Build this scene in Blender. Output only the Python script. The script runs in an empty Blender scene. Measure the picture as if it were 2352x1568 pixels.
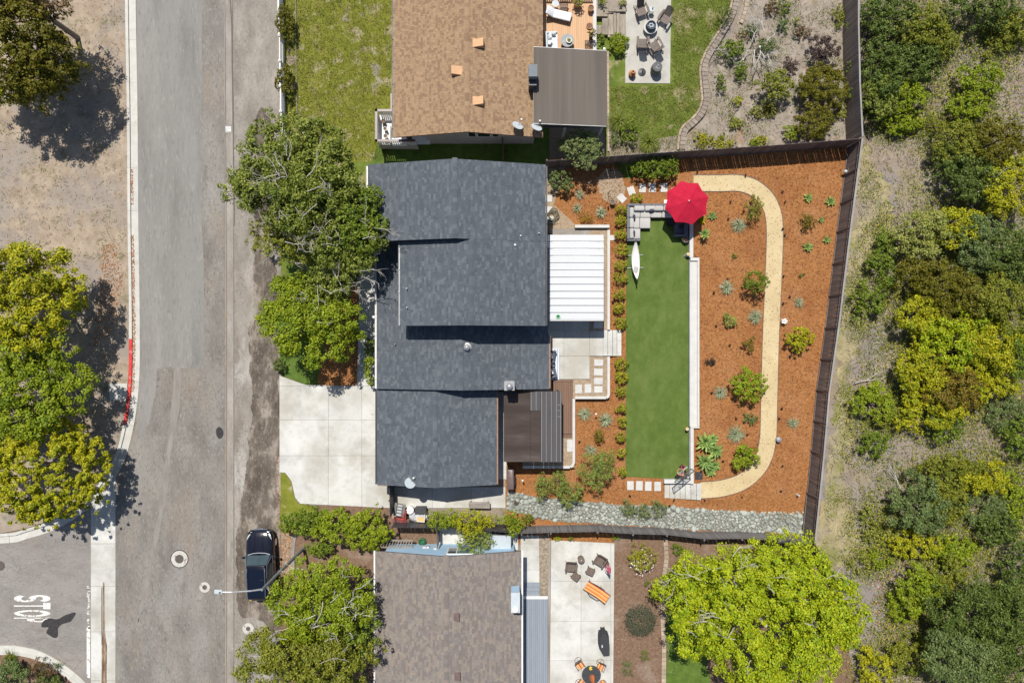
import bpy, math, random
import numpy as np
from mathutils import Vector, Matrix, noise as mnoise

# ------------------------------------------------------------------ camera, sky, sun, exposure
SC = bpy.context.scene
COL = SC.collection
H = 48.0                 # flying height of the camera
S = 2352 / 72.0          # picture units per metre on the ground
cam = bpy.data.objects.new('camera', bpy.data.cameras.new('camera'))
COL.objects.link(cam)
cam.location = (0, 0, H)
cam.data.lens = 24.0
cam.data.sensor_width = 36.0
cam.data.clip_end = 2000
SC.camera = cam
SUN = Vector((0.13, -0.50, -1.0))          # direction in which the light travels
world = bpy.data.worlds.new('World'); SC.world = world; world.use_nodes = True
nt = world.node_tree; nt.nodes.clear()
sky = nt.nodes.new('ShaderNodeTexSky'); sky.sky_type = 'NISHITA'; sky.sun_disc = False
sky.sun_elevation = math.atan2(1.0, math.hypot(SUN.x, SUN.y)); sky.sun_rotation = math.atan2(-SUN.x, -SUN.y)
bg = nt.nodes.new('ShaderNodeBackground'); bg.inputs[1].default_value = 0.085
wo = nt.nodes.new('ShaderNodeOutputWorld')
nt.links.new(sky.outputs[0], bg.inputs[0]); nt.links.new(bg.outputs[0], wo.inputs[0])
sl = bpy.data.lights.new('sun', 'SUN'); sl.energy = 4.9; sl.angle = math.radians(0.5); sl.color = (1.0, 0.95, 0.87)
so = bpy.data.objects.new('sun', sl); COL.objects.link(so)
so.rotation_euler = SUN.to_track_quat('-Z', 'Y').to_euler()
SC.view_settings.view_transform = 'Standard'; SC.view_settings.look = 'None'
SC.view_settings.gamma = 1; SC.view_settings.use_curve_mapping = False
SC.view_settings.exposure = 0.10

# ------------------------------------------------------------------ helpers
R = random.Random(7)
NR = np.random.default_rng(11)
PI = math.pi

def P(px, py, z=0.0):
    """the point of the place that lies at height z under a picture position (2352 wide)"""
    k = (H - z) / H / S
    return Vector(((px - 1176) * k, (784 - py) * k, z))
def XY(px, py, z=0.0):
    p = P(px, py, z); return (p.x, p.y)
def M(px, z=0.0):
    return px / S * (H - z) / H
def W(o):
    if o.parent is None: return o.matrix_basis.copy()
    return W(o.parent) @ o.matrix_parent_inverse @ o.matrix_basis
def adopt(o, parent, world=True):
    if parent is not None:
        o.parent = parent
        if world: o.matrix_parent_inverse = W(parent).inverted()
def tag(o, label=None, cat=None, group=None, kind=None):
    if label: o['label'] = label
    if cat: o['category'] = cat
    if group: o['group'] = group
    if kind: o['kind'] = kind
    return o
def thing(name, label, cat, loc=(0, 0, 0), rot=0.0, group=None):
    o = bpy.data.objects.new(name, None); COL.objects.link(o); o.empty_display_size = .2
    o.location = loc; o.rotation_euler = (0, 0, math.radians(rot))
    return tag(o, label, cat, group)
def dup(root, loc, rot=0.0, label=None, scale=None, group=None):
    def cp(o, par):
        c = o.copy(); COL.objects.link(c)
        if par is not None: c.parent = par
        for ch in o.children: cp(ch, c)
        return c
    r = cp(root, None); r.location = loc; r.rotation_euler = (0, 0, math.radians(rot))
    if scale: r.scale = (scale,) * 3 if not isinstance(scale, tuple) else scale
    if label: r['label'] = label
    if group: r['group'] = group
    return r

class MB:
    def __init__(s): s.v = []; s.f = []
    def add(s, vs, fs):
        n = len(s.v); s.v += [tuple(p) for p in vs]; s.f += [tuple(i + n for i in q) for q in fs]; return s
    def box(s, x0, x1, y0, y1, z0, z1):
        return s.add([(x0,y0,z0),(x1,y0,z0),(x1,y1,z0),(x0,y1,z0),(x0,y0,z1),(x1,y0,z1),(x1,y1,z1),(x0,y1,z1)],
                     [(3,2,1,0),(4,5,6,7),(0,1,5,4),(1,2,6,5),(2,3,7,6),(3,0,4,7)])
    def mbox(s, mat, sx, sy, sz):
        vs = [mat @ Vector((a*sx/2, b*sy/2, c*sz/2)) for c in (-1,1) for (a,b) in ((-1,-1),(1,-1),(1,1),(-1,1))]
        return s.add(vs, [(3,2,1,0),(4,5,6,7),(0,1,5,4),(1,2,6,5),(2,3,7,6),(3,0,4,7)])
    def bar(s, p0, p1, w, h):
        p0 = Vector(p0); p1 = Vector(p1); d = p1 - p0
        q = d.to_track_quat('X', 'Z'); m = Matrix.Translation((p0+p1)/2) @ q.to_matrix().to_4x4()
        return s.mbox(m, d.length, w, h)
    def prism(s, poly, z0, z1):
        n = len(poly)
        a = sum(poly[i][0]*poly[(i+1)%n][1]-poly[(i+1)%n][0]*poly[i][1] for i in range(n))
        if a < 0: poly = poly[::-1]
        z0s = z0 if isinstance(z0, (list, tuple)) else [z0]*n
        vs = [(p[0],p[1],z0) for p in poly] + [(p[0],p[1],z1) for p in poly]
        return s.add(vs, [tuple(range(n-1,-1,-1)), tuple(range(n,2*n))] + [(i,(i+1)%n,n+(i+1)%n,n+i) for i in range(n)])
    def tube(s, pts, rad, n=6, caps=True):
        pts = [Vector(p) for p in pts]
        if not isinstance(rad, (list, tuple)): rad = [rad]*len(pts)
        vs = []
        for i, p in enumerate(pts):
            d = (pts[min(i+1,len(pts)-1)] - pts[max(i-1,0)])
            d = d.normalized() if d.length > 1e-9 else Vector((0,0,1))
            a = d.cross(Vector((0,0,1)) if abs(d.z) < .9 else Vector((1,0,0))).normalized(); b = d.cross(a)
            vs += [p + (a*math.cos(2*PI*k/n) + b*math.sin(2*PI*k/n))*rad[i] for k in range(n)]
        fs = [(i*n+k, i*n+(k+1)%n, (i+1)*n+(k+1)%n, (i+1)*n+k) for i in range(len(pts)-1) for k in range(n)]
        if caps: fs += [tuple(range(n)), tuple(range((len(pts)-1)*n, len(pts)*n))]
        return s.add(vs, fs)
    def lathe(s, prof, n=16, c=(0,0,0)):
        vs = [(c[0]+r*math.cos(2*PI*k/n), c[1]+r*math.sin(2*PI*k/n), c[2]+z) for r, z in prof for k in range(n)]
        fs = [(i*n+k, i*n+(k+1)%n, (i+1)*n+(k+1)%n, (i+1)*n+k) for i in range(len(prof)-1) for k in range(n)]
        fs += [tuple(range(n))[::-1], tuple(range((len(prof)-1)*n, len(prof)*n))]
        return s.add(vs, fs)
    def ell(s, c, r, nu=10, nv=6):
        prof = []
        vs = []; fs = []
        for j in range(1, nv):
            t = PI*j/nv
            vs += [(c[0]+r[0]*math.sin(t)*math.cos(2*PI*k/nu), c[1]+r[1]*math.sin(t)*math.sin(2*PI*k/nu), c[2]+r[2]*math.cos(t)) for k in range(nu)]
        fs = [(j*nu+k, (j+1)*nu+k, (j+1)*nu+(k+1)%nu, j*nu+(k+1)%nu) for j in range(nv-2) for k in range(nu)]
        a = len(vs); vs += [(c[0],c[1],c[2]+r[2]), (c[0],c[1],c[2]-r[2])]
        fs += [(a, k, (k+1)%nu) for k in range(nu)] + [(a+1, (nv-2)*nu+(k+1)%nu, (nv-2)*nu+k) for k in range(nu)]
        return s.add(vs, fs)
    def rbox(s, x0, x1, y0, y1, z0, z1, r=.05, m=None):
        """a soft box: rounded plan, rounded top edge"""
        r = min(r, (x1-x0)/2.1, (y1-y0)/2.1, (z1-z0)/1.6)
        def ring(ins, z):
            rr = max(r - ins*.5, .004); o = []
            for cx, cy, a0 in ((x1-ins-rr,y1-ins-rr,0),(x0+ins+rr,y1-ins-rr,90),(x0+ins+rr,y0+ins+rr,180),(x1-ins-rr,y0+ins+rr,270)):
                for k in range(4):
                    a = math.radians(a0 + k*30); o.append((cx+rr*math.cos(a), cy+rr*math.sin(a), z))
            return o
        L = [ring(r*.4,z0), ring(0,z0+r*.5), ring(0,z1-r), ring(r*.25,z1-r*.35), ring(r*.8,z1)]
        vs = [p for l in L for p in l]; n = 16
        if m is not None: vs = [m @ Vector(p) for p in vs]
        fs = [(i*n+k, i*n+(k+1)%n, (i+1)*n+(k+1)%n, (i+1)*n+k) for i in range(len(L)-1) for k in range(n)]
        fs += [tuple(range(n))[::-1], tuple(range((len(L)-1)*n, len(L)*n))]
        return s.add(vs, fs)
    def mesh(s, name, m=None, smooth=False):
        me = bpy.data.meshes.new(name); me.from_pydata(s.v, [], s.f)
        if m: me.materials.append(m)
        if smooth: me.polygons.foreach_set('use_smooth', [True]*len(me.polygons))
        me.update(); return me
    def build(s, name, m, parent=None, world=True, smooth=False, loc=None):
        o = bpy.data.objects.new(name, s.mesh(name, m, smooth)); COL.objects.link(o)
        if loc is not None: o.location = loc
        adopt(o, parent, world); return o

def npmesh(name, V, F, m):
    """V (n,3) points, F (k,4) or (k,3) indices"""
    me = bpy.data.meshes.new(name); k = F.shape[1]
    me.vertices.add(len(V)); me.vertices.foreach_set('co', V.astype(np.float32).ravel())
    me.loops.add(F.size); me.loops.foreach_set('vertex_index', F.astype(np.int32).ravel())
    me.polygons.add(len(F)); me.polygons.foreach_set('loop_start', np.arange(0, F.size, k, dtype=np.int32))
    me.update(calc_edges=True); me.materials.append(m); return me
def link(name, me, parent=None, world=True):
    o = bpy.data.objects.new(name, me); COL.objects.link(o); adopt(o, parent, world); return o

# ------------------------------------------------------------------ materials
def rgba(c): return (c[0], c[1], c[2], 1)
def mat(name, cols, scale=3.0, detail=6, rough=.85, bump=0.0, bscale=None, rand=0.0, pal=None, spec=.3, metal=0.0, stretch=None,
        stain=None, leaf=0.0, noise_rough=.6, lo=.32, hi=.68, layers=(), crack=None, emit=None):
    m = bpy.data.materials.new(name); m.use_nodes = True; n = m.node_tree; N = n.nodes; L = n.links; N.clear()
    out = N.new('ShaderNodeOutputMaterial'); bs = N.new('ShaderNodeBsdfPrincipled')
    bs.inputs['Roughness'].default_value = rough; bs.inputs['Specular IOR Level'].default_value = spec; bs.inputs['Metallic'].default_value = metal
    tc = N.new('ShaderNodeTexCoord'); vec = tc.outputs['Object']
    if stretch:
        mp = N.new('ShaderNodeMapping'); mp.inputs['Scale'].default_value = stretch; L.new(vec, mp.inputs[0]); vec = mp.outputs[0]
    def noise(sc, de=6, ro=.6, v=None):
        t = N.new('ShaderNodeTexNoise'); t.inputs['Scale'].default_value = sc; t.inputs['Detail'].default_value = de; t.inputs['Roughness'].default_value = ro
        L.new(v or vec, t.inputs['Vector']); return t.outputs[0]
    def ramp(fac, stops, const=False):
        r = N.new('ShaderNodeValToRGB'); e = r.color_ramp.elements
        if const: r.color_ramp.interpolation = 'CONSTANT'
        while len(e) < len(stops): e.new(.5)
        for i, (p, c) in enumerate(stops): e[i].position = p; e[i].color = rgba(c)
        L.new(fac, r.inputs[0]); return r.outputs[0]
    def mix(f, a, b, mode='MIX'):
        x = N.new('ShaderNodeMix'); x.data_type = 'RGBA'; x.blend_type = mode
        for s, v in ((0, f), (6, a), (7, b)):
            if hasattr(v, 'is_linked'): L.new(v, x.inputs[s])
            else: x.inputs[s].default_value = v if s == 0 else rgba(v)
        return x.outputs[2]
    def rnd():
        g = N.new('ShaderNodeNewGeometry'); oi = N.new('ShaderNodeObjectInfo')
        a = N.new('ShaderNodeMath'); a.operation = 'ADD'; L.new(g.outputs['Random Per Island'], a.inputs[0]); L.new(oi.outputs['Random'], a.inputs[1])
        f = N.new('ShaderNodeMath'); f.operation = 'FRACT'; L.new(a.outputs[0], f.inputs[0]); return f.outputs[0]
    if isinstance(cols[0], (int, float)): cols = [cols]
    k = len(cols)
    if pal: col = ramp(rnd(), [(i/len(pal), c) for i, c in enumerate(pal)], True)
    elif k == 1: col = mix(0.0, cols[0], cols[0])
    else: col = ramp(noise(scale, detail, noise_rough), [(lo+(hi-lo)*i/(k-1), c) for i, c in enumerate(cols)])
    if pal and k > 1:
        col = mix(.5, col, ramp(noise(scale, detail), [(lo+(hi-lo)*i/(k-1), c) for i, c in enumerate(cols)]), 'MULTIPLY')
    for (c, sc, a, b, amt) in layers:                      # patches of another colour
        f = ramp(noise(sc, 7, .62), [(a, (0,0,0)), (b, (amt,amt,amt))]); col = mix(f, col, c)
    if crack:
        c, sc, wd, amt = crack
        nz = N.new('ShaderNodeTexNoise'); nz.inputs['Scale'].default_value = sc*1.3; nz.inputs['Detail'].default_value = 4; L.new(vec, nz.inputs['Vector'])
        vm = N.new('ShaderNodeVectorMath'); vm.operation = 'MULTIPLY_ADD'; L.new(nz.outputs[1], vm.inputs[0]); vm.inputs[1].default_value = (.8/sc*1.2,)*3; L.new(vec, vm.inputs[2])
        vo = N.new('ShaderNodeTexVoronoi'); vo.feature = 'DISTANCE_TO_EDGE'; vo.inputs['Scale'].default_value = sc; L.new(vm.outputs[0], vo.inputs['Vector'])
        f = ramp(vo.outputs[0], [(0, (amt,)*3), (wd, (0,0,0))]); g = ramp(noise(.30, 4), [(.42,(0,0,0)),(.60,(1,1,1))])
        col = mix(mix(1.0, f, g, 'MULTIPLY'), col, c)
    if rand:
        h = N.new('ShaderNodeHueSaturation'); mr = N.new('ShaderNodeMapRange'); L.new(rnd(), mr.inputs[0]); mr.inputs[3].default_value = 1-rand; mr.inputs[4].default_value = 1+rand
        L.new(mr.outputs[0], h.inputs['Value']); L.new(col, h.inputs['Color']); col = h.outputs[0]
    L.new(col, bs.inputs['Base Color'])
    if emit: bs.inputs['Emission Strength'].default_value = emit
    if bump:
        bp = N.new('ShaderNodeBump'); bp.inputs['Strength'].default_value = min(bump, 1.0); bp.inputs['Distance'].default_value = .03 * max(1, bump)
        L.new(noise(bscale or scale*6, 5, .7), bp.inputs['Height']); L.new(bp.outputs[0], bs.inputs['Normal'])
    sh = bs.outputs[0]
    if leaf:
        tr = N.new('ShaderNodeBsdfTranslucent'); L.new(col, tr.inputs[0]); mx = N.new('ShaderNodeMixShader'); mx.inputs[0].default_value = leaf
        L.new(sh, mx.inputs[1]); L.new(tr.outputs[0], mx.inputs[2]); sh = mx.outputs[0]
    L.new(sh, out.inputs[0]); return m

def leafmat(name, pal, spec=.25, k=1.0):
    pal = [tuple(c*k for c in p) for p in pal]; alt = tuple(c*f for c, f in zip(pal[0], (1.16, 1.10, 1.0))); dk = tuple(c*f for c, f in zip(pal[3 % len(pal)], (.80, .95, 1.0)))
    return mat(name, pal[0], pal=pal, rough=.55, spec=spec, leaf=.13, rand=.20, layers=[(alt, .8, .52, .64, .5), (dk, 1.1, .54, .66, .6)])

m_wild = mat('wild_soil', [(.17,.13,.10), (.27,.215,.165), (.38,.315,.245)], scale=1.1, detail=10, bump=.9, bscale=9, noise_rough=.7,
             layers=[((.235,.21,.20), .22, .45, .6, .85), ((.27,.23,.12), .3, .54, .64, .6), ((.12,.125,.045), .45, .55, .68, .75), ((.11,.085,.065), 2.2, .54, .68, .7), ((.42,.36,.29), 6, .62, .70, .6), ((.09,.07,.05), 9, .60, .68, .6)])
m_verge = mat('dry_verge', [(.24,.185,.135), (.335,.265,.195), (.42,.345,.26)], scale=1.0, detail=9, bump=.8, bscale=10, noise_rough=.68,
              layers=[((.27,.235,.205), .35, .46, .60, .85), ((.12,.13,.05), 1.1, .58, .70, .75), ((.16,.115,.085), 2.6, .55, .68, .6), ((.12,.09,.07), 7, .6, .7, .6)])
m_dry = mat('dry_grass_ground', [(.22,.18,.10), (.32,.27,.15), (.42,.36,.22)], scale=1.6, detail=10, bump=.9, bscale=12, noise_rough=.72,
            layers=[((.17,.18,.05), .5, .48, .62, .8), ((.25,.215,.18), .35, .52, .64, .8), ((.14,.11,.07), 3, .56, .68, .6), ((.50,.44,.30), 7, .62, .7, .6)])
m_road_old = mat('worn_asphalt', [(.145,.132,.119), (.20,.182,.163), (.255,.235,.212)], scale=.6, detail=10, bump=.35, bscale=26, noise_rough=.66, stretch=(1,.4,1),
                 layers=[((.275,.265,.245), .33, .48, .64, .6), ((.115,.098,.083), 1.4, .56, .72, .5), ((.24,.195,.15), .5, .54, .66, .5), ((.34,.32,.29), 8, .55, .68, .55), ((.085,.076,.068), 9, .55, .66, .6)], crack=((.085,.075,.066), 1.9, .026, .62))
m_road_new = mat('grey_asphalt', [(.175,.168,.155), (.222,.214,.199), (.262,.254,.238)], scale=.7, detail=9, bump=.25, bscale=30, noise_rough=.6, stretch=(1,.18,1),
                 layers=[((.30,.29,.272), .5, .54, .68, .5), ((.15,.147,.138), 1.4, .57, .72, .5), ((.33,.32,.30), 8, .56, .68, .5), ((.125,.12,.115), 9, .56, .67, .5), ((.16,.152,.14), .35, .54, .70, .5)], crack=((.12,.115,.105), .9, .010, .5))
m_road_side = mat('side_street_asphalt', [(.185,.172,.16), (.235,.218,.203), (.285,.262,.24)], scale=.6, detail=10, bump=.3, bscale=26, noise_rough=.64, stretch=(.5,1,1),
                  layers=[((.25,.22,.185), .5, .50, .64, .6), ((.145,.132,.122), 1.0, .55, .70, .5), ((.35,.32,.30), 8, .55, .68, .5), ((.10,.09,.085), 9, .55, .67, .5)], crack=((.095,.085,.08), 1.8, .028, .6))
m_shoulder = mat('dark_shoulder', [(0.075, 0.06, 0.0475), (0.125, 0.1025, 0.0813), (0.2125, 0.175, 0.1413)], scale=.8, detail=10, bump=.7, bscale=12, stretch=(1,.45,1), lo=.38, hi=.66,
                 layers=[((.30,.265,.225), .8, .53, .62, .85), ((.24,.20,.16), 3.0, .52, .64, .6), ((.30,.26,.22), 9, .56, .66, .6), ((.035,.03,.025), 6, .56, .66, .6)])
m_sandy = mat('sandy_shoulder', [(.19,.168,.145), (.25,.225,.195), (.33,.30,.265)], scale=.8, detail=9, bump=.4, bscale=16, stretch=(1,.45,1), crack=((.09,.08,.07), 2.0, .026, .8),
              layers=[((.41,.39,.355), .6, .55, .66, .7), ((.15,.125,.105), .9, .54, .68, .6), ((.38,.35,.31), 8, .55, .68, .5), ((.11,.095,.08), 9, .55, .67, .5)])
m_strip = mat('gutter_concrete', [(.22,.195,.168), (.275,.25,.22), (.34,.312,.28)], scale=1.2, detail=8, bump=.2, stretch=(1,.3,1), layers=[((.16,.14,.12), 1.0, .55, .68, .6), ((.38,.35,.31), 9, .57, .68, .5), ((.13,.115,.10), 10, .57, .67, .5)])
m_conc = mat('pale_concrete', [(0.4494, 0.4441, 0.4158), (0.535, 0.5329, 0.5022), (0.5885, 0.5864, 0.5562)], scale=.7, detail=9, bump=.12, bscale=30, rand=.045,
             layers=[((.37,.345,.285), .3, .48, .64, .75), ((.32,.315,.295), .8, .53, .70, .6), ((.38,.365,.33), 6, .58, .70, .5), ((.26,.25,.23), 2.6, .66, .74, .5)])
m_kerb = mat('kerb_concrete', [(.46,.45,.41), (.54,.53,.49)], scale=2, detail=7, bump=.15, rand=.05, layers=[((.33,.30,.26), 1.2, .56, .7, .4)])
m_red = mat('red_kerb_paint', [(.50,.035,.03), (.62,.06,.05)], scale=3, rough=.7, layers=[((.55,.28,.26), 2.2, .56, .66, .85)])
m_lawn = mat('patchy_lawn', [(0.12, 0.135, 0.0121), (0.174, 0.19, 0.0187), (0.234, 0.2375, 0.0374)], scale=.9, detail=10, bump=.9, bscale=22, noise_rough=.72,
             layers=[((.21,.19,.055), .9, .50, .64, .6), ((.36,.31,.19), .8, .56, .64, .85), ((.36,.31,.20), 2.2, .60, .66, .7), ((.32,.29,.24), .45, .63, .66, .8)])
m_lawn2 = mat('green_lawn', [(.055,.10,.014), (.085,.14,.018), (.12,.17,.03)], scale=2, detail=8, bump=.8, bscale=24, noise_rough=.7)
m_lawn3 = mat('back_lawn', [(0.065, 0.105, 0.013), (0.1105, 0.154, 0.0182), (0.169, 0.21, 0.039)], scale=.9, detail=10, bump=.9, bscale=22, noise_rough=.72,
              layers=[((.36,.30,.18), .55, .55, .66, .8), ((.20,.19,.06), 1.0, .54, .66, .6)])
m_turf = mat('artificial_turf', [(0.063, 0.105, 0.0143), (0.084, 0.13, 0.0209), (0.1176, 0.16, 0.0352)], scale=1.2, detail=9, bump=.6, bscale=40, noise_rough=.75, stretch=(1,.7,1),
             layers=[((.125,.165,.042), .30, .48, .70, .5), ((.055,.095,.012), .7, .54, .68, .55), ((.12,.165,.035), 3.5, .55, .68, .45)])
m_mulch = mat('red_mulch', [(.15,.057,.017), (.315,.132,.040), (.43,.212,.082)], scale=7, detail=10, bump=1.0, bscale=24, noise_rough=.78,
              layers=[((.215,.075,.023), .5, .5, .66, .5), ((.36,.15,.055), 2.0, .58, .7, .4), ((.38,.19,.09), .28, .50, .66, .45), ((.10,.032,.012), 8, .54, .65, .7), ((.52,.30,.155), 10, .60, .68, .6)])
m_brown = mat('brown_mulch', [(.12,.07,.045), (.185,.115,.075), (.25,.165,.115)], scale=5, detail=10, bump=.9, bscale=22, noise_rough=.74,
              layers=[((.31,.25,.20), .45, .56, .7, .6)])
m_soil = mat('bare_bed_soil', [(.19,.155,.125), (.28,.235,.19), (.38,.325,.265)], scale=1.4, detail=10, bump=.9, bscale=14, noise_rough=.72,
             layers=[((.29,.25,.205), .4, .48, .6, .8), ((.29,.15,.07), .45, .58, .67, .6), ((.15,.16,.06), .6, .56, .68, .6), ((.13,.115,.085), 2.4, .55, .68, .65), ((.42,.38,.33), 7, .62, .7, .6)])
m_dg = mat('decomposed_granite', [(.48,.375,.21), (.54,.43,.245), (.59,.49,.30)], scale=1.0, detail=9, bump=.35, bscale=30, layers=[((.44,.345,.19), .5, .48, .66, .6), ((.37,.28,.15), 2.2, .57, .72, .5), ((.60,.50,.32), 7, .57, .7, .4)])
m_tan = mat('tan_gravel', [(.24,.17,.11), (.33,.25,.17), (.42,.33,.24)], scale=6, detail=9, bump=.8, bscale=26, noise_rough=.72)
m_pebble = mat('pebble_strip', [(.15,.115,.08), (.27,.22,.16), (.42,.37,.29)], scale=6, detail=8, bump=1.0, bscale=14, noise_rough=.7)
m_white = mat('white_paint', [(.70,.69,.66), (.78,.77,.74)], scale=2, rough=.6, layers=[((.55,.53,.50), 1.5, .6, .75, .3)])
m_stucco = mat('white_stucco', [(.50,.495,.47), (.57,.565,.54)], scale=2, rough=.85, bump=.2, layers=[((.5,.48,.43), 1.0, .58, .74, .35)])
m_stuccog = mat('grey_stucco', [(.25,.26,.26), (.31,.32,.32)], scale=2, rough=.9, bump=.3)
m_paver = mat('white_paver', [(.47,.465,.445), (.56,.553,.53)], scale=3, rough=.8, bump=.12, rand=.05, layers=[((.46,.44,.40), 1.6, .58, .72, .4)])
m_metalroof = mat('white_metal_panel', [(.56,.58,.60), (.63,.65,.67)], scale=1.2, rough=.45, spec=.4, stretch=(.3,2,1), layers=[((.58,.58,.58), 1.5, .6, .75, .3)])
m_sh_blue = mat('slate_shingle', [(.75,.75,.75), (1,1,1)], scale=9, detail=4, rough=.95, spec=.15, bump=.2, bscale=60, rand=.07,
                pal=[(0.1014, 0.1162, 0.136), (0.0945, 0.1085, 0.127), (0.1154, 0.1304, 0.1494), (0.0845, 0.0959, 0.1127), (0.0983, 0.1111, 0.1278), (0.1278, 0.1431, 0.1599), (0.1084, 0.1221, 0.1386), (0.0898, 0.1019, 0.1189)])
m_sh_tan = mat('tan_shingle', [(.75,.75,.75), (1,1,1)], scale=9, detail=4, rough=.95, spec=.15, bump=.2, bscale=60, rand=.06,
               pal=[(0.342, 0.2304, 0.1391), (0.3239, 0.2183, 0.1319), (0.2513, 0.1649, 0.1039), (0.3299, 0.2213, 0.1363), (0.2876, 0.191, 0.1207), (0.3481, 0.2365, 0.1448), (0.336, 0.2273, 0.1375), (0.2391, 0.1578, 0.1006)])
m_sh_brn = mat('brown_shingle', [(.75,.75,.75), (1,1,1)], scale=9, detail=4, rough=.95, spec=.15, bump=.2, bscale=60, rand=.07,
               pal=[(0.2232, 0.1927, 0.1723), (0.2463, 0.2134, 0.1835), (0.1969, 0.1704, 0.1573), (0.21, 0.1913, 0.1798), (0.2627, 0.2274, 0.1911), (0.1837, 0.1594, 0.1475), (0.2265, 0.201, 0.1851), (0.2344, 0.1996, 0.1745)])
m_deck_b = mat('slate_roof_deck', [(.05,.052,.06), (.065,.068,.076)], scale=4)
m_deck_t = mat('tan_roof_deck', [(.19,.115,.075), (.22,.14,.09)], scale=4)
m_deck_n = mat('brown_roof_deck', [(.11,.09,.08), (.13,.105,.09)], scale=4)
m_rolled = mat('rolled_roofing', [(.098,.084,.071), (.126,.109,.093), (.15,.13,.112)], scale=.6, detail=8, rough=.95, stretch=(1.6,.06,1), bump=.15, bscale=60, layers=[((.115,.10,.09), 1, .55, .7, .4)])
m_awning = mat('brown_awning', [(.042,.03,.026), (.062,.046,.039), (.105,.085,.075)], scale=.8, detail=6, rough=.8, stretch=(.35,1.5,1), lo=.4, hi=.75)
m_awning2 = mat('charcoal_panel', [(.062,.056,.058), (.085,.078,.08)], scale=1.2, rough=.75, stretch=(2,.2,1))
m_darkwood = mat('dark_fence_wood', [(0.096, 0.0748, 0.0667), (0.16, 0.1306, 0.1207), (0.2176, 0.1863, 0.1732)], scale=2.4, detail=8, rough=.9, bump=.25, stretch=(4,4,.35), rand=.22,
                 layers=[((.17,.145,.13), 1.2, .58, .74, .4)])
m_greywood = mat('grey_fence_wood', [(.12,.113,.11), (.19,.18,.175), (.27,.255,.245)], scale=2.4, detail=8, rough=.9, bump=.25, stretch=(4,4,.35), rand=.2)
m_wood = mat('weathered_wood', [(.19,.165,.14), (.27,.24,.21), (.36,.33,.29)], scale=3, detail=9, rough=.9, bump=.3, stretch=(.6,4,4), rand=.12)
m_timber = mat('landscape_timber', [(.20,.165,.125), (.29,.25,.20), (.36,.32,.27)], scale=3, detail=9, rough=.9, bump=.4, stretch=(3,.6,3), rand=.14)
m_deckbrn = mat('composite_deck', [(.17,.10,.066), (.215,.13,.09)], scale=2, detail=7, rough=.75, stretch=(8,.5,1), rand=.06, bump=.1)
m_deckorg = mat('orange_deck', [(.52,.32,.18), (.60,.385,.225)], scale=2, detail=7, rough=.7, stretch=(8,.5,1), rand=.05, bump=.1, layers=[((.42,.21,.10), 1.0, .6, .75, .4)])
m_deckgry = mat('grey_deck', [(.22,.25,.29), (.265,.295,.335)], scale=2, detail=6, rough=.6, stretch=(8,.5,1), rand=.05, bump=.1)
m_block = mat('tan_block', [(.32,.25,.18), (.42,.34,.26)], scale=5, detail=7, bump=.5, rand=.16, layers=[((.25,.21,.17), 2, .55, .7, .5)])
m_brick = mat('grey_brown_block', [(.22,.18,.145), (.31,.265,.22)], scale=5, detail=7, bump=.5, rand=.18)
m_rock = mat('green_rock', [(.235,.26,.225), (.32,.345,.305), (.42,.435,.395)], scale=5, detail=8, rough=.9, bump=.5, bscale=14, rand=.3, layers=[((.36,.36,.32), 3, .56, .7, .6), ((.20,.17,.12), 2.4, .62, .74, .6)])
m_grav = mat('crevice_gravel', [(.12,.115,.095), (.20,.19,.16), (.28,.27,.23)], scale=8, detail=8, bump=.9)
m_black = mat('black_plastic', [(.018,.018,.02), (.026,.026,.028)], scale=8, rough=.5)
m_charc = mat('charcoal_metal', [(.045,.046,.05), (.06,.062,.066)], scale=8, rough=.45, spec=.4)
m_grey = mat('galvanised_grey', [(.30,.31,.32), (.37,.38,.39)], scale=6, rough=.4, metal=.3)
m_steel = mat('painted_steel_pole', [(.17,.18,.18), (.215,.225,.225)], scale=6, rough=.5)
m_dish = mat('pale_dish', [(.42,.47,.50), (.48,.53,.56)], scale=3, rough=.5)
m_bluewall = mat('pale_blue_wall', [(.35,.52,.68), (.40,.57,.73)], scale=2, rough=.85, bump=.15, layers=[((.45,.58,.69), 1, .58, .75, .3)])
m_greywall = mat('taupe_wall', [(.40,.365,.35), (.46,.42,.40)], scale=2, rough=.9, bump=.2)
m_slatewall = mat('slate_wall', [(.16,.18,.20), (.20,.22,.24)], scale=2, rough=.9, bump=.15)
m_glass = mat('window_glass', [(.02,.028,.032), (.03,.04,.045)], scale=1, rough=.06, spec=.6)
m_glassg = mat('green_glass', [(.06,.14,.11), (.10,.20,.16)], scale=2.5, rough=.08, spec=.6)
m_terra = mat('terracotta', [(.45,.20,.09), (.53,.26,.13)], scale=5, rough=.85, rand=.08)
m_ventorg = mat('orange_vent_metal', [(.54,.31,.16), (.62,.38,.21)], scale=5, rough=.55, layers=[((.75,.55,.38), 6, .6, .72, .5)])
m_ventbrn = mat('mauve_vent_metal', [(.13,.09,.085), (.165,.115,.11)], scale=5, rough=.4, spec=.5)
m_copper = mat('copper_gutter', [(.24,.15,.11), (.32,.21,.15)], scale=3, rough=.5, spec=.4)
m_cush = mat('light_grey_cushion', [(.40,.39,.37), (.45,.44,.42)], scale=20, rough=.95, bump=.15, rand=.04)
m_wickerg = mat('grey_wicker', [(.115,.125,.14), (.19,.20,.22)], scale=30, detail=3, rough=.8, bump=.6, bscale=60)
m_navy = mat('slate_cushion', [(.075,.085,.11), (.10,.11,.14)], scale=14, rough=.95, rand=.1)
m_whitefab = mat('white_cushion', [(.66,.68,.72), (.74,.76,.79)], scale=9, rough=.95, bump=.2)
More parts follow.
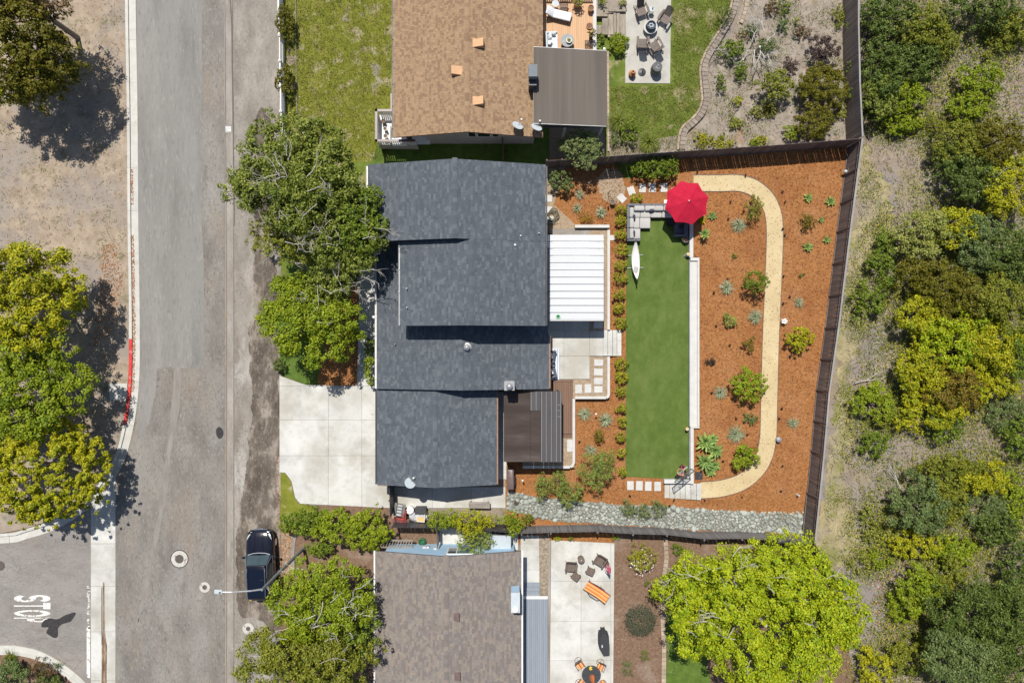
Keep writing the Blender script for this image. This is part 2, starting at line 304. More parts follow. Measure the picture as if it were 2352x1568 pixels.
m_hammock = mat('white_hammock_cloth', [(.68,.67,.64), (.77,.76,.73)], scale=4, rough=.9, bump=.4, stretch=(6,.5,1))
m_redfab = mat('crimson_canopy', [(.40,.006,.030), (.46,.009,.038), (.50,.014,.045)], scale=2.5, rough=.85, leaf=.08, bump=.1)
m_pinkfab = mat('pink_parasol_cloth', [(.62,.10,.19), (.70,.15,.25)], scale=8, rough=.9, leaf=.1)
m_orgfab = mat('orange_parasol_cloth', [(.62,.17,.05), (.70,.23,.08)], scale=8, rough=.9, leaf=.1)
m_yelfab = mat('yellow_blossom', [(.68,.48,.02), (.75,.56,.04)], scale=8, rough=.8)
m_brnwick = mat('brown_wicker', [(.115,.085,.07), (.18,.14,.115)], scale=26, detail=4, rough=.85, bump=.6, bscale=60, rand=.06)
m_taupe = mat('taupe_plastic_lumber', [(.135,.105,.088), (.175,.14,.12)], scale=4, rough=.6, rand=.08, stretch=(2,2,.5))
m_barrel = mat('grey_barrel', [(.15,.145,.13), (.22,.21,.19)], scale=4, rough=.85, stretch=(3,3,.4), bump=.2)
m_marble = mat('grey_slate_top', [(.20,.22,.23), (.29,.31,.32)], scale=3, detail=8, rough=.5)
m_cover = mat('charcoal_cover', [(.035,.036,.04), (.055,.056,.062)], scale=40, rough=.95, bump=.2)
m_paint = mat('black_car_paint', [(.006,.007,.014), (.008,.009,.017)], scale=1, rough=.16, spec=.7)
m_carroof = mat('glass_sunroof', [(.004,.007,.016)], rough=.05, spec=.8)
m_carglass = mat('tinted_glass', [(.035,.055,.06), (.06,.085,.09)], scale=1.2, rough=.05, spec=.7)
m_chrome = mat('chrome', [(.62,.64,.67)], rough=.15, metal=.95)
m_lampglass = mat('headlight_glass', [(.45,.46,.48)], rough=.1, spec=.7)
m_amber = mat('amber_sticker', [(.65,.52,.03)], rough=.5)
m_tyre = mat('tyre_rubber', [(.012,.012,.012)], rough=.8)
m_bark = mat('grey_bark', [(.20,.165,.13), (.31,.27,.22)], scale=7, rough=.95, bump=.5)
m_palebark = mat('pale_bark', [(.36,.33,.28), (.50,.47,.42)], scale=6, rough=.9, bump=.3)
m_deadbark = mat('bleached_bark', [(.42,.40,.36), (.56,.54,.49)], scale=6, rough=.9, bump=.3)
m_ladder = mat('grey_plastic', [(.19,.185,.175), (.26,.25,.24)], scale=5, rough=.7)
m_redmetal = mat('faded_red_metal', [(.30,.04,.035), (.42,.07,.06)], scale=5, rough=.5, layers=[((.13,.04,.04), 3, .55, .7, .5)])
m_silver = mat('silver_tarp', [(.34,.36,.38), (.50,.52,.54)], scale=7, rough=.6, bump=.8, bscale=12)
m_honey = mat('honey_wood', [(.62,.38,.15), (.70,.46,.21)], scale=4, rough=.7, stretch=(1,6,1))
m_hose = mat('olive_hose', [(.09,.085,.055), (.13,.125,.085)], scale=10, rough=.6)
m_hoseg = mat('green_plastic', [(.02,.11,.05), (.035,.16,.075)], scale=6, rough=.5)
m_rim = mat('orange_hoop_steel', [(.62,.20,.11), (.68,.25,.14)], scale=4, rough=.5)
m_pinkrim = mat('red_hoop_plastic', [(.58,.07,.08)], rough=.4)
m_manring = mat('worn_white_ring', [(.44,.42,.38), (.54,.52,.48)], scale=5, bump=.3, layers=[((.20,.175,.15), 3.5, .56, .62, .9)])
m_iron = mat('cast_iron', [(.075,.062,.055), (.12,.10,.09)], scale=12, rough=.7, bump=.4)
m_tar = mat('black_tar_patch', [(.026,.025,.026), (.05,.047,.046)], scale=5, rough=.8, bump=.4)
m_roadpaint = mat('road_paint', [(.60,.59,.55), (.70,.69,.65)], scale=4, rough=.7, layers=[((.22,.195,.175), 4.5, .57, .60, .95)])
m_chip = mat('wood_chip', [(.4,.2,.08)], pal=[(.36,.15,.05), (.48,.25,.11), (.25,.085,.028), (.55,.36,.20), (.20,.065,.02)], rand=.15)
m_straw = mat('dry_twig', [(.4,.3,.2)], pal=[(.42,.35,.27), (.50,.42,.31), (.33,.27,.22), (.24,.185,.145), (.55,.49,.41)], rand=.2)
m_litter = mat('fallen_leaf', [(.4,.2,.1)], pal=[(.36,.15,.065), (.44,.22,.10), (.25,.10,.05), (.50,.30,.17)], rand=.2)
m_vein = mat('deck_joint', [(.04,.03,.025)])

LM = dict(
 lime=leafmat('lime_leaf', [(0.345, 0.3996, 0.01), (0.2702, 0.351, 0.01), (0.414, 0.4428, 0.014), (0.1898, 0.2808, 0.01), (0.322, 0.3888, 0.01)]),
 yellow=leafmat('yellow_green_leaf', [(0.3799, 0.3632, 0.01), (0.2796, 0.3016, 0.01), (0.4731, 0.4186, 0.012), (0.1864, 0.2339, 0.01), (0.3441, 0.3324, 0.01)]),
 bright=leafmat('bright_green_leaf', [(0.2248, 0.2843, 0.0113), (0.1719, 0.2359, 0.0097), (0.2777, 0.3205, 0.0162), (0.1323, 0.1996, 0.0097), (0.2513, 0.3024, 0.0121)]),
 mid=leafmat('mid_green_leaf', [(0.135, 0.1953, 0.0144), (0.108, 0.1638, 0.0122), (0.1755, 0.2331, 0.0202), (0.0878, 0.1386, 0.0108), (0.189, 0.2394, 0.0216)]),
 olive=leafmat('olive_leaf', [(0.144, 0.13, 0.008), (0.108, 0.1079, 0.008), (0.174, 0.1534, 0.01), (0.09, 0.0845, 0.006), (0.15, 0.143, 0.01)]),
 oliveg=leafmat('olive_green_leaf', [(0.1925, 0.2103, 0.0187), (0.1513, 0.1764, 0.0158), (0.2544, 0.2578, 0.0259), (0.11, 0.1357, 0.013), (0.22, 0.2239, 0.0245)]),
 dark=leafmat('dark_green_leaf', [(0.09, 0.1344, 0.0195), (0.0696, 0.1075, 0.0165), (0.126, 0.1664, 0.03), (0.0528, 0.0845, 0.0128), (0.15, 0.192, 0.0375)]),
 birch=leafmat('birch_leaf', [(0.1645, 0.2071, 0.0259), (0.1287, 0.1714, 0.0211), (0.2145, 0.2499, 0.0365), (0.1001, 0.1357, 0.0162), (0.2717, 0.2927, 0.0567)]),
 silver=leafmat('silver_green_leaf', [(0.184, 0.228, 0.0765), (0.1495, 0.192, 0.063), (0.23, 0.27, 0.1035), (0.115, 0.156, 0.0495), (0.207, 0.24, 0.081)]),
 sage=leafmat('sage_leaf', [(0.144, 0.195, 0.057), (0.114, 0.1625, 0.0427), (0.186, 0.234, 0.0808), (0.09, 0.13, 0.0333)]),
 willow=leafmat('willow_leaf', [(0.23, 0.2875, 0.054), (0.1782, 0.2357, 0.045), (0.276, 0.322, 0.081), (0.1265, 0.1725, 0.0342), (0.253, 0.2875, 0.0495)]),
 purple=leafmat('purple_leaf', [(0.102, 0.066, 0.06), (0.078, 0.0504, 0.048), (0.132, 0.09, 0.0744), (0.06, 0.042, 0.036)]),
 brown=leafmat('dry_brown_leaf', [(.17,.10,.045), (.12,.07,.03), (.22,.14,.07), (.085,.055,.022), (.10,.09,.02)]),
 orange=leafmat('orange_leaf', [(.42,.20,.015), (.34,.17,.012), (.48,.27,.02), (.22,.17,.02)]),
 varieg=leafmat('variegated_leaf', [(0.3289, 0.3416, 0.07), (0.4048, 0.4048, 0.12), (0.2277, 0.2656, 0.05), (0.1645, 0.1898, 0.035)]),
 rust=leafmat('rust_leaf', [(0.208, 0.1485, 0.015), (0.26, 0.162, 0.02), (0.1495, 0.1283, 0.015), (0.1105, 0.108, 0.015)]),
 dgrey=leafmat('dark_brown_twig_leaf', [(.06,.045,.032), (.045,.034,.025), (.085,.062,.042)]),
 yellowf=leafmat('yellow_flower_leaf', [(.34,.31,.02), (.27,.27,.02), (.40,.36,.03), (.16,.19,.02)]),
 bushy=leafmat('boxwood_leaf', [(0.2688, 0.2783, 0.014), (0.336, 0.3255, 0.016), (0.1904, 0.2258, 0.012), (0.1344, 0.1733, 0.012), (0.392, 0.357, 0.02)]),
 fescue=leafmat('fescue_blade', [(.30,.33,.19), (.38,.40,.26), (.22,.27,.14), (.46,.45,.31), (.17,.23,.11)]),
 reed=leafmat('lomandra_blade', [(.17,.20,.02), (.13,.165,.018), (.21,.235,.03), (.10,.13,.015)]),
 agave=leafmat('agave_leaf', [(0.255, 0.378, 0.092), (0.195, 0.308, 0.0805), (0.33, 0.448, 0.115), (0.165, 0.266, 0.0747)]),
 grass=leafmat('grass_blade', [(0.1437, 0.1512, 0.015), (0.1035, 0.1176, 0.01), (0.1898, 0.1848, 0.028), (0.23, 0.2072, 0.05)]),
 weed=leafmat('weed_leaf', [(0.1418, 0.1911, 0.0162), (0.1985, 0.2205, 0.018), (0.0992, 0.147, 0.0126), (0.2693, 0.2646, 0.036), (0.3685, 0.3234, 0.081)]),
)

# ------------------------------------------------------------------ outlines
def smooth(pts, n=6, closed=False):
    out = []; k = len(pts)
    rng_ = range(k) if closed else range(k-1)
    for i in rng_:
        p = [pts[(i+j-1) % k] if closed else pts[min(max(i+j-1, 0), k-1)] for j in range(4)]
        for t in [a/n for a in range(n)]:
            out.append(tuple(.5*((2*p[1][c]) + (-p[0][c]+p[2][c])*t + (2*p[0][c]-5*p[1][c]+4*p[2][c]-p[3][c])*t*t + (-p[0][c]+3*p[1][c]-3*p[2][c]+p[3][c])*t**3) for c in (0,1)))
    if not closed: out.append(tuple(pts[-1]))
    return out
def pxs(pts, z=0.0): return [XY(a, b, z) for a, b in pts]
def sheet(name, pts, z, m, parent=None, thick=0.0, kind='structure', px=True):
    poly = pxs(pts, z) if px else pts
    b = MB()
    if thick: b.prism(poly, z-thick, z)
    else: b.add([(x, y, z) for x, y in poly], [tuple(range(len(poly)))])
    o = b.build(name, m, parent)
    if parent is None and kind: o['kind'] = kind
    return o
def offset(path, d):
    out = []
    for i, p in enumerate(path):
        a = path[max(i-1, 0)]; b = path[min(i+1, len(path)-1)]
        dx, dy = b[0]-a[0], b[1]-a[1]; l = math.hypot(dx, dy) or 1
        out.append((p[0]-dy/l*d, p[1]+dx/l*d))
    return out
def resample(path, step):
    out = [path[0]]; acc = 0
    for a, b in zip(path, path[1:]):
        l = math.hypot(b[0]-a[0], b[1]-a[1]); t = step-acc
        while t <= l:
            out.append((a[0]+(b[0]-a[0])*t/l, a[1]+(b[1]-a[1])*t/l)); t += step
        acc = (acc + l) % step if l else acc
    return out
def ribbon(name, path, d0, d1, z0, z1, m, parent=None, kind=None):
    A = offset(path, d0); B = offset(path, d1); n = len(path)
    vs = [(p[0],p[1],z) for z in (z0, z1) for p in A] + [(p[0],p[1],z) for z in (z0, z1) for p in B]
    fs = []
    for i in range(n-1):
        a0, a1, b0, b1 = i, n+i, 2*n+i, 3*n+i
        fs += [(a1, a1+1, b1+1, b1), (a0, a0+1, a1+1, a1), (b0, b0+1, b1+1, b1)]
    fs += [(0, n, 3*n, 2*n), (n-1, 2*n-1, 4*n-1, 3*n-1)]
    o = MB().add(vs, fs).build(name, m, parent)
    if kind: o['kind'] = kind
    return o
def ribbon_pieces(name, path, d0, d1, z0, z1, mf, parent, seg, gap=.012):
    """a kerb or edging cut into its separate pieces"""
    fine = resample(path, .1); k = max(2, int(round(seg/.1)))
    for q, i in enumerate(range(0, len(fine)-2, k)):
        pc = fine[i:i+k+1]
        if len(pc) < 3: continue
        a, b = Vector(pc[0]), Vector(pc[1]); pc[0] = tuple(a.lerp(b, min(.9, gap/.1)))
        ribbon(name, pc[::max(1, k//6)] if k > 6 else pc, d0, d1, z0, z1, mf(pc[len(pc)//2]) if callable(mf) else mf, parent)
def clip(poly, x0, x1, y0, y1):
    for ax, lim, sg in ((0, x0, 1), (0, x1, -1), (1, y0, 1), (1, y1, -1)):
        out = []
        for i in range(len(poly)):
            a, b = poly[i-1], poly[i]; ia = (a[ax]-lim)*sg >= 0; ib = (b[ax]-lim)*sg >= 0
            if ia != ib:
                t = (lim-a[ax])/(b[ax]-a[ax]); out.append((a[0]+(b[0]-a[0])*t, a[1]+(b[1]-a[1])*t))
            if ib: out.append(b)
        poly = out
        if not poly: return []
    return poly
def slabs(name, parent, pts, xc, yc, z, m, thick=.03, gap=.02, rng_=R):
    """pts, xc, yc in picture units at height z: a poured surface cut into separate slabs"""
    poly = pxs(pts, z)
    xs = [-1e3] + [P(x, 0, z).x for x in xc] + [1e3]; ys = [-1e3] + sorted(P(0, y, z).y for y in yc) + [1e3]
    for i in range(len(xs)-1):
        for j in range(len(ys)-1):
            c = clip(poly, xs[i]+gap/2, xs[i+1]-gap/2, ys[j]+gap/2, ys[j+1]-gap/2)
            if len(c) > 2:
                dz = rng_.uniform(-.002, .002); MB().prism(c, z-thick, z+dz).build(name, m, parent)
def inside(pts, poly):
    x, y = pts[:,0], pts[:,1]; r = np.zeros(len(x), bool); j = len(poly)-1
    for i in range(len(poly)):
        xi, yi = poly[i]; xj, yj = poly[j]
        if yi != yj:
            c = ((yi > y) != (yj > y)) & (x < (xj-xi)*(y-yi)/(yj-yi)+xi); r ^= c
        j = i
    return r
def sample(poly, n):
    a = np.array(poly); lo, hi = a.min(0), a.max(0); out = np.zeros((0, 2))
    while len(out) < n:
        p = NR.uniform(lo, hi, (n*2, 2)); out = np.vstack([out, p[inside(p, poly)]])
    return out[:n]

# ------------------------------------------------------------------ scatter and foliage
def sticks(name, xy, z, l0, l1, w, m, parent=None, tilt=.25):
    n = len(xy); a = NR.uniform(0, 2*PI, n); l = NR.uniform(l0, l1, n)/2; ww = NR.uniform(.6, 1.3, n)*w/2
    d = np.stack([np.cos(a), np.sin(a), NR.uniform(-tilt, tilt, n)], 1)*l[:,None]; s = np.stack([-np.sin(a), np.cos(a), NR.uniform(-.4, .4, n)], 1)*ww[:,None]
    c = np.column_stack([xy, np.full(n, z) if np.isscalar(z) else z]) + np.array([0, 0, .012]) + np.abs(d[:,2:3])*np.array([[0,0,1]])
    up = np.array([[0,0,1.]])*ww[:,None]*.9
    V = np.stack([c-d-s, c-d+s, c+d+s, c+d-s, c-d+up, c+d+up], 1).reshape(-1, 3)
    b = np.arange(n)[:,None]*6
    F = np.concatenate([b+np.array([[0,3,5,4]]), b+np.array([[1,4,5,2]]), b+np.array([[0,1,2,3]])])
    o = link(name, npmesh(name, V, F, m), parent); o['kind'] = 'stuff'; return o
def leaf_array(pos, nrm, size, aspect=.55):
    n = len(pos); nrm = nrm/np.linalg.norm(nrm, axis=1, keepdims=True)
    r = NR.normal(size=(n,3)); t = np.cross(nrm, r); t /= np.linalg.norm(t, axis=1, keepdims=True)+1e-9; b = np.cross(nrm, t)
    s = (size*NR.uniform(.7, 1.3, n))[:,None]; fold = nrm*s*.10
    V = np.stack([pos-t*s*.5, pos+b*s*aspect*.5+fold, pos+t*s*.5, pos-b*s*aspect*.5+fold], 1).reshape(-1, 3)
    return V
def foliage(name, blobs, n, size, m, parent=None, clump=9, cr=.16, up=.3, aspect=.6, depth=.35, droop=0.0):
    """leaves gathered in puffs of radius about cr over the surface of the blobs; gaps between the puffs show the shaded inside"""
    B = np.array(blobs, float); w = (B[:,3]*B[:,4]+B[:,3]*B[:,5]+B[:,4]*B[:,5])
    area = 4.2*w.sum()/3*2; npf = int(max(10, min(n/5, .85*area/(PI*cr*cr)))); idx = NR.choice(len(B), npf*3, p=w/w.sum())
    d = NR.normal(size=(npf*3, 3)); d[:,2] = np.where(d[:,2] < -.2, np.abs(d[:,2]), d[:,2]); d /= np.linalg.norm(d, axis=1, keepdims=True)
    rr = 1.04-depth*1.15*NR.uniform(0, 1, npf*3)**1.5
    stray = NR.uniform(0, 1, npf*3) < .14; rr = np.where(stray, NR.uniform(1.06, 1.26, npf*3), rr)
    c = B[idx,:3]+d*B[idx,3:6]*rr[:,None]; keep = np.ones(len(c), bool)
    for k in range(len(B)):
        q = (((c-B[k,:3])/B[k,3:6])**2).sum(1); keep &= (q > .45) | (idx == k)
    c, d, stray = c[keep][:npf], d[keep][:npf], stray[keep][:npf]; pr = cr*NR.uniform(.55, 1.35, len(c))*np.where(stray, .55, 1.0)
    reps = np.maximum(3, (n/len(c)*(pr/cr)**1.6*NR.uniform(.6, 1.3, len(c))).astype(int)); ci = np.repeat(np.arange(len(c)), reps)
    e = NR.normal(size=(len(ci), 3))+d[ci]*.75+np.array([0,0,.35]); e /= np.linalg.norm(e, axis=1, keepdims=True)
    pos = c[ci]+e*pr[ci][:,None]*NR.uniform(.35, 1.12, len(ci))[:,None]*np.array([1,1,.85])
    if droop: pos[:,2] -= droop*NR.uniform(0, 1, len(ci))**2
    nrm = e*.85+NR.normal(size=(len(ci), 3))*.42+np.array([0,0,up])
    pos[:,2] = np.maximum(pos[:,2], .02)
    V = leaf_array(pos, nrm, size, aspect); F = np.arange(len(V)).reshape(-1, 4)
    return link(name, npmesh(name, V, F, m), parent)
def lobes(cx, cy, cz, rx, ry, rz, k, rng_, main=.68, frac=(.26,.42), spread=.72):
    out = [(cx, cy, cz, rx*main, ry*main, rz*main)]
    for i in range(k):
        a = 2*PI*(i+rng_.uniform(-.35,.35))/k*1.618*1.6; e = rng_.uniform(-.15, 1.1); f = rng_.uniform(*frac)
        sp = spread*rng_.uniform(.8, 1.12)
        out.append((cx+math.cos(a)*math.cos(e)*rx*sp, cy+math.sin(a)*math.cos(e)*ry*sp, cz+math.sin(e)*rz*sp, rx*f, ry*f, min(rz, (rx+ry)/2)*f*.85))
    return out
def leafcount(blobs, size, lai):
    A = sum(PI*b[3]*b[4] for b in blobs[1:]) * .6 + PI*blobs[0][3]*blobs[0][4]*1.2
    return int(A*lai*1.3/(.3*size*size))
def plant(name, label, cat, px, py, r, h, m, z0=0.0, size=.10, lai=2.4, k=7, seed=1, group=None, cr=None, trunk=None, up=.55, stem_mat=None, aspect=.6, bh=None, frac=(.26,.42), main=.68, droop=0.0, depth=.35, low=.0):
    """a shrub or tree seen centred at (px,py) with radius r in picture units; crown from z0+low to z0+h"""
    rg = random.Random(seed*7919+int(px)*13+int(py)); r = r if isinstance(r, tuple) else (r, r)
    rz = (h-low)/2; zc = z0+low+rz; c = P(px, py, zc); rx, ry = M(r[0], zc), M(r[1], zc)
    t = thing(name, label, cat, (c.x, c.y, z0), 0, group)
    bl = lobes(c.x, c.y, zc, rx, ry, rz, k, rg, main=main, frac=frac)
    n = leafcount(bl, size, lai)
    foliage('crown', bl, n, size, LM[m] if isinstance(m, str) else m, t, cr=cr or min(.42, max(.10, min(rx, ry)*.16)), up=up*.5, aspect=aspect, droop=droop, depth=depth)
    tr = trunk or max(.02, min(rx, ry)*.05); b = MB()
    b.tube([(c.x, c.y, z0-.05), (c.x+rg.uniform(-.05,.05), c.y+rg.uniform(-.05,.05), z0+low+rz*.4), (c.x, c.y, zc+rz*.3)], [tr, tr*.8, tr*.4], 7)
    for bb in bl[1:1+min(8, k)]:
        b.tube([(c.x, c.y, z0+low+rz*.25), ((c.x+bb[0])/2, (c.y+bb[1])/2, (z0+low+rz*.3+bb[2])/2), bb[:3]], [tr*.55, tr*.4, tr*.15], 5)
    b.build('trunk' if h > 2.2 else 'stem', stem_mat or m_bark, t)
    return t
def tuft_mesh(n, r, h, m, seed=0, w=.014):
    g = np.random.default_rng(seed); a = g.uniform(0, 2*PI, n); rr = r*np.sqrt(g.uniform(.05, 1, n)); hh = h*g.uniform(.55, 1.0, n)*(1.15-.6*rr/r)
    dx, dy = np.cos(a), np.sin(a); sx, sy = -dy*w, dx*w; V = []; z = np.zeros(n)
    base = np.stack([dx*rr*.12, dy*rr*.12, z], 1); mid = np.stack([dx*rr*.5, dy*rr*.5, hh], 1); tip = np.stack([dx*rr, dy*rr, hh*g.uniform(.35, .95, n)], 1); s = np.stack([sx, sy, z], 1)
    V = np.stack([base-s, base+s, mid+s*.8, mid-s*.8, tip+s*.15, tip-s*.15], 1).reshape(-1, 3); b = np.arange(n)[:,None]*6
    F = np.concatenate([b+np.array([[0,1,2,3]]), b+np.array([[3,2,4,5]])]); return npmesh('tuft', V, F, m)
def tuft(name, label, px, py, r, h, m='fescue', z0=0.0, n=170, group=None, w=.016, cat='plant'):
    c = P(px, py, z0+h*.4); rm = M(r); o = link(name, tuft_mesh(n, rm, h, LM[m], int(px*3+py), w)); o.location = (c.x, c.y, z0-.01)
    return tag(o, label, cat, group)
def lathe_leaf(L, w, th=.012, curl=.25):
    """one thick pointed leaf along +x, folded along its middle"""
    prof = [(0,.35),(.25,.8),(.55,1.0),(.8,.7),(1.0,.03)]; vs = []
    for t, k in prof:
        z = curl*L*(t-.2*t*t) * .9 - .55*curl*L*t*t*1.2; vs += [(t*L, -w*k/2, z+.16*w*k), (t*L, 0, z-.05*w), (t*L, w*k/2, z+.16*w*k)]
    fs = []
    for i in range(4):
        a = i*3; fs += [(a, a+3, a+4, a+1), (a+1, a+4, a+5, a+2)]
    n = len(vs); vs += [(x, y, z-th) for x, y, z in vs]; fs += [tuple(q+n for q in f[::-1]) for f in fs]
    return vs, fs
def rosette(name, label, px, py, r, z0=.5, n=22, h=.25, m='agave', group=None, parts=False, lift=None, stem=0.0):
    rm = M(r); lift = (.2+stem) if lift is None else lift; c = P(px, py, z0+lift); t = thing(name, label, 'plant', (c.x, c.y, z0), R.uniform(0, 360), group); b = MB(); lm = None
    meshes = {}
    for i in range(n):
        ring = i/n; a = i*2.39996; L = rm*(1-.62*ring); tilt = .12+ring*1.15
        mtx = Matrix.Rotation(a, 4, 'Z') @ Matrix.Translation((rm*.05, 0, lift*.5+.10*ring*rm+stem*.5)) @ Matrix.Rotation(-tilt, 4, 'Y')
        if parts:
            q = round(L/rm, 1); 
            if q not in meshes:
                vs, fs = lathe_leaf(q*rm, max(.05, q*rm*.24)); meshes[q] = MB().add(vs, fs).mesh('leaf', LM[m])
            o = link('leaf', meshes[q], t, False); o.matrix_basis = mtx
        else:
            vs, fs = lathe_leaf(L, max(.035, L*.27)); b.add([mtx @ Vector(v) for v in vs], fs)
    if not parts: b.build('rosette', LM[m], t, False)
    MB().tube([(0,0,-.02), (0,0,lift*.5+.1)], .035, 6).build('stem', m_bark, t, False)
    return t
def branching(b, p, d, l, r, depth, rg, spread=.6, up=.12):
    q = p+d*l; mid = (p+q)/2+Vector((rg.uniform(-1,1), rg.uniform(-1,1), rg.uniform(-.5,.5)))*l*.08
    b.tube([p, mid, q], [r, r*.85, r*.65], 5 if r > .02 else 4, caps=False)
    if depth == 0: return
    for i in range(rg.choice((2,2,3))):
        nd = (d+Vector((rg.uniform(-1,1), rg.uniform(-1,1), rg.uniform(-.6,.8)+up))*spread).normalized()
        branching(b, p+(q-p)*rg.uniform(.6, 1), nd, l*rg.uniform(.55,.85), r*.6, depth-1, rg, spread, up)

# ================================================================== THE SETTING
big = 420
def ragged(name, pts, z, m, amp=.25, step=.12, sc=.55, kind='structure'):
    """a patch of ground whose outline frays"""
    w = pxs(pts, z); w = resample(w+[w[0]], step); out = []
    for i, (x, y) in enumerate(w):
        a, b = w[i-1], w[(i+1) % len(w)]; dx, dy = b[0]-a[0], b[1]-a[1]; l = math.hypot(dx, dy) or 1
        k = amp*(mnoise.noise((x*sc, y*sc, z*50))+.6*mnoise.noise((x*sc*3.1, y*sc*3.1, 4.2))+.3*mnoise.noise((x*sc*9, y*sc*9, 1.2)))
        out.append((x-dy/l*k, y+dx/l*k))
    return sheet(name, out, z, m, px=False)
sheet('ground', [(-big,-big),(big,-big),(big,big),(-big,big)], 0.0, m_wild, px=False)
# --- street
m_tarj = mat('joint_dirt', [(.12,.10,.085),(.20,.175,.15)], scale=3, stretch=(3,.3,1))
road = sheet('road', [(290,-900),(516,-900),(516,2500),(264,2500),(264,1150),(285,1060),(308,1000),(316,940)], .010, m_road_old)
sheet('side_street', [(-900,1235),(0,1238),(60,1228),(130,1200),(185,1160),(211,1130),(211,1600),(204,1566),(170,1534),(130,1508),(90,1492),(40,1482),(0,1480),(-900,1480)], .010, m_road_side)
sheet('resurfaced_lane', [(311,-900),(464,-900),(464,522),(468,600),(470,845),(400,845),(395,850),(394,842),(361,847),(357,900),(345,960),(330,1000),(318,1000),(318,940),(318,745),(316,522)], .015, m_road_new)
ragged('patched_asphalt', [(361,848),(398,848),(398,900),(392,980),(385,1100),(372,1250),(330,1420),(308,1420),(325,1150),(345,985),(356,930)], .014, m_road_old, amp=0.06)
ragged('pale_seam', smooth([(399,850),(417,850),(412,930),(398,1010),(386,1100),(370,1200),(345,1320),(322,1420),(316,1420),(338,1310),(360,1200),(374,1100),(386,1000),(396,920)], 4, True), .018, mat('seam_sealer', [(.19,.172,.152),(.235,.215,.193),(.275,.257,.234)], scale=1.5, detail=9, stretch=(2,.4,1)), amp=0.1)
sheet('old_gutter', [(511,-900),(533,-900),(535,280),(538,522),(538,1000),(537,1400),(536,2500),(516,2500),(518,1300),(520,900),(517,522)], .014, m_strip)
sheet('road_shoulder', [(534,-900),(648,-900),(648,560),(645,760),(643,2500),(536,2500),(538,900),(538,522)], .012, m_sandy)
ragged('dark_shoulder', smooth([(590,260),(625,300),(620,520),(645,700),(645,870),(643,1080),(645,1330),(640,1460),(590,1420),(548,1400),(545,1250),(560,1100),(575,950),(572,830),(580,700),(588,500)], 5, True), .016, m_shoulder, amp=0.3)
0 and sheet('worn_street_strip', smooth([(392,1340),(430,1330),(446,1420),(440,1500),(430,1568),(440,1640),(415,1640),(408,1540),(388,1440)], 5, True), .017, m_strip)
for sx in ((518.5,520.3),(535.2,537)):
    sheet('gutter_joint', [(sx[0]-4,-300),(sx[1]-4.3,-300),(sx[1]-1,280),(sx[1]+1,700),(sx[1]+1,1400),(sx[1],2400),(sx[0],2400),(sx[0]+1,1400),(sx[0]+1,700),(sx[0]-1,280)], .0185, m_tarj)
sheet('tar_seam', [(515,-200),(519,-200),(534,60),(537,300),(540,520),(538,520),(534,300),(531,60)], .019, mat('seam_tar', [(.10,.09,.08),(.15,.135,.12)], scale=3))
# --- left verge, kerb and gutter
kpx = [(289,-300),(290,0),(294,260),(296,522),(298,640),(299,745),(299,840),(295,910),(288,960),(280,1000),(268,1042),(246,1085),(214,1127),(170,1164),(120,1194),(60,1214),(0,1225),(-300,1232)]
kp = resample(pxs(smooth(kpx, 8)), .25)
verge_poly = [(-900,-900),(289,-900)] + kpx[1:-1] + [(-900,1232)]
verge = sheet('verge', [(-900,-900),(285,-900)] + [(a-3, b) for a, b in kpx[1:-1]] + [(-900,1225)], .11, m_verge, thick=.14)
kerb = tag(ribbon('kerb', kp, -.015, .175, .0, .105, m_kerb), kind='structure')
def kerb_paint(p):
    y = 784-p[1]*S; x = p[0]*S+1176
    return m_red if 747 < y < 1000 and x > 270 else m_kerb
ribbon_pieces('kerbstone', kp, -.02, .18, .0, .125, kerb_paint, kerb, 2.95)
gut = tag(ribbon('gutter', kp, .18, .66, .0, .018, m_strip), kind='structure')
ribbon_pieces('gutter_section', kp, .185, .68, .0, .026, m_kerb, gut, 2.95)
k2px = [(-300,1478),(0,1481),(40,1482),(88,1492),(130,1512),(170,1540),(200,1568),(240,1620),(262,1700)]
k2 = resample(pxs(smooth(k2px, 8)), .25)
kerb2 = tag(ribbon('kerb', k2, -.60, .015, .0, .105, m_kerb), kind='structure')
ribbon_pieces('kerbstone', k2, -.62, -.40, .0, .125, m_kerb, kerb2, 2.95)
ribbon_pieces('gutter_section', k2, -.395, .02, .1, .112, m_kerb, kerb2, 2.95)
corner = sheet('planted_corner', [(-900,1492),(0,1497),(40,1499),(85,1509),(122,1528),(158,1556),(186,1590),(220,1650),(250,1750),(-900,1750)], .11, m_brown, thick=.14)
pad = sheet('utility_pad', [(249,880),(292,880),(290,920),(252,919)], .132, m_kerb)
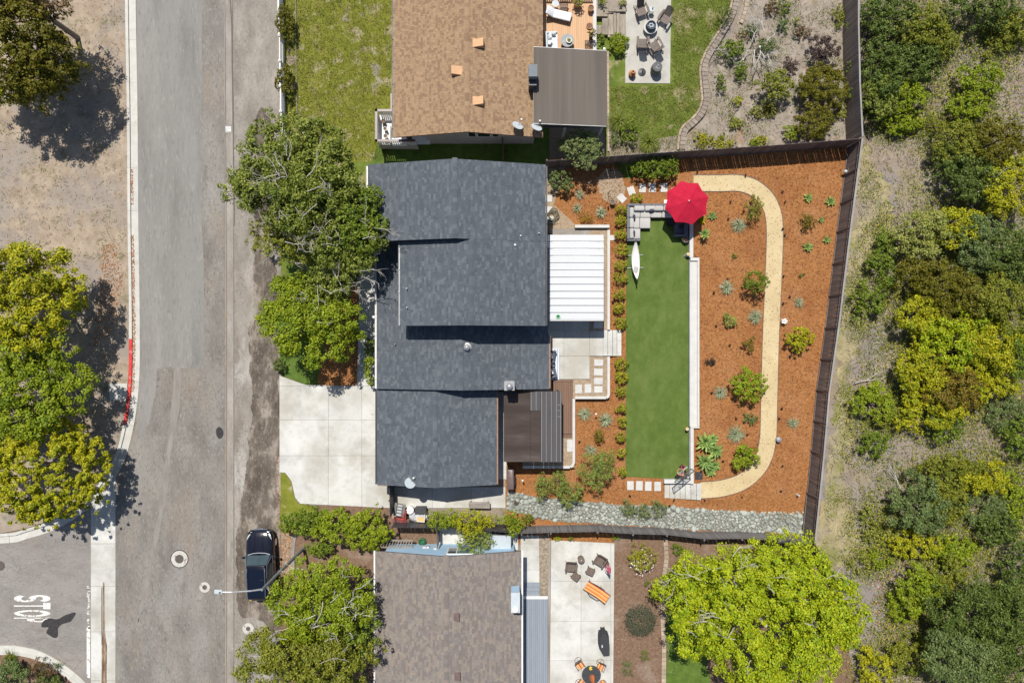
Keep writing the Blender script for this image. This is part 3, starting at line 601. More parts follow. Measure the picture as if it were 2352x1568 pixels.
# --- concrete valley gutter across the side street
vg = sheet('valley_gutter', [(208,1095),(240,1060),(266,1050),(266,1700),(208,1700)], .016, m_strip)
slabs('slab', vg, [(209,1100),(240,1064),(265,1052),(265,1700),(209,1700)], [], [1151,1248,1346,1450,1562], .032, m_conc, gap=.03)
ragged('rust_stain', smooth([(236,1347),(240,1347),(241,1450),(246,1500),(243,1640),(234,1640),(233,1500),(237,1450)], 4, True), .036, mat('rust_stain', [(.10,.065,.04),(.20,.13,.08),(.33,.28,.22)], scale=2.5, stretch=(3,.5,1)), amp=0.03)
sheet('water_stain', [(233,1348),(235,1348),(235.5,1450),(236,1480),(233,1480)], .0365, m_iron)
sheet('stop_line', [(199,1440),(207,1440),(207,1557),(199,1554)], .016, m_roadpaint)
sl2 = MB()
for i in range(26):
    y = 1345+i*3.8; x0 = R.uniform(199,203)
    if R.random() < .8: x, yy = XY(x0, y, .016); x2, y2 = XY(R.uniform(204,207.5), y+R.uniform(1.0,3.6), .016); sl2.add([(x,yy,.016),(x2,yy+R.uniform(-.02,.02),.016),(x2,y2,.016),(x,y2,.016)], [(0,3,2,1)])
tag(sl2.build('worn_stop_line', m_roadpaint), kind='structure')
# --- STOP, painted for drivers coming from the side street: letter tops point to the main road
def stroke(path, w):
    A = offset(path, -w/2); B = offset(path, w/2); return A, B
def arc(cx, cy, rx, ry, a0, a1, n=10): return [(cx+rx*math.cos(math.radians(a0+(a1-a0)*i/n)), cy+ry*math.sin(math.radians(a0+(a1-a0)*i/n))) for i in range(n+1)]
glyph = {'S': [arc(.5,.70,.37,.20,20,270,12)+arc(.5,.30,.37,.20,90,-160,12)], 'T': [[(0,.9),(1,.9)], [(.5,0),(.5,.80)]],
         'O': [arc(.5,.5,.37,.40,0,360,20)], 'P': [[(.13,0),(.13,1)], [(.13,.9),(.55,.9)]+arc(.55,.68,.32,.22,90,-90,10)+[(.13,.46)]]}
stop = MB()
for ch, y0, y1 in (('S',1365,1382.5),('T',1383.5,1398),('O',1399.5,1416),('P',1417,1428)):
    for path in glyph[ch]:
        A, B = stroke(path, .20); n = len(path)
        vs = [P(32+b*84, y0+a*(y1-y0), .0165) for a, b in A] + [P(32+b*84, y0+a*(y1-y0), .0165) for a, b in B]
        stop.add(vs, [(i, i+1, n+i+1, n+i) for i in range(n-1)])
tag(stop.build('stop_marking', m_roadpaint), kind='structure')
ragged('tar_patch', smooth([(96,1438),(100,1424),(115,1418),(130,1420),(150,1412),(168,1405),(174,1408),(168,1420),(160,1428),(142,1432),(132,1445),(128,1462),(108,1452),(112,1440)], 5, True), .0185, m_tar, amp=0.12)
sheet('oil_patch', smooth([(497,985),(505,980),(513,990),(511,1003),(503,1007),(497,998)], 5, True), .020, m_tar)
def manhole(name, label, px, py, r0, r1, ring=m_manring):
    c = P(px, py, .02); t = thing(name, label, 'manhole cover', (c.x, c.y, .01)); a, b = M(r0), M(r1)
    MB().lathe([(b+.01,0),(a,0),(a,.012),(b+.01,.012)], 28).build('ring', ring, t, False)
    MB().lathe([(b,0),(b,.016),(b*.6,.02)], 24).build('cover', m_iron, t, False)
    if r0 > 15: MB().lathe([(a+.005,0),(a+.06,0),(a+.06,.006),(a+.005,.006)], 28).build('sealant', m_tar, t, False)
manhole('manhole', 'big manhole with a wide chipped white ring in the main street', 412, 1283, 19, 10)
manhole('manhole', 'small manhole with a chipped white ring between the big manhole and the car', 470, 1348, 12, 5.5)
manhole('manhole', 'small pale ringed manhole in the dirt behind the parked car', 570, 1443, 13, 5)
manhole('manhole', 'dark manhole in the side street beside the kerb corner', 0, 1299, 11, 9, m_iron)
c = P(525, 297); t = thing('utility_box_lid', 'square grey lid set in the old gutter strip', 'lid', (c.x, c.y, .014), 2)
MB().box(-.24,.24,-.30,.30,0,.012).build('frame', m_strip, t, False); MB().box(-.19,.19,-.19,.19,.004,.02).build('lid_plate', m_grey, t, False)

# --- driveway, entrance walk, front garden
drive_px = [(642,863),(703,884),(810,886),(820,881),(823,780),(824,690),(818,640),(840,600),(866,600),(866,1050),(868,1115),(894,1117),(895,1166),(690,1156),(678,1142),(670,1105),(655,1085),(642,1084)]
dw = sheet('driveway', drive_px, .045, m_strip, thick=.06)
slabs('slab', dw, drive_px, [754,831], [720,800,886.5,964,1046], .075, m_conc, gap=.018)
sheet('front_mulch', smooth([(735,884),(732,860),(742,810),(760,740),(800,640),(822,640),(822,872),(812,884)], 3, True), .06, m_mulch, thick=.08)
sheet('front_lawn', [(645,862),(640,780),(640,700),(670,600),(760,640),(745,800),(731,884),(703,883)], .055, m_lawn2, thick=.08)
sheet('front_lawn', [(645,372),(872,372),(872,642),(645,642)], .035, m_lawn3, thick=.05)
sheet('kerbside_grass', smooth([(645,1086),(653,1086),(668,1106),(677,1143),(690,1157),(720,1165),(720,1220),(650,1220),(645,1150)], 3, True), .05, m_lawn, thick=.06)
sheet('kerbside_ground', [(643,1160),(900,1160),(900,1275),(860,1275),(860,1700),(643,1700)], .03, m_brown, thick=.05)
sheet('pebble_strip', [(645,1208),(672,1200),(690,1215),(674,1250),(672,1320),(650,1325)], .045, m_pebble)
ribbon('garden_border', resample(pxs(smooth([(688,1214),(678,1232),(674,1255),(673,1285),(676,1320)], 6)), .2), -.11, .11, .03, .09, m_strip, kind='structure')
# --- neighbour to the north: front lawn
sheet('front_lawn', [(652,-300),(905,-300),(905,372),(652,372)], .05, m_lawn, thick=.06)
ribbon('lawn_edging', resample(pxs([(679,-300),(681,120),(684,300),(686,372)]), .5), -.025, .025, .04, .13, m_wood, kind='structure')
ragged('bare_patch', smooth([(655,128),(680,126),(682,146),(668,150),(654,146)], 4, True), .056, m_pebble, amp=0.2)
sheet('side_yard', [(880,290),(1262,290),(1262,385),(850,385)], .054, m_lawn2)

# --- the main garden, low part
sheet('garden_bed', [(1160,372),(1640,340),(1950,325),(1893,1045),(1852,1240),(1640,1243),(1160,1250)], .012, m_mulch)
turf = sheet('turf', [(1439,470),(1584,470),(1585,1101),(1437,1094),(1438,760)], .045, m_turf, thick=.04)
ragged('bare_mulch_patch', smooth([(1375,410),(1420,390),(1435,420),(1428,455),(1395,470),(1372,450)], 6, True), .018, m_tan, amp=0.45)
for y in (566, 702, 838, 974): sheet('turf_seam', [(1439,y),(1584,y+.3),(1584,y+.9),(1439,y+.6)], .049, m_lawn2)
# raised terrace east of the retaining wall
ZT = .20
tp = [(1586,402),(1600,352),(1950,322),(1955,522),(1925,752),(1893,1045),(1886,1120),(1740,1135),(1690,1148),(1612,1146),(1612,1110),(1590,1110),(1590,985),(1604,982),(1604,590),(1590,590),(1590,440)]
terrace = sheet('terrace', tp, ZT, m_mulch, thick=.55)
sk = MB(); top = [(1612,1146),(1690,1148),(1740,1135),(1886,1120)]; bot = [(1612,1162),(1690,1176),(1740,1182),(1884,1184)]
vs = [P(a,b,ZT) for a,b in top]+[P(a,b,.02) for a,b in bot]; sk.add(vs, [(i+1,i,4+i,5+i) for i in range(3)])
vs = [P(1586,402,ZT), P(1600,352,ZT), P(1520,352,.02), P(1530,430,.02), P(1588,440,.02), P(1588,440,ZT)]; sk.add(vs, [(0,1,2,3),(0,3,4,5)])
tag(sk.build('terrace_slope', m_mulch), kind='structure')
# curved path of decomposed granite
pc = smooth([(1593,421),(1650,421),(1700,421),(1740,437),(1768,470),(1779,522),(1776,640),(1770,780),(1766,930),(1763,1010),(1748,1062),(1710,1102),(1660,1120),(1608,1125)], 8)
pcw = resample(pxs(pc, ZT), .25)
path = tag(ribbon('garden_path', pcw, -.57, .57, ZT-.01, ZT+.015, m_dg), kind='structure')
for d in (-.60, .57): ribbon('path_edging', pcw, d, d+.035, ZT-.02, ZT+.055, m_ventbrn, path)
# retaining wall with its bench seat, as one thing
rw = thing('retaining_wall', 'long white retaining wall with a bench ledge along the turf', 'wall', tuple(P(1590,780)))
def wbox(x0, x1, y0, y1, z0, z1, nm, m):
    a = P(x0, y1, z1); b = P(x1, y0, z1); MB().box(a.x, b.x, a.y, b.y, z0, z1).build(nm, m, rw)
wbox(1584,1592.5,436,591,0,.42,'wall_cap',m_stucco); wbox(1585,1602,599,978,0,.28,'bench_seat',m_stucco); wbox(1602,1606.5,599,978,0,.42,'bench_back',m_stucco)
wbox(1586,1606.5,591.5,598.5,0,.42,'wall_return',m_stucco); wbox(1586,1606.5,978.5,983,0,.42,'wall_return',m_stucco); wbox(1586,1593.5,983.5,1111,0,.42,'wall_cap',m_stucco)
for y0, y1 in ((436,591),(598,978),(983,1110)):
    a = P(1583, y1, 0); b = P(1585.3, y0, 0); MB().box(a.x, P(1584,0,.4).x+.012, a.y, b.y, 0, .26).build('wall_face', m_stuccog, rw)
# garden steps up to the path
gs = thing('garden_steps', 'pale concrete steps climbing from the mulch to the sandy path', 'steps', tuple(P(1568,1128)))
xs = [1526,1538,1550,1562,1574,1587,1600,1611]
for i in range(7):
    z = .05+.028*i; a = P(xs[i]+.5, 1143+i*.8, z); b = P(xs[i+1]-.4, 1110, z); MB().box(a.x, b.x, a.y, b.y, -.02, z).build('step', m_conc, gs)
a = P(1526,1110,.42); b = P(1587,1101,.42); MB().box(a.x, b.x, a.y, b.y, 0, .40).build('cheek_wall', m_stucco, gs)
# --- patio, gravel court, white kerb walls
ZP = .40
pat = [(1262,735),(1262,871),(1355,871),(1355,818),(1385,818),(1385,756),(1396,756),(1396,525),(1262,525)]
patio = sheet('patio', pat, ZP, m_strip, thick=.42)
slabs('slab', patio, [(1256,735),(1256,870),(1354,870),(1354,817),(1385,817),(1385,760),(1354,760),(1354,735)], [1295,1354], [759,817.5], ZP+.03, m_conc, gap=.02)
slabs('slab', patio, [(1262,545),(1354,545),(1354,733),(1262,733)], [1308], [600,667], ZP+.03, m_conc, gap=.02)
gravel = sheet('gravel_court', [(1355,819),(1396,819),(1396,914),(1320,914),(1320,1074),(1200,1074),(1200,866),(1355,872)], ZP-.02, m_tan, thick=.42)
sheet('gravel_strip', [(1355,525),(1396,525),(1396,759),(1355,759)], ZP+.004, m_tan)
sheet('gravel_strip', [(1254,380),(1300,380),(1285,430),(1272,470),(1320,515),(1320,545),(1254,545)], .03, m_tan)
def pavers(parent, spots, z, m=m_paver, th=.04):
    for px, py, w, h, a in spots:
        c = P(px, py, z); mt = Matrix.Translation(c-Vector((0,0,th/2))) @ Matrix.Rotation(math.radians(a), 4, 'Z')
        MB().mbox(mt, M(w, z), M(h, z), th).build('paver', m, parent)
pavers(gravel, [(1375,832.5,20,15,0),(1374.5,854,20,15.5,-1),(1374.5,875,20,15,0),(1374.5,894,19,15,0),(1329,893,15.5,20,1),(1350.5,892,15,20,0),(1311,1023,17,28,0)], ZP+.02)
pavers(patio, [(1374,746,20,15,0)], ZP+.03)
garden_st = sheet('stepping_stone_bed', [(1415,445),(1440,410),(1582,405),(1582,432),(1445,445),(1430,470)], .016, m_mulch)
pavers(garden_st, [(1428,455,19,15,-45),(1450,438,16,19,20),(1476,432,15.5,20,-2),(1498.5,431,15.5,20.5,-2),(1525,431,15.5,20,2),(1549,428,15.5,20,3),(1575,421,16,18,0)], .05)
pavers(garden_st, [(1448,1114.5,15,20,1),(1468.5,1115,15.5,21,-2),(1489,1116,15,21,-2),(1510.5,1116.5,15,21,0)], .05)
pavers(garden_st, [(1259,456,18,15,0),(1259,482,18,15,0),(1261,505,20,16,0)]+[(1302+i*25.5, 546, 17, 12, 0) for i in range(5)], .06)
kw = thing('kerb_wall', 'white kerb wall stepping round the gravel court beside the boxwood hedge', 'wall', tuple(P(1396,850)))
def kwall(pts, nm='wall_run'): ribbon(nm, pxs(pts, ZP+.12), -.09, .09, 0, ZP+.12, m_stucco, kw)
kwall([(1398,819),(1398,905),(1397,910),(1393,913)]); kwall([(1392.4,913),(1321,913)]); kwall([(1318,915.6),(1318,1062),(1315,1069),(1310,1072)]); kwall([(1309,1072.5),(1201,1072.5)])
kw2 = thing('kerb_wall', 'white kerb wall beside the corrugated patio cover', 'wall', tuple(P(1397,640)))
ribbon('wall_run', pxs([(1398,528),(1398,757)], ZP+.12), -.09, .09, 0, ZP+.12, m_stucco, kw2); ribbon('wall_run', pxs([(1320,520.5),(1399,520.5)], ZP+.12), -.1, .1, 0, ZP+.30, m_stucco, kw2)
ps = thing('patio_steps', 'three concrete steps leading from the patio down to the turf', 'steps', tuple(P(1408,788)))
for i, (x0, x1) in enumerate(((1385,1396),(1396,1407),(1407,1417),(1417,1427.5))):
    z = ZP+.03-i*.1; a = P(x0+.5,817,z); b = P(x1-.4,758,z); MB().box(a.x, b.x, a.y, b.y, -.02, z).build('step', m_conc, ps)
# composite deck under the pergola
dk = sheet('timber_deck', [(1268,872),(1315.5,872),(1315.5,1004),(1200,1004),(1200,905),(1268,905)], ZP+.02, m_vein, thick=.2)
x = 1271.0
while x < 1313:
    y1 = 996 if x > 1160 else 996; a = P(x+.25,996,ZP+.05); b = P(x+4.65,877 if x > 1266 else 906,ZP+.05); MB().box(a.x, b.x, a.y, b.y, ZP+.0205, ZP+.05).build('deck_board', m_deckbrn, dk); x += 4.9
for y in (872.2, 997.2, 1001.4):
    a = P(1271,y+4,ZP+.05); b = P(1315.3,y+.3,ZP+.05); MB().box(a.x, b.x, a.y, b.y, ZP+.0205, ZP+.05-(.12 if y > 1000 else 0)+(.0 if y<1000 else .09)).build('deck_board', m_deckbrn, dk)
# side yard concrete south of the garage
sy = [(868,1118),(1161,1118),(1161,1166),(897,1166),(897,1140)]
syd = sheet('side_yard_concrete', sy, .05, m_strip, thick=.06); slabs('slab', syd, sy, [993,1083,1112], [], .075, m_conc)
sheet('concrete_strip', [(1140,900),(1163,900),(1163,1100),(1140,1100)], .06, m_conc, thick=.05)
# dry creek of green stones
cr_top = [(1166,1128),(1200,1133),(1230,1141),(1290,1146),(1350,1153),(1425,1159),(1545,1164),(1640,1171),(1764,1176),(1850,1174)]
cr_bot = [(1850,1230),(1764,1221),(1600,1217),(1500,1209),(1400,1204),(1320,1198),(1270,1196),(1220,1183),(1166,1172)]
creek = sheet('rock_creek', cr_top+cr_bot, .028, m_grav)
def rock_mesh(seed):
    g = random.Random(seed); b = MB(); b.ell((0,0,0), (1,1,1), 7, 5); a, c_, d = g.uniform(.8,1.15), g.uniform(.7,1.0), g.uniform(.5,.7)
    b.v = [(x*a*(1+.22*g.uniform(-1,1)), y*c_*(1+.22*g.uniform(-1,1)), z*d*(1+.2*g.uniform(-1,1))) for x,y,z in b.v]; return b.mesh('stone', m_rock)
rocks = [rock_mesh(i) for i in range(10)]; cpoly = pxs(cr_top+cr_bot)
pts = sample(cpoly, 9000); pts2 = []; grid = {}
for x, y in pts:                                    # dart throwing, mixed sizes
    r = R.choice((.07,.085,.10,.12,.14,.17,.20)); gx, gy = int(x/.35), int(y/.35); ok = True
    for i in (-1,0,1):
        for j in (-1,0,1):
            for (a, b, q) in grid.get((gx+i, gy+j), ()):
                if (a-x)**2+(b-y)**2 < (.80*(q+r))**2: ok = False; break
            if not ok: break
        if not ok: break
    if ok: grid.setdefault((gx, gy), []).append((x, y, r)); pts2.append((x, y, r))
pts2.sort(key=lambda p: -p[2]); sb = MB()
for i, (x, y, r) in enumerate(pts2):
    mt = Matrix.Translation((x, y, .04+r*.25)) @ Matrix.Rotation(R.uniform(0, 6.3), 4, 'Z') @ Matrix.Scale(r*1.12, 4)
    if i < 300: o = link('stone', R.choice(rocks), creek, False); o.matrix_basis = mt
    else: me = R.choice(rocks); sb.add([mt @ v.co for v in me.vertices], [tuple(p.vertices) for p in me.polygons])
o = sb.build('small_stones', m_rock, creek); o['kind'] = 'stuff'
for name, lab, px, py, r in (('drain_grate','round black drain grate among the creek stones',1186,1154,5.5),):
    c = P(px, py, .12); t = thing(name, lab, 'drain', (c.x, c.y, .1)); MB().lathe([(M(r),0),(M(r),.03),(M(r)*.9,.035)], 16).build('rim', m_black, t, False)
    for i in range(-3, 4): MB().box(i*.045-.012, i*.045+.012, -.13, .13, .035, .045).build('bar', m_iron, t, False)

# --- neighbour to the south: patio, beds, deck
sp = [(1266,1240),(1411,1247),(1410,1400),(1407,1700),(1262,1700)]
spat = sheet('back_patio', sp, .05, m_strip, thick=.06)
slabs('slab', spat, sp, [1334.5,1403], [1334,1426,1516], .08, m_conc)
ribbon('patio_edge', pxs([(1262,1240),(1258,1700)]), -.08, .08, 0, .12, m_strip, kind='structure')
sheet('pebble_side_strip', [(1238,1228),(1262,1228),(1258,1366),(1239,1366)], .03, m_pebble)
swk = sheet('side_walk', [(1196,1228),(1238,1228),(1239,1340),(1196,1340)], .05, m_strip, thick=.06); slabs('slab', swk, [(1196,1229),(1238,1229),(1239,1340),(1196,1340)], [], [1248,1308], .07, m_conc)
sheet('back_bed', [(1410,1225),(1540,1228),(1690,1240),(1860,1250),(1890,1300),(2010,1700),(1405,1700)], .02, m_brown)
ragged('shady_lawn', smooth([(1533,1390),(1545,1370),(1600,1400),(1640,1700),(1520,1700),(1528,1560),(1531,1480)], 4, True), .04, m_lawn2, amp=0.2)
be = resample(pxs([(1527,1232),(1530,1280),(1522,1340),(1521,1420),(1524,1480),(1523,1640)]), .1)
edge = tag(ribbon('block_edging', be, -.10, .10, 0, .06, m_brown), kind='structure'); ribbon_pieces('block', be, -.15, .15, 0, .15, m_block, edge, .33, .03)
gd = sheet('back_deck', [(1198,1372),(1257,1372),(1257,1700),(1198,1700)], .37, m_vein, thick=.4)
x = 1198.5
while x < 1256:
    a = P(x+.2,1700,.40); b = P(x+4.4,1375,.40); MB().box(a.x, b.x, a.y, b.y, .371, .40).build('deck_board', m_deckgry, gd); x += 4.6
a = P(1198,1375,.41); b = P(1258,1369,.41); MB().box(a.x, b.x, a.y, b.y, .3, .41).build('deck_trim', m_white, gd)
for i in range(3):
    z = .12+i*.09; a = P(1199,1347+i*10.5,z); b = P(1239.5,1337+i*10.5,z); MB().box(a.x,b.x,a.y,b.y,0,z).build('deck_step', m_deckgry, gd)
    a = P(1199,1348.5+i*10.5,z+.01); b = P(1239.5,1347.1+i*10.5,z+.01); MB().box(a.x,b.x,a.y,b.y,0,z+.012).build('step_nosing', m_white, gd)
sheet('side_path', [(1009,1212),(1190,1212),(1190,1262),(1009,1262)], .05, m_conc, thick=.06)
sheet('side_mulch', [(898,1190),(1003,1190),(1003,1262),(898,1262)], .045, m_brown, thick=.06)

# --- neighbour to the north: back garden
sheet('back_lawn', smooth([(1395,-300),(1690,-300),(1694,0),(1668,55),(1630,110),(1612,150),(1613,190),(1616,235),(1605,268),(1580,298),(1556,325),(1552,352),(1395,365)], 3, True), .04, m_lawn3, thick=.05)
sheet('soil_bed', [(1400,282),(1440,285),(1480,325),(1560,310),(1556,352),(1400,366)], .045, m_soil)
np_ = sheet('fire_patio', [(1440,-300),(1545,-300),(1539,192),(1436,191)], .08, mat('grey_concrete', [(.36,.345,.31),(.43,.415,.375),(.47,.455,.415)], scale=1.1, detail=8, bump=.25, layers=[((.30,.28,.245), .6, .56, .7, .4)]), thick=.1)
ub = [(1560,352),(1565,322),(1598,290),(1628,262),(1636,225),(1626,180),(1632,145),(1655,110),(1690,60),(1708,-10),(1706,-300),(1965,-300),(1962,100),(1966,190),(1968,322),(1764,340)]
bed = sheet('planting_bed', ub, .06, m_soil, thick=.08)
bp = resample(pxs(smooth([(1690,-60),(1691,0),(1680,40),(1655,85),(1630,125),(1618,158),(1620,200),(1622,232),(1612,262),(1592,285),(1572,305),(1566,350)], 6)), .1)
be2 = tag(ribbon('block_wall', bp, -.18, .10, 0, .16, m_soil), kind='structure')
ribbon_pieces('block', bp, -.22, .16, .0, .24, m_brick, be2, .26, .03); ribbon_pieces('block', offset(bp, -.3), -.10, .05, .0, .17, m_block, be2, .5, .03)
bq = resample(pxs(smooth([(1712,-60),(1714,0),(1706,40),(1698,60)], 5)), .1); ribbon_pieces('block', bq, -.12, .12, .0, .2, m_block, be2, .3, .03)
bl2 = resample(pxs([(1395.5,120),(1397,352)]), .1); ribbon_pieces('block', bl2, -.07, .07, 0, .16, m_block, be2, .36, .02)
# timber terrace steps beside the deck
ts = thing('timber_steps', 'weathered railway sleeper steps between the orange deck and the grey patio', 'steps', tuple(P(1405,50)))
for x0, x1, y0, y1, z in ((1370,1383,58,79,.42),(1383,1397,42,80,.34),(1397,1409,33,80,.28),(1409,1416,28,80,.22),(1416.5,1424,28,80,.2),(1424,1438,27,80,.12),(1397,1438,22,27,.32),(1370,1396,33,38,.46),(1396,1402,80,86,.3),(1402,1438,80,84,.2)):
    a = P(x0+.3,y1-.3,z); b = P(x1-.3,y0+.3,z); MB().box(a.x,b.x,a.y,b.y,0,z).build('sleeper', m_timber, ts)
sheet('timber_bed', [(1370,-60),(1438,-60),(1438,24),(1370,36)], .25, m_soil, thick=.25)
od = sheet('orange_deck', [(1248,-150),(1362,-150),(1362,200),(1248,200)], .82, m_vein, thick=.85)
x = 1248.0
while x < 1359:
    a = P(x+.12,118,.85); b = P(x+4.1,-150,.85); MB().box(a.x,b.x,a.y,b.y,.821,.85).build('deck_board', m_deckorg, od); x += 4.22
a = P(1362,118,.95); b = P(1370,-150,.95); MB().box(a.x,b.x,a.y,b.y,0,.95).build('deck_kerb', m_stucco, od)
# --- beyond the fence
ragged('dry_grass_strip', smooth([(1984,330),(2040,430),(2060,520),(2010,600),(2000,720),(1960,860),(1960,960),(1935,1100),(1960,1200),(1945,1300),(1885,1260),(1876,1230),(1897,1045),(1932,752),(1960,522)], 5, True), .012, m_dry, amp=0.7)
ragged('worn_track', smooth([(1995,880),(2010,840),(2040,800),(2080,790),(2075,850),(2030,900),(1998,905)], 5, True), .016, m_pebble, amp=0.5)

# --- litter that nobody could count
wildp = pxs([(1985,-120),(2480,-120),(2480,1700),(2010,1700),(1890,1260),(1905,1045),(1945,752),(1970,522)])
sticks('twigs', sample(wildp, 9000), .015, .12, .55, .022, m_straw)
sticks('twigs', sample(pxs(ub), 1800), .07, .10, .4, .018, m_straw)
sticks('twigs', sample(pxs([(-200,-100),(285,-100),(292,745),(-200,900)]), 3200), .115, .08, .28, .02, m_straw)
tpw = sample(pxs(tp, ZT), 6500); dmin = np.min(np.hypot(tpw[:,None,0]-np.array(pcw)[None,:,0], tpw[:,None,1]-np.array(pcw)[None,:,1]), axis=1)
sticks('wood_chips', tpw[dmin > .60], ZT+.004, .05, .15, .024, m_chip)
sticks('wood_chips', sample(pxs([(1262,400),(1430,390),(1436,1120),(1530,1160),(1300,1140),(1170,1120),(1180,1080),(1330,1060),(1330,920),(1402,912),(1402,525),(1330,510)]), 2600), .018, .05, .15, .024, m_chip)
sticks('wood_chips', sample(pxs([(735,880),(760,740),(822,700),(820,880)]), 500), .065, .05, .13, .022, m_chip)
sticks('wood_chips', sample(pxs([(1412,1240),(1700,1250),(1520,1600),(1410,1600)]), 900), .024, .04, .10, .02, m_straw)
crumb = np.array(pcw)[NR.integers(0, len(pcw), 700)]+NR.normal(size=(700,2))*.05; cn = NR.uniform(0, 2*PI, 700)
sticks('path_crumbs', crumb+np.column_stack([np.cos(cn), np.sin(cn)])*np.minimum(.62, .66-np.abs(NR.normal(size=700))*.10)[:,None], ZT+.017, .03, .10, .02, m_chip)
def litter(name, poly, n, z, size, m, cluster=None):
    p = sample(poly, n); pos = np.column_stack([p, NR.uniform(.005, .03, n)+z]); nrm = NR.normal(size=(n,3))*.35+np.array([0,0,1.])
    V = leaf_array(pos, nrm, size, .7); o = link(name, npmesh(name, V, np.arange(len(V)).reshape(-1,4), m)); o['kind'] = 'stuff'; return o
litter('fallen_leaves', pxs([(300,540),(308,540),(312,760),(309,900),(300,900),(301,760)]), 900, .03, .09, m_litter)
litter('fallen_leaves', pxs([(300,390),(306,390),(307,470),(301,470)]), 120, .03, .09, m_litter)
litter('fallen_leaves', pxs([(240,560),(270,560),(285,640),(262,760),(215,800),(225,700)]), 900, .115, .10, m_litter)
litter('fallen_leaves', pxs([(634,1040),(644,1040),(646,1330),(636,1330)]), 260, .02, .08, m_litter)
litter('fallen_leaves', pxs([(648,1210),(672,1205),(672,1320),(650,1320)]), 500, .05, .08, m_litter)
litter('fallen_leaves', pxs([(2010,1200),(2090,1180),(2110,1400),(2040,1500),(2000,1400)]), 700, .02, .12, m_litter)
def patchy(name, poly, n, z, size, m, thr, sc, per=7, spread=.16):
    p = sample(poly, n); keep = np.array([mnoise.noise((x*sc, y*sc, 3.1)) > thr for x, y in p]); p = p[keep]
    q = np.repeat(p, per, 0)+NR.normal(size=(len(p)*per, 2))*spread; pos = np.column_stack([q, np.abs(NR.normal(size=len(q)))*.07+z+.02])
    V = leaf_array(pos, NR.normal(size=(len(q),3))*.6+np.array([0,0,.7]), size, .45); o = link(name, npmesh(name, V, np.arange(len(V)).reshape(-1,4), m)); o['kind'] = 'stuff'; return o
patchy('weeds', wildp, 5200, .0, .11, LM['weed'], .04, .30, 8, .2)
patchy('weeds', wildp, 3000, .0, .11, LM['oliveg'], .14, .22, 8, .2)
patchy('weeds', pxs([(1985,330),(2060,520),(2000,720),(1950,1000),(1960,1300),(1885,1260),(1960,522)]), 1500, .01, .09, LM['weed'], .05, .5)
patchy('weeds', pxs([(-150,-100),(285,-100),(292,745),(-150,700)]), 1500, .11, .085, LM['weed'], .18, .55, 6, .12)
patchy('weeds', pxs(ub), 2200, .06, .10, LM['weed'], .06, .5, 7, .14)
patchy('weeds', pxs(ub), 1500, .06, .10, LM['sage'], .14, .42, 7, .14)
patchy('lawn_grass', pxs([(655,-60),(900,-60),(900,368),(655,368)]), 9000, .045, .07, LM['grass'], -.9, 2.5, 4, .1)
patchy('lawn_grass', pxs([(1546,-60),(1690,-60),(1690,0),(1616,150),(1612,250),(1550,345),(1400,360),(1400,200),(1545,198)]), 6000, .035, .07, LM['grass'], -.9, 2.5, 4, .1)

# ================================================================== BUILDINGS
SHW = (.15, .20, .26, .32, .38)
def tab_verts(w, e, lift):
    return [(0,0,0),(w,0,0),(0,0,lift),(w,0,lift),(w,e,.003),(0,e,.003)], [(2,3,4,5),(0,1,3,2),(1,4,3),(0,2,5)]
tab_meshes = {}
def shingle_plane(roof, O, U, Vd, Lu, Lv, m, quota, rg, expo=.145, regular=False):
    """courses of separate tabs on a roof plane: O eave corner, U along the eave, Vd up the slope"""
    U = U.normalized(); Vd = Vd.normalized(); Nn = U.cross(Vd)
    if Nn.z < 0: O = O+U*Lu; U = -U; Nn = U.cross(Vd)
    basis = Matrix((U, Vd, Nn)).transposed().to_4x4(); nco = int(Lv/expo); big = MB(); left = quota
    for i in range(nco-1, -1, -1):
        u = -rg.uniform(0, .1) if not regular else -(i % 2)*.13; j = 0
        while u < Lu-.02:
            if regular: w = (.22, .13)[j % 2] if rg.random() > .15 else .18
            else: w = rg.choice(SHW)
            j += 1; u0 = max(u, 0); w0 = min(u+w, Lu)-u0; lift = .010 if rg.random() < .6 else .019; gap = .006
            if w0 > .05:
                p = O+U*u0+Vd*(i*expo)+Nn*.004
                if left > 0 and abs(w0-w) < 1e-6:
                    key = (w, lift, m.name)
                    if key not in tab_meshes:
                        vs, fs = tab_verts(w-gap, expo+.03, lift); tab_meshes[key] = MB().add(vs, fs).mesh('shingle', m)
                    o = link('shingle', tab_meshes[key], roof, False); o.matrix_parent_inverse = W(roof).inverted(); o.matrix_basis = Matrix.Translation(p) @ basis; left -= 1
                else:
                    vs, fs = tab_verts(w0-gap, expo+.03, lift); big.add([p+U*x+Vd*y+Nn*z for x, y, z in vs], fs)
            u += w
    o = big.build('shingles', m, roof); o['kind'] = 'stuff'
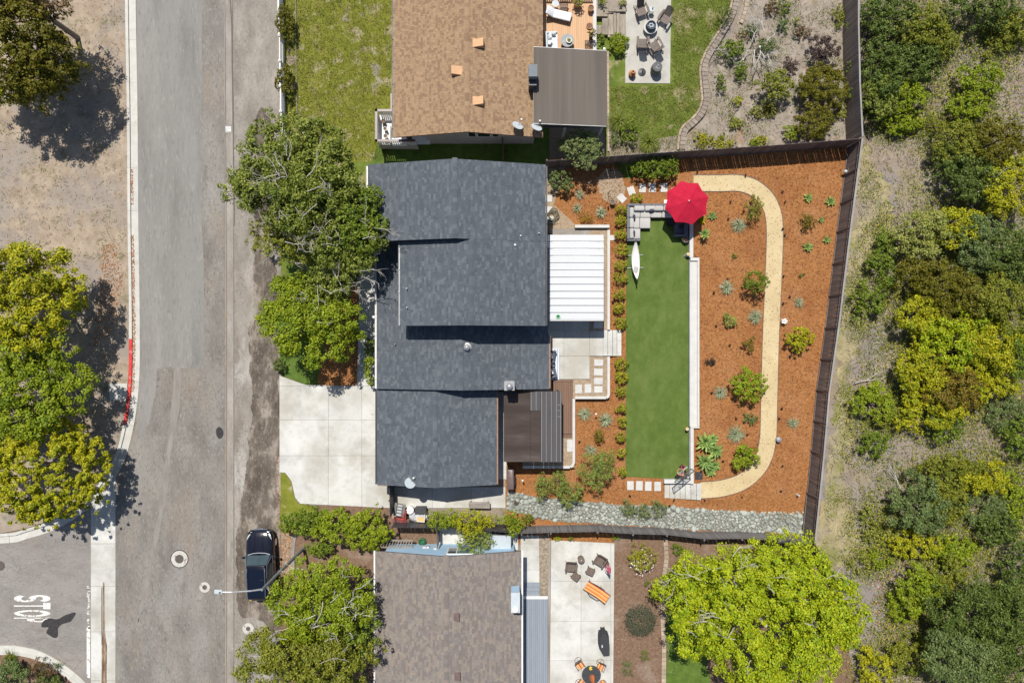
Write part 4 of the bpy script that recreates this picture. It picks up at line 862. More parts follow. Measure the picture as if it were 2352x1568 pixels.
def gable_roof(house, X0, Xr, X1, Y0, Y1, z0, zr, z1, deckm, shm, quotas, seed, regular=False, capm=None):
    """ridge along Y; X0 left eave, Xr ridge, X1 right eave"""
    t = .14; prof = [(X0,z0),(Xr,zr),(X1,z1),(X1,z1-t),(Xr,zr-t),(X0,z0-t)]
    vs = [(x,Y0,z) for x,z in prof]+[(x,Y1,z) for x,z in prof]
    b = MB().add(vs, [(0,1,4,5),(1,2,3,4),(11,10,7,6),(10,9,8,7)]+[(i,6+i,6+(i+1)%6,(i+1)%6) for i in range(6)])
    roof = b.build('roof', deckm, house); rg = random.Random(seed)
    for (Xe, ze, q) in ((X0, z0, quotas[0]), (X1, z1, quotas[1])):
        O = Vector((Xe, Y0, ze)); V = Vector((Xr-Xe, 0, zr-ze)); shingle_plane(roof, O, Vector((0,1,0)), V, Y1-Y0, V.length, shm, q, rg, regular=regular)
    y = Y0; sl = (zr-z0)/(Xr-X0); cap = MB().add([(-.15,0,-.15*sl),(0,0,.0),(.15,0,-.15*sl),(-.15,.30,-.15*sl),(0,.30,.0),(.15,.30,-.15*sl),(-.15,0,-.15*sl-.03),(.15,0,-.15*sl-.03)], [(0,1,4,3),(1,2,5,4),(0,6,7,2,1)]).mesh('ridge_cap', capm or shm)
    while y < Y1-.1:
        o = link('ridge_cap', cap, roof, False); o.matrix_parent_inverse = W(roof).inverted(); o.matrix_basis = Matrix.Translation((Xr, y, zr+.035)) @ Matrix.Rotation(.035, 4, 'X'); y += .27
    return roof
def gable_wall(house, X0, Xr, X1, Y0, Y1, zb, z0, zr, z1, m, name='wall'):
    prof = [(X0,zb),(X1,zb),(X1,z1),(Xr,zr),(X0,z0)]; vs = [(x,Y0,z) for x,z in prof]+[(x,Y1,z) for x,z in prof]
    return MB().add(vs, [(0,1,2,3,4),(9,8,7,6,5)]+[(i,5+i,5+(i+1)%5,(i+1)%5)[::-1] for i in range(5)]).build(name, m, house)
def gutter_part(house, X, Y0, Y1, z, m, w=.11, name='gutter'):
    b = MB().box(X-w/2, X+w/2, Y0, Y1, z-.12, z-.10).box(X-w/2, X-w/2+.015, Y0, Y1, z-.10, z-.02).box(X+w/2-.015, X+w/2, Y0, Y1, z-.10, z-.02)
    y = Y0+.6
    while y < Y1: b.box(X-w/2+.016, X+w/2-.016, y, y+.05, z-.05, z-.025); y += 1.45
    return b.build(name, m, house)
def pipe_vent(house, px, py, z, r, h, m, name='vent_pipe'):
    c = P(px, py, z+h); b = MB(); b.lathe([(r*2.2,0),(r*2.0,.03),(r,.05),(r,h)], 12, (c.x, c.y, z)); return b.build(name, m, house)

# --- the house in the middle
mh = thing('house', 'split level house with slate grey shingle roofs in the middle of the plot', 'house', (-3.5, 1, 0))
AX0, AX1, AXr, zE = -9.03, 2.10, -3.47, 5.2
roofA = gable_roof(mh, AX0, AXr, AX1, 6.25, 11.08, zE, 6.59, zE, m_deck_b, m_sh_blue, (45,45), 1)
roofB = gable_roof(mh, -7.01, -2.46, AX1, .98, 6.245, zE, 6.34, zE, m_deck_b, m_sh_blue, (45,45), 2)
roofC = gable_roof(mh, -8.94, -3.28, 2.42, -3.13, 6.2, 2.9, 4.3, 2.9, m_deck_b, m_sh_blue, (30,30), 3)
roofD = gable_roof(mh, -8.97, -5.0, -1.04, -9.52, -3.05, 2.6, 3.59, 2.6, m_deck_b, m_sh_blue, (30,30), 4)
gable_wall(mh, -8.6, AXr, 1.7, 6.6, 10.7, 0, 5.1, 6.4, 5.1, m_slatewall); gable_wall(mh, -6.6, -2.46, 1.72, 1.3, 6.6, 2.9, 5.1, 6.15, 5.1, m_slatewall)
gable_wall(mh, -8.2, -3.28, 2.0, -2.8, 6.6, 0, 2.85, 4.1, 2.85, m_slatewall); gable_wall(mh, -8.6, -5.0, -1.45, -9.1, -2.8, 0, 2.5, 3.4, 2.5, m_slatewall)
gutter_part(mh, -7.08, 1.0, 6.2, 5.2, m_grey, .10); gutter_part(mh, 2.49, -3.1, .4, 2.9, m_copper); gutter_part(mh, -.98, -9.5, -3.15, 2.6, m_copper); gutter_part(mh, -9.01, -3.1, 6.1, 2.9, m_white); gutter_part(mh, -9.1, 6.3, 11.0, 5.2, m_white); gutter_part(mh, -9.04, -9.5, -3.2, 2.6, m_charc); gutter_part(mh, 2.17, 1.0, 11.0, 5.2, m_charc, .09)
c = P(1170, 886, 4.7); ch = MB().box(c.x-.30,c.x+.30,c.y-.26,c.y+.26,1.5,4.6).build('chimney', m_stucco, mh)
MB().box(c.x-.33,c.x+.33,c.y-.29,c.y+.29,4.6,4.66).build('chimney_cap', m_grey, ch); MB().lathe([(.13,0),(.13,.12),(.21,.14),(.21,.20),(.10,.30),(.02,.32)], 18, (c.x,c.y-.02,4.66)).build('flue', m_grey, ch)
c = P(1072, 797, 4.5); MB().lathe([(.30,0),(.26,.02),(.13,.04),(.13,.22),(.19,.23),(.19,.30),(.08,.38),(.01,.39)], 16, (c.x,c.y,4.22)).build('round_vent', m_grey, mh)
for px, py, z, r, h in ((1183,562,5.45,.075,.35),(1196,541,5.4,.05,.3),(1238,535,5.25,.04,.25),(933,662,5.3,.035,.3),(934,706,5.3,.035,.3),(907,790,3.15,.035,.3),(1211,668,5.4,.03,.1)): pipe_vent(mh, px, py, z, r, h, m_grey)
c = P(868,728,.9); MB().box(-9.6,-8.95,1.62,1.76,.05,1.0).build('entry_wall', m_white, mh)
for i in range(2):
    mz = MB().box(-8.23,-8.2,-1.5+i*2.4,-.3+i*2.4,1.0,2.2).build('window', m_white, mh); MB().box(-8.24,-8.231,-1.42+i*2.4,-.38+i*2.4,1.08,2.12).build('pane', m_glass, mz)
gd_ = MB().box(-8.64,-8.6,-8.4,-3.8,.08,2.3).build('garage_door', m_white, mh)
for i in range(3): MB().box(-8.655,-8.641,-8.35,-3.85,.14+i*.74,.82+i*.74).build('door_panel', m_white, gd_)
wdw = MB().box(-3.2,-2.1,-9.14,-9.1,1.0,2.0).build('window', m_white, mh); MB().box(-3.12,-2.18,-9.15,-9.141,1.08,1.92).build('pane', m_glass, wdw)

# --- house to the north
nh = thing('house', 'tan shingled house with orange roof vents on the street north of the middle house', 'house', (-2.8, 18, 0))
nz = 3.6; NX0 = P(904,0,nz).x; NX1 = P(1247,0,nz).x; NXr = (NX0+NX1)/2; nzr = nz+(NX1-NX0)/2*.25; NY0 = P(0,316,nz).y
gable_roof(nh, NX0, NXr, NX1, NY0, 26.5, nz, nzr, nz, m_deck_t, m_sh_tan, (150,150), 5, regular=True)
gable_wall(nh, NX0+1.9, NXr, NX1-.5, NY0+.62, 26, 0, nz-.05+.45, nzr-.2, nz-.05, m_greywall)
gutter_part(nh, NX0-.07, NY0, 26.4, nz, m_strip)
for i, (a, b) in enumerate(((1072,1092),(1094,1126),(1128,1146))):
    x0 = P(a,310,3.3).x; x1 = P(b,310,3.3).x; f = MB().box(x0,x1,NY0+.575,NY0+.617,1.85,3.30).build('window', m_white, nh); MB().box(x0+.06,x1-.06,NY0+.565,NY0+.574,1.93,3.22).build('pane', m_glass, f)
for px, py, s in ((1098,97,1),(1049,161,-1),(1098,230,1)):
    z = nz+(NX1-abs(P(px,0,4.4).x-NXr)-NXr)*.25; c = P(px,py,z+.2)
    b = MB(); vs = [(-.36,-.28,0),(.36,-.28,0),(.36,.28,0),(-.36,.28,0),(-.28*s,-.20,.05),(.26*s,-.25,.36),(.26*s,.25,.36),(-.28*s,.20,.05)]
    b.add(vs, [(4,5,6,7),(0,1,5,4) if s>0 else (1,0,4,5),(2,3,7,6),(1,2,6,5),(3,0,4,7)]); v = b.build('roof_vent', m_ventorg, nh, False); v.location = (c.x+2.8, c.y-18, z+.02); v.rotation_euler = (0, math.atan(.25)*s, 0)
    MB().box(.27*s-.02,.27*s+.02,-.21,.21,.06,.33).build('louvre', m_black, v, False)
c = P(1224,172,5.2); chm = MB().box(c.x-.24,c.x+.24,c.y-.55,c.y+.15,1.5,4.9).build('chimney', m_charc, nh); MB().box(c.x-.27,c.x+.27,c.y-.2,c.y+.55,4.95,5.45).build('chimney_hood', m_slatewall, chm)
# patio cover with rolled roofing strips
pz0, pz1 = 4.35, 3.75; x0 = P(1225,0,pz0).x; x1 = P(1393,0,pz1).x; y0 = P(0,284,pz0).y; y1 = P(0,107,pz0).y
pcv = MB().add([(x0,y0,pz0-.1),(x1,y0,pz1-.1),(x1,y1,pz1-.1),(x0,y1,pz0-.1),(x0,y0,pz0),(x1,y0,pz1),(x1,y1,pz1),(x0,y1,pz0)], [(3,2,1,0),(4,5,6,7),(0,1,5,4),(1,2,6,5),(2,3,7,6),(3,0,4,7)]).build('patio_cover', m_white, nh)
k = 5
for i in range(k):
    a, b_ = x0+(x1-x0)*i/k+.005, x0+(x1-x0)*(i+1)/k+.03; za, zb = pz0+(pz1-pz0)*i/k, pz0+(pz1-pz0)*(i+1)/k
    MB().add([(a,y0+.03,za+.006),(b_,y0+.03,zb+.016),(b_,y1-.03,zb+.016),(a,y1-.03,za+.006),(b_,y0+.03,zb),(b_,y1-.03,zb)], [(0,1,2,3),(1,4,5,2)]).build('roofing_strip', m_rolled, pcv)
for px, py in ((1388,280),(1300,284),(1388,112)): q = P(px,py,3.6); MB().box(q.x-.07,q.x+.07,q.y-.07,q.y+.07,0,3.62).build('cover_post', m_white, nh)
for yy in (y0+.1, y0+.5): MB().box(x0+.1, x1-.1, yy-.05, yy+.05, pz1-.42, pz1-.28).build('beam', m_charc, nh)
# balcony
bal = MB(); bx0 = P(868,0,1).x; bx1 = P(958,0,1).x; by0 = P(0,340,.5).y; by1 = P(0,262,1).y
bal.box(bx0+.06,bx1,by0+.06,by1-.06,.85,1.0); flo = bal.build('balcony', m_greywall, nh)
x = bx0+.1
while x < bx1+.8: MB().box(x,x+.13,by0+.1,by1-.12,1.001,1.02).build('floor_board', m_white, flo); x += .14
for a, b_, c_, d in ((bx0,bx1,by0,by0+.16),(bx0,bx0+.16,by0,by1),(bx0,P(903,0,2).x,by1-.16,by1),(P(897,0,2).x,P(903,0,2).x,by1,P(0,215,2).y)):
    MB().box(a,b_,c_,d,1.95,2.0).build('handrail', m_ventbrn, flo)
def balusters(p0, p1, n, z0=1.02, z1=1.94, w=.075):
    for i in range(n):
        t = (i+.5)/n; x, y = p0[0]+(p1[0]-p0[0])*t, p0[1]+(p1[1]-p0[1])*t; MB().box(x-w/2,x+w/2,y-w/2,y+w/2,z0,z1).build('baluster', m_white, flo)
balusters((bx0+.1,by0+.08), (bx1,by0+.08), 18); balusters((bx0+.08,by0+.15), (bx0+.08,by1-.1), 16); balusters((bx0+.2,by1-.08), (P(900,0,2).x,by1-.08), 7); balusters((P(900,0,2).x,by1), (P(900,0,2).x,P(0,215,2).y), 9)
MB().box(bx0+.05,bx1,by0+.03,by0+.13,0,.85).build('skirt', m_greywall, flo)
# --- house to the south
shs = thing('house', 'pale blue house with a brown shingle roof at the bottom of the photo', 'house', (-4.2, -20, 0))
sz = 2.6; SX0 = P(862,0,sz).x; SX1 = P(1197,0,sz).x; SXr = (SX0+SX1)/2; szr = sz+(SX1-SX0)/2*.25; SY1 = P(0,1265,sz).y
gable_roof(shs, SX0, SXr, SX1, -26.5, SY1, sz, szr, sz, m_deck_n, m_sh_brn, (150,150), 6)
gable_wall(shs, SX0+.5, SXr, SX1-.45, -26, SY1-.28, 0, sz-.1, szr-.2, sz-.1, m_bluewall)
wy = SY1-.28
gutter_part(shs, SX0-.07, -26.4, SY1, sz, m_white); gutter_part(shs, SX1+.07, -26.4, SY1, sz, m_white)
x0 = P(1027,1270,1.9).x; x1 = P(1087,1270,1.9).x; wf = MB().box(x0,x1,wy,wy+.06,1.15,2.45).build('window', m_white, shs)
xm = x0+(x1-x0)*.37; MB().box(x0+.07,xm-.03,wy+.061,wy+.068,1.23,2.37).build('pane', m_glass, wf); MB().box(xm+.03,x1-.07,wy+.061,wy+.068,1.23,2.37).build('pane', m_glassg, wf)
for px, z, w in ((975,.9,.22),(983,.9,.2),(1000,1.2,.2)): q = P(px,0,z); MB().box(q.x-w/2,q.x+w/2,wy,wy+.1,z-.15,z+.15).build('meter_box', m_stucco, shs)
c = P(1184,1386,4.1); cb = MB().box(c.x-.27,c.x+.27,c.y-.6,c.y+.65,0,3.95).build('chimney', m_bluewall, shs); MB().add([(c.x-.29,c.y-.62,3.95),(c.x+.29,c.y-.62,3.95),(c.x+.29,c.y+.67,3.80),(c.x-.29,c.y+.67,3.80),(c.x-.29,c.y-.62,4.0),(c.x+.29,c.y-.62,4.0),(c.x+.29,c.y+.67,3.96),(c.x-.29,c.y+.67,3.96)], [(4,5,6,7),(0,1,5,4),(1,2,6,5),(2,3,7,6),(3,0,4,7)]).build('chimney_cap', m_dish, cb)
MB().lathe([(.15,0),(.15,.12),(.20,.13),(.20,.18),(.03,.22)], 16, (c.x,c.y-.35,4.0)).build('flue', m_white, cb)
for px, py in ((1048,1417),(1050,1553)):
    z = szr-.25*abs(P(px,0,3.7).x-SXr); q = P(px,py,z+.1); b = MB().add([(-.22,-.24,0),(.22,-.24,0),(.22,.24,0),(-.22,.24,0),(.20,-.23,.20),(.20,.23,.16),(0,0,.17)], [(0,1,4),(3,0,4,5),(2,3,5),(1,2,5,4)]); v = b.build('roof_vent', m_ventbrn, shs, False); v.location = (q.x+4.2,q.y+20,z+.03)
# slatted porch on the blue wall
for i in range(13): q = P(868+i*6.2,1262,1.0); MB().bar((q.x,wy+.12,1.05),(q.x+.16,wy+.5,1.0),.05,.05).build('porch_slat', m_wood, shs)
q0 = P(862,1260,1.0); q1 = P(948,1260,1.0); MB().box(q0.x,q1.x,wy+.5,wy+.58,.95,1.05).build('porch_rail', m_wood, shs); MB().box(q0.x,q1.x,wy+.02,wy+.1,.95,1.05).build('porch_rail', m_wood, shs)

# --- corrugated white patio cover behind the middle house
cv = thing('patio_cover', 'white corrugated metal patio cover beside the slate roof', 'patio cover', tuple(P(1320,640)))
cz = 2.75; x0 = P(1250,0,cz).x; x1 = P(1386.5,0,cz).x; y0 = P(0,735,cz).y; y1 = P(0,539,cz).y; npan = 12; pw = (y1-y0)/npan
pb = MB(); prof = [(0,0),(.03,.0),(.05,.055),(.09,.055),(.11,0),(.20,0),(.22,.018),(.25,.018),(.27,0),(.33,0),(.35,.018),(.38,.018),(.40,0),(pw-.022,0),(pw-.022,-.05)]
L = x1-x0; vs = [(0,y,z) for y, z in prof]+[(L,y,z) for y, z in prof]; n = len(prof); pb.add(vs, [(i,n+i,n+i+1,i+1) for i in range(n-1)]); pm = pb.mesh('roof_panel', m_metalroof)
for i in range(npan): o = link('roof_panel', pm, cv); o.location = (x0, y0+i*pw+.008, cz)
for px, py in ((1383,730),(1383,640),(1383,545)): q = P(px,py,cz); MB().box(q.x-.06,q.x+.06,q.y-.06,q.y+.06,ZP,cz-.12).build('post', m_ventbrn, cv)
MB().box(x1-.02,x1+.05,y0,y0+(y1-y0)*.62,cz-.14,cz-.02).build('edge_beam', m_ventbrn, cv); MB().box(x0,x1,y0-.04,y0+.02,cz-.12,cz-.01).build('edge_beam', m_white, cv)
c = P(1282,727,cz+.05); t = thing('pet_bowl', 'green ring shaped disc lying on the white corrugated roof', 'disc', (c.x,c.y,cz+.06)); MB().lathe([(.09,0),(.13,.03),(.16,.03),(.16,0)], 20).build('rim', mat('pale_green_plastic', [(.30,.55,.33)], rough=.5), t, False); MB().lathe([(.0,.0),(.10,.005),(.10,.012)], 16).build('dish', m_hoseg, t, False)

# --- brown pergola over the deck
pg = thing('pergola', 'dark brown pergola roof over the timber deck beside the garage', 'pergola', tuple(P(1224,980)))
gz = 2.75
def gbox(xa, xb, ya, yb, za, zb, nm, m):
    a = P(xa,yb,gz); b = P(xb,ya,gz); return MB().box(a.x,b.x,a.y,b.y,za,zb).build(nm, m, pg)
gbox(1157,1217.5,898,1060,gz-.03,gz,'awning_cloth',m_awning); gbox(1218,1241.5,943,1060,gz-.03,gz-.004,'awning_cloth',m_awning); gbox(1218,1241.5,898.5,942.5,gz-.03,gz+.012,'roof_panel',m_awning2)
for i in range(4): gbox(1242+i*12,1253.6+i*12,898.5,1060.5,gz-.03,gz+.010+.004*(i%2),'roof_panel',m_awning2)
for xa in (1219.6,1231): gbox(xa,xa+.7,899,942,gz+.013,gz+.022,'batten',m_grey)
for xa in (1243.5,1254,1265.8,1277.4,1287.5): gbox(xa,xa+.8,899,1060,gz+.016,gz+.026,'batten',m_grey)
for ya in (929,942,956): gbox(1280,1288,ya,ya+.7,gz+.028,gz+.034,'batten',m_grey)
for px, py in ((1160,902),(1286,902),(1160,1056),(1286,1056)): q = P(px,py,gz); MB().box(q.x-.07,q.x+.07,q.y-.07,q.y+.07,ZP,gz-.05).build('post', m_darkwood, pg)
for ya in (900,1056): gbox(1157,1290,ya,ya+3,gz-.22,gz-.032,'beam',m_darkwood)

# ================================================================== FENCES
fb_mesh = {}
def fence(name, label, top, ztop, z0, m, bw=.14, alternate=False, cap=None, rails=True, panel=2.4, side=1, cat='fence'):
    pts = [P(a, b, ztop) for a, b in top]; mid = pts[len(pts)//2]; t = thing(name, label, cat, (mid.x, mid.y, z0)); h = ztop-z0
    key = (round(h,2), bw, m.name)
    if key not in fb_mesh: fb_mesh[key] = MB().add([(-bw/2+.004,-.011,0),(bw/2-.004,-.011,0),(bw/2-.004,.011,0),(-bw/2+.004,.011,0),(-bw/2+.004,-.011,h-.02),(bw/2-.004,-.011,h-.02),(bw/2-.004,.011,h-.02),(-bw/2+.004,.011,h-.02),(-bw/2+.03,-.011,h),(bw/2-.03,-.011,h),(bw/2-.03,.011,h),(-bw/2+.03,.011,h)],
                [(0,1,5,4),(1,2,6,5),(2,3,7,6),(3,0,4,7),(4,5,9,8),(5,6,10,9),(6,7,11,10),(7,4,8,11),(8,9,10,11)]).mesh('board', m)
    acc = 0.0
    for a, b in zip(pts, pts[1:]):
        d = (b-a); L = d.length; u = d/L; nn = Vector((-u.y, u.x, 0)); ang = math.atan2(u.y, u.x); s = bw/2
        npn = max(1, round(L/panel)); pl = L/npn
        while s < L:
            pi_ = int(s/pl); sd = side*(-1 if alternate and pi_ % 2 else 1)
            o = link('board', fb_mesh[key], t, False); o.matrix_parent_inverse = W(t).inverted(); p = a+u*s+nn*((.08 if alternate else .035)*sd)
            o.matrix_basis = Matrix.Translation((p.x, p.y, z0)) @ Matrix.Rotation(ang+R.uniform(-.02,.02), 4, 'Z') @ Matrix.Rotation(R.uniform(-.008,.008), 4, 'Y') @ Matrix.Diagonal((1,1,R.uniform(.985,1.01),1)); s += bw
        for i in range(npn):
            p = a+u*(i*pl); MB().box(-.045,.045,-.045,.045,0,h+.03).build('post', m, t, False, loc=(p.x-mid.x, p.y-mid.y, 0)).rotation_euler = (0,0,ang)
            if rails:
                for zz in (.25, h-.3): q0, q1 = a+u*(i*pl+.05), a+u*((i+1)*pl-.05); q0.z = q1.z = z0+zz; MB().bar(q0, q1, .045, .09).build('rail', m, t)
            if cap: q0, q1 = a+u*(i*pl), a+u*((i+1)*pl-.01); q0.z = q1.z = ztop+.02; MB().bar(q0, q1, .11, .035).build('cap_rail', cap, t)
        acc += L
    return t
m_cap = mat('pale_cap_rail', [(.24,.23,.22),(.31,.30,.29)], scale=3, rough=.9, stretch=(3,.4,1), rand=.08)
fence('board_fence', 'long dark board fence with a grey cap along the east edge of the mulch', [(1980.5,318),(1954,522),(1926,752),(1905,899),(1892.5,1045),(1872,1246)], 2.2, 0, m_darkwood, bw=.145, cap=m_cap, side=1)
fence('board_fence', 'dark board fence between the orange mulch and the neighbouring lawn to the north', [(1256,367.5),(1291,366),(1436,355),(1553,347),(1764,333.5),(1978,317)], 2.1, 0, m_darkwood, bw=.16, side=-1)
fence('board_fence', 'dark board fence running up from the garden corner past the olive shrubs', [(1972,-80),(1972,60),(1975,190),(1981,314)], 2.2, 0, m_darkwood, bw=.15, cap=m_cap, side=-1)
fence('board_fence', 'weathered grey fence with alternating panels south of the stone creek', [(1198,1227),(1265,1225),(1372,1223),(1454,1228),(1532,1230),(1618,1240),(1705,1239),(1869,1247)], 1.8, 0, m_greywood, bw=.145, alternate=True, side=1)
fence('board_fence', 'charcoal board fence behind the heap of stored junk', [(900,1212),(1001,1213.5),(1098,1218),(1196,1226)], 1.8, 0, m_charc, bw=.145, side=1)
fence('board_fence', 'short dark fence closing the side yard at the end of the driveway', [(893.5,1118),(894,1150),(894.5,1190)], 1.9, 0, m_charc, bw=.14)
fence('board_fence', 'short brown fence standing between the mulch and the blue house wall', [(1002,1216),(1003,1258)], 1.7, 0, m_ventbrn, bw=.14)
fence('board_fence', 'narrow brown fence across the shaded gap beside the tan house wall', [(1154,318),(1154,372)], 1.7, 0, m_brown, bw=.14)
fence('board_fence', 'leaning dark fence end under the big lime tree at the garden corner', [(1872,1250),(1893,1288),(1935,1360)], 1.8, 0, m_darkwood, bw=.14)
# white ranch rail fence on the street
rf = thing('rail_fence', 'white ranch rail fence along the street in front of the patchy lawn', 'fence', tuple(P(645,150)))
fps = [P(x, y, 1.15) for x, y in ((637,-40),(639,21.5),(640.4,80),(641,139),(642.5,197),(644,255),(645,312))]
for p in fps:
    po = MB().box(p.x-.065,p.x+.065,p.y-.065,p.y+.065,0,1.12).build('post', m_white, rf); MB().add([(p.x-.085,p.y-.085,1.12),(p.x+.085,p.y-.085,1.12),(p.x+.085,p.y+.085,1.12),(p.x-.085,p.y+.085,1.12),(p.x,p.y,1.19)], [(0,1,4),(1,2,4),(2,3,4),(3,0,4),(3,2,1,0)]).build('post_cap', m_white, po)
for a, b in zip(fps, fps[1:]):
    for z in (.28, .62, .98): MB().box(min(a.x,b.x)-.02, max(a.x,b.x)+.02, b.y+.07, a.y-.07, z-.07, z+.07).build('rail', m_white, rf)

# ================================================================== THINGS
# --- parked car
def car(name, label, px, py, rot):
    c = P(px, py, .9); t = thing(name, label, 'car', (c.x, c.y, .012), rot)
    def ring(y, hw, zt, zb=.28, crown=.05):
        """half outline of the body across the car at station y"""
        return [(-hw*.90,y,zb),(-hw,y,zb+.22),(-hw*1.0,y,zb+.42),(-hw*.965,y,zt-.10),(-hw*.90,y,zt-.02),(-hw*.55,y,zt+crown*.7),(0,y,zt+crown),(hw*.55,y,zt+crown*.7),(hw*.90,y,zt-.02),(hw*.965,y,zt-.10),(hw,y,zb+.42),(hw,y,zb+.22),(hw*.90,y,zb)]
    st = [(-2.44,.45,.78,.45),(-2.38,.68,.90,.36),(-2.22,.86,.98,.3),(-1.7,.955,1.06,.28),(-.8,.965,1.07,.28),(.2,.965,1.06,.28),(.85,.955,1.03,.28),(1.5,.94,.98,.28),(1.95,.90,.92,.3),(2.22,.82,.85,.34),(2.38,.66,.76,.40),(2.44,.46,.66,.46)]
    vs = []; n = 13
    for y, hw, zt, zb in st: vs += ring(y, hw, zt, zb)
    fs = [(i*n+k, i*n+k+1, (i+1)*n+k+1, (i+1)*n+k) for i in range(len(st)-1) for k in range(n-1)]+[(i*n+n-1, i*n, (i+1)*n, (i+1)*n+n-1) for i in range(len(st)-1)]+[tuple(range(n))[::-1], tuple(range((len(st)-1)*n, len(st)*n))]
    body = MB().add(vs, fs).build('body', m_paint, t, False, smooth=True)
    # greenhouse: glass sides, then a painted roof on top
    def hoop(y, wb, wt, zb, zt): return [(-wb,y,zb),(-wt,y,zt),(wt,y,zt),(wb,y,zb)]
    A = [(.80,.80,.80,1.04,1.045),(.22,.85,.66,1.05,1.56),(-.6,.87,.68,1.05,1.66),(-1.6,.86,.67,1.05,1.64),(-2.12,.82,.62,1.04,1.50),(-2.30,.78,.76,.98,1.0)]
    vs = []
    for y, wb, wt, zb, zt in A: vs += hoop(y, wb, wt, zb, zt)
    q = lambda i: [(i*4,i*4+1,i*4+5,i*4+4),(i*4+2,i*4+3,i*4+7,i*4+6)]
    MB().add([vs[i] for i in (1,2,5,6)], [(0,1,3,2)]).build('windscreen', m_carglass, t, False)
    for s in (0, 1): MB().add([v for i in range(1,5) for v in vs[i*4+2*s:i*4+2*s+2]], [(2*i,2*i+1,2*i+3,2*i+2) for i in range(3)]).build('side_window', m_carglass, t, False)
    MB().add([vs[i] for i in (17,18,21,22)], [(0,1,3,2)]).build('rear_window', m_carglass, t, False)
    MB().add(vs, q(0)+q(4)).build('pillar', m_paint, t, False)
    rf = MB().rbox(-.64,.64,-2.06,.24,1.55,1.67,.10).build('roof', m_paint, t, False, smooth=True)
    MB().box(-.52,.52,-.72,-.04,1.671,1.682).build('sunroof', m_carroof, rf, False); MB().box(-.52,.52,-1.30,-.75,1.671,1.682).build('sunroof', m_carroof, rf, False); MB().box(-.50,.50,-1.84,-1.33,1.671,1.680).build('sunroof', m_carroof, rf, False)
    for s in (-1, 1):
        MB().tube([(s*.60,-1.95,1.68),(s*.61,-1.85,1.73),(s*.62,-.2,1.75),(s*.60,.05,1.70)], .036, 6).build('roof_rail', m_chrome, t, False)
        MB().tube([(s*.875,.70,1.075),(s*.70,.20,1.585),(s*.715,-.6,1.675)], .02, 5).build('window_trim', m_chrome, t, False)
        MB().tube([(s*.925,.75,1.06),(s*.93,-.6,1.075),(s*.915,-1.9,1.07)], .018, 5).build('belt_trim', m_chrome, t, False)
        mi = MB().rbox(-.10,.10,-.07,.07,-.08,.08,.04).build('wing_mirror', m_paint, t, False, smooth=True); mi.location = (s*1.06,.62,1.06)
        MB().add([(s*.80,2.02,.905),(s*.62,2.30,.81),(s*.50,2.33,.81),(s*.70,2.0,.945),(s*.87,1.75,.93)], [(0,1,2,3),(0,3,4)]).build('headlight', m_lampglass, t, False)
        for y in (1.45,-1.42): 
            w = MB(); w.tube([(s*.70,y,.36),(s*.94,y,.36)], .36, 20); wo = w.build('wheel', m_tyre, t, False); MB().tube([(s*.945,y,.36),(s*.955,y,.36)], .24, 16).build('rim', m_chrome, wo, False)
        for y in (.25,-.75): MB().box(s*.965-.02,s*.965+.02,y-.1,y+.1,.90,.93).build('door_handle', m_chrome, t, False)
    MB().rbox(-.52,.52,2.36,2.46,.58,.74,.03).build('grille', m_chrome, t, False); MB().box(-.17,.17,2.462,2.48,.50,.60).build('number_plate', m_chrome, t, False)
    MB().tube([(-.76,.80,1.06),(-.4,.90,1.075),(0,.93,1.085),(.4,.90,1.075),(.76,.80,1.06)], .02, 5).build('wiper_cowl', m_dish, t, False)
    for s in (-.28,.28): MB().tube([(s,2.25,.925),(s*.95,1.5,1.035),(s*1.2,.95,1.085)], .012, 4).build('bonnet_crease', m_paint, t, False)
    MB().box(-.75,-.55,-2.36,-2.32,.98,1.0).build('sticker', m_amber, t, False)
    return t
car('parked_car', 'black sport utility car with roof rails parked at the kerb', 597.5, 1298, 1.8)

# --- street lamp
c = P(698, 1258); t = thing('street_lamp', 'tall grey street lamp whose arm reaches over the parked car', 'street lamp', (c.x, c.y, .03))
MB().tube([(0,0,0),(0,0,.3)], [.17,.15], 12).build('base', m_steel, t, False); MB().tube([(0,0,.3),(0,0,4),(0,0,8.05)], [.13,.105,.075], 12).build('pole', m_steel, t, False)
hd = P(505,1358,8.7)-c; MB().tube([(0,0,7.95),(hd.x*.25,hd.y*.25,8.3),(hd.x*.7,hd.y*.7,8.65),(hd.x*.92,hd.y*.92,8.7)], [.055,.05,.045,.04], 8).build('arm', m_grey, t, False)
h = MB().rbox(-.30,.18,-.12,.12,-.06,.08,.05).build('lamp_head', m_dish, t, False); h.location = (hd.x, hd.y, 8.7); h.rotation_euler = (0,0,math.atan2(hd.y, hd.x)+PI)
MB().rbox(-.30,.02,-.10,.10,-.09,-.055,.03).build('lens', m_lampglass, h, False); MB().lathe([(.045,.09),(.045,.15),(.01,.16)], 10, (.05,0,0)).build('photocell', m_charc, h, False)

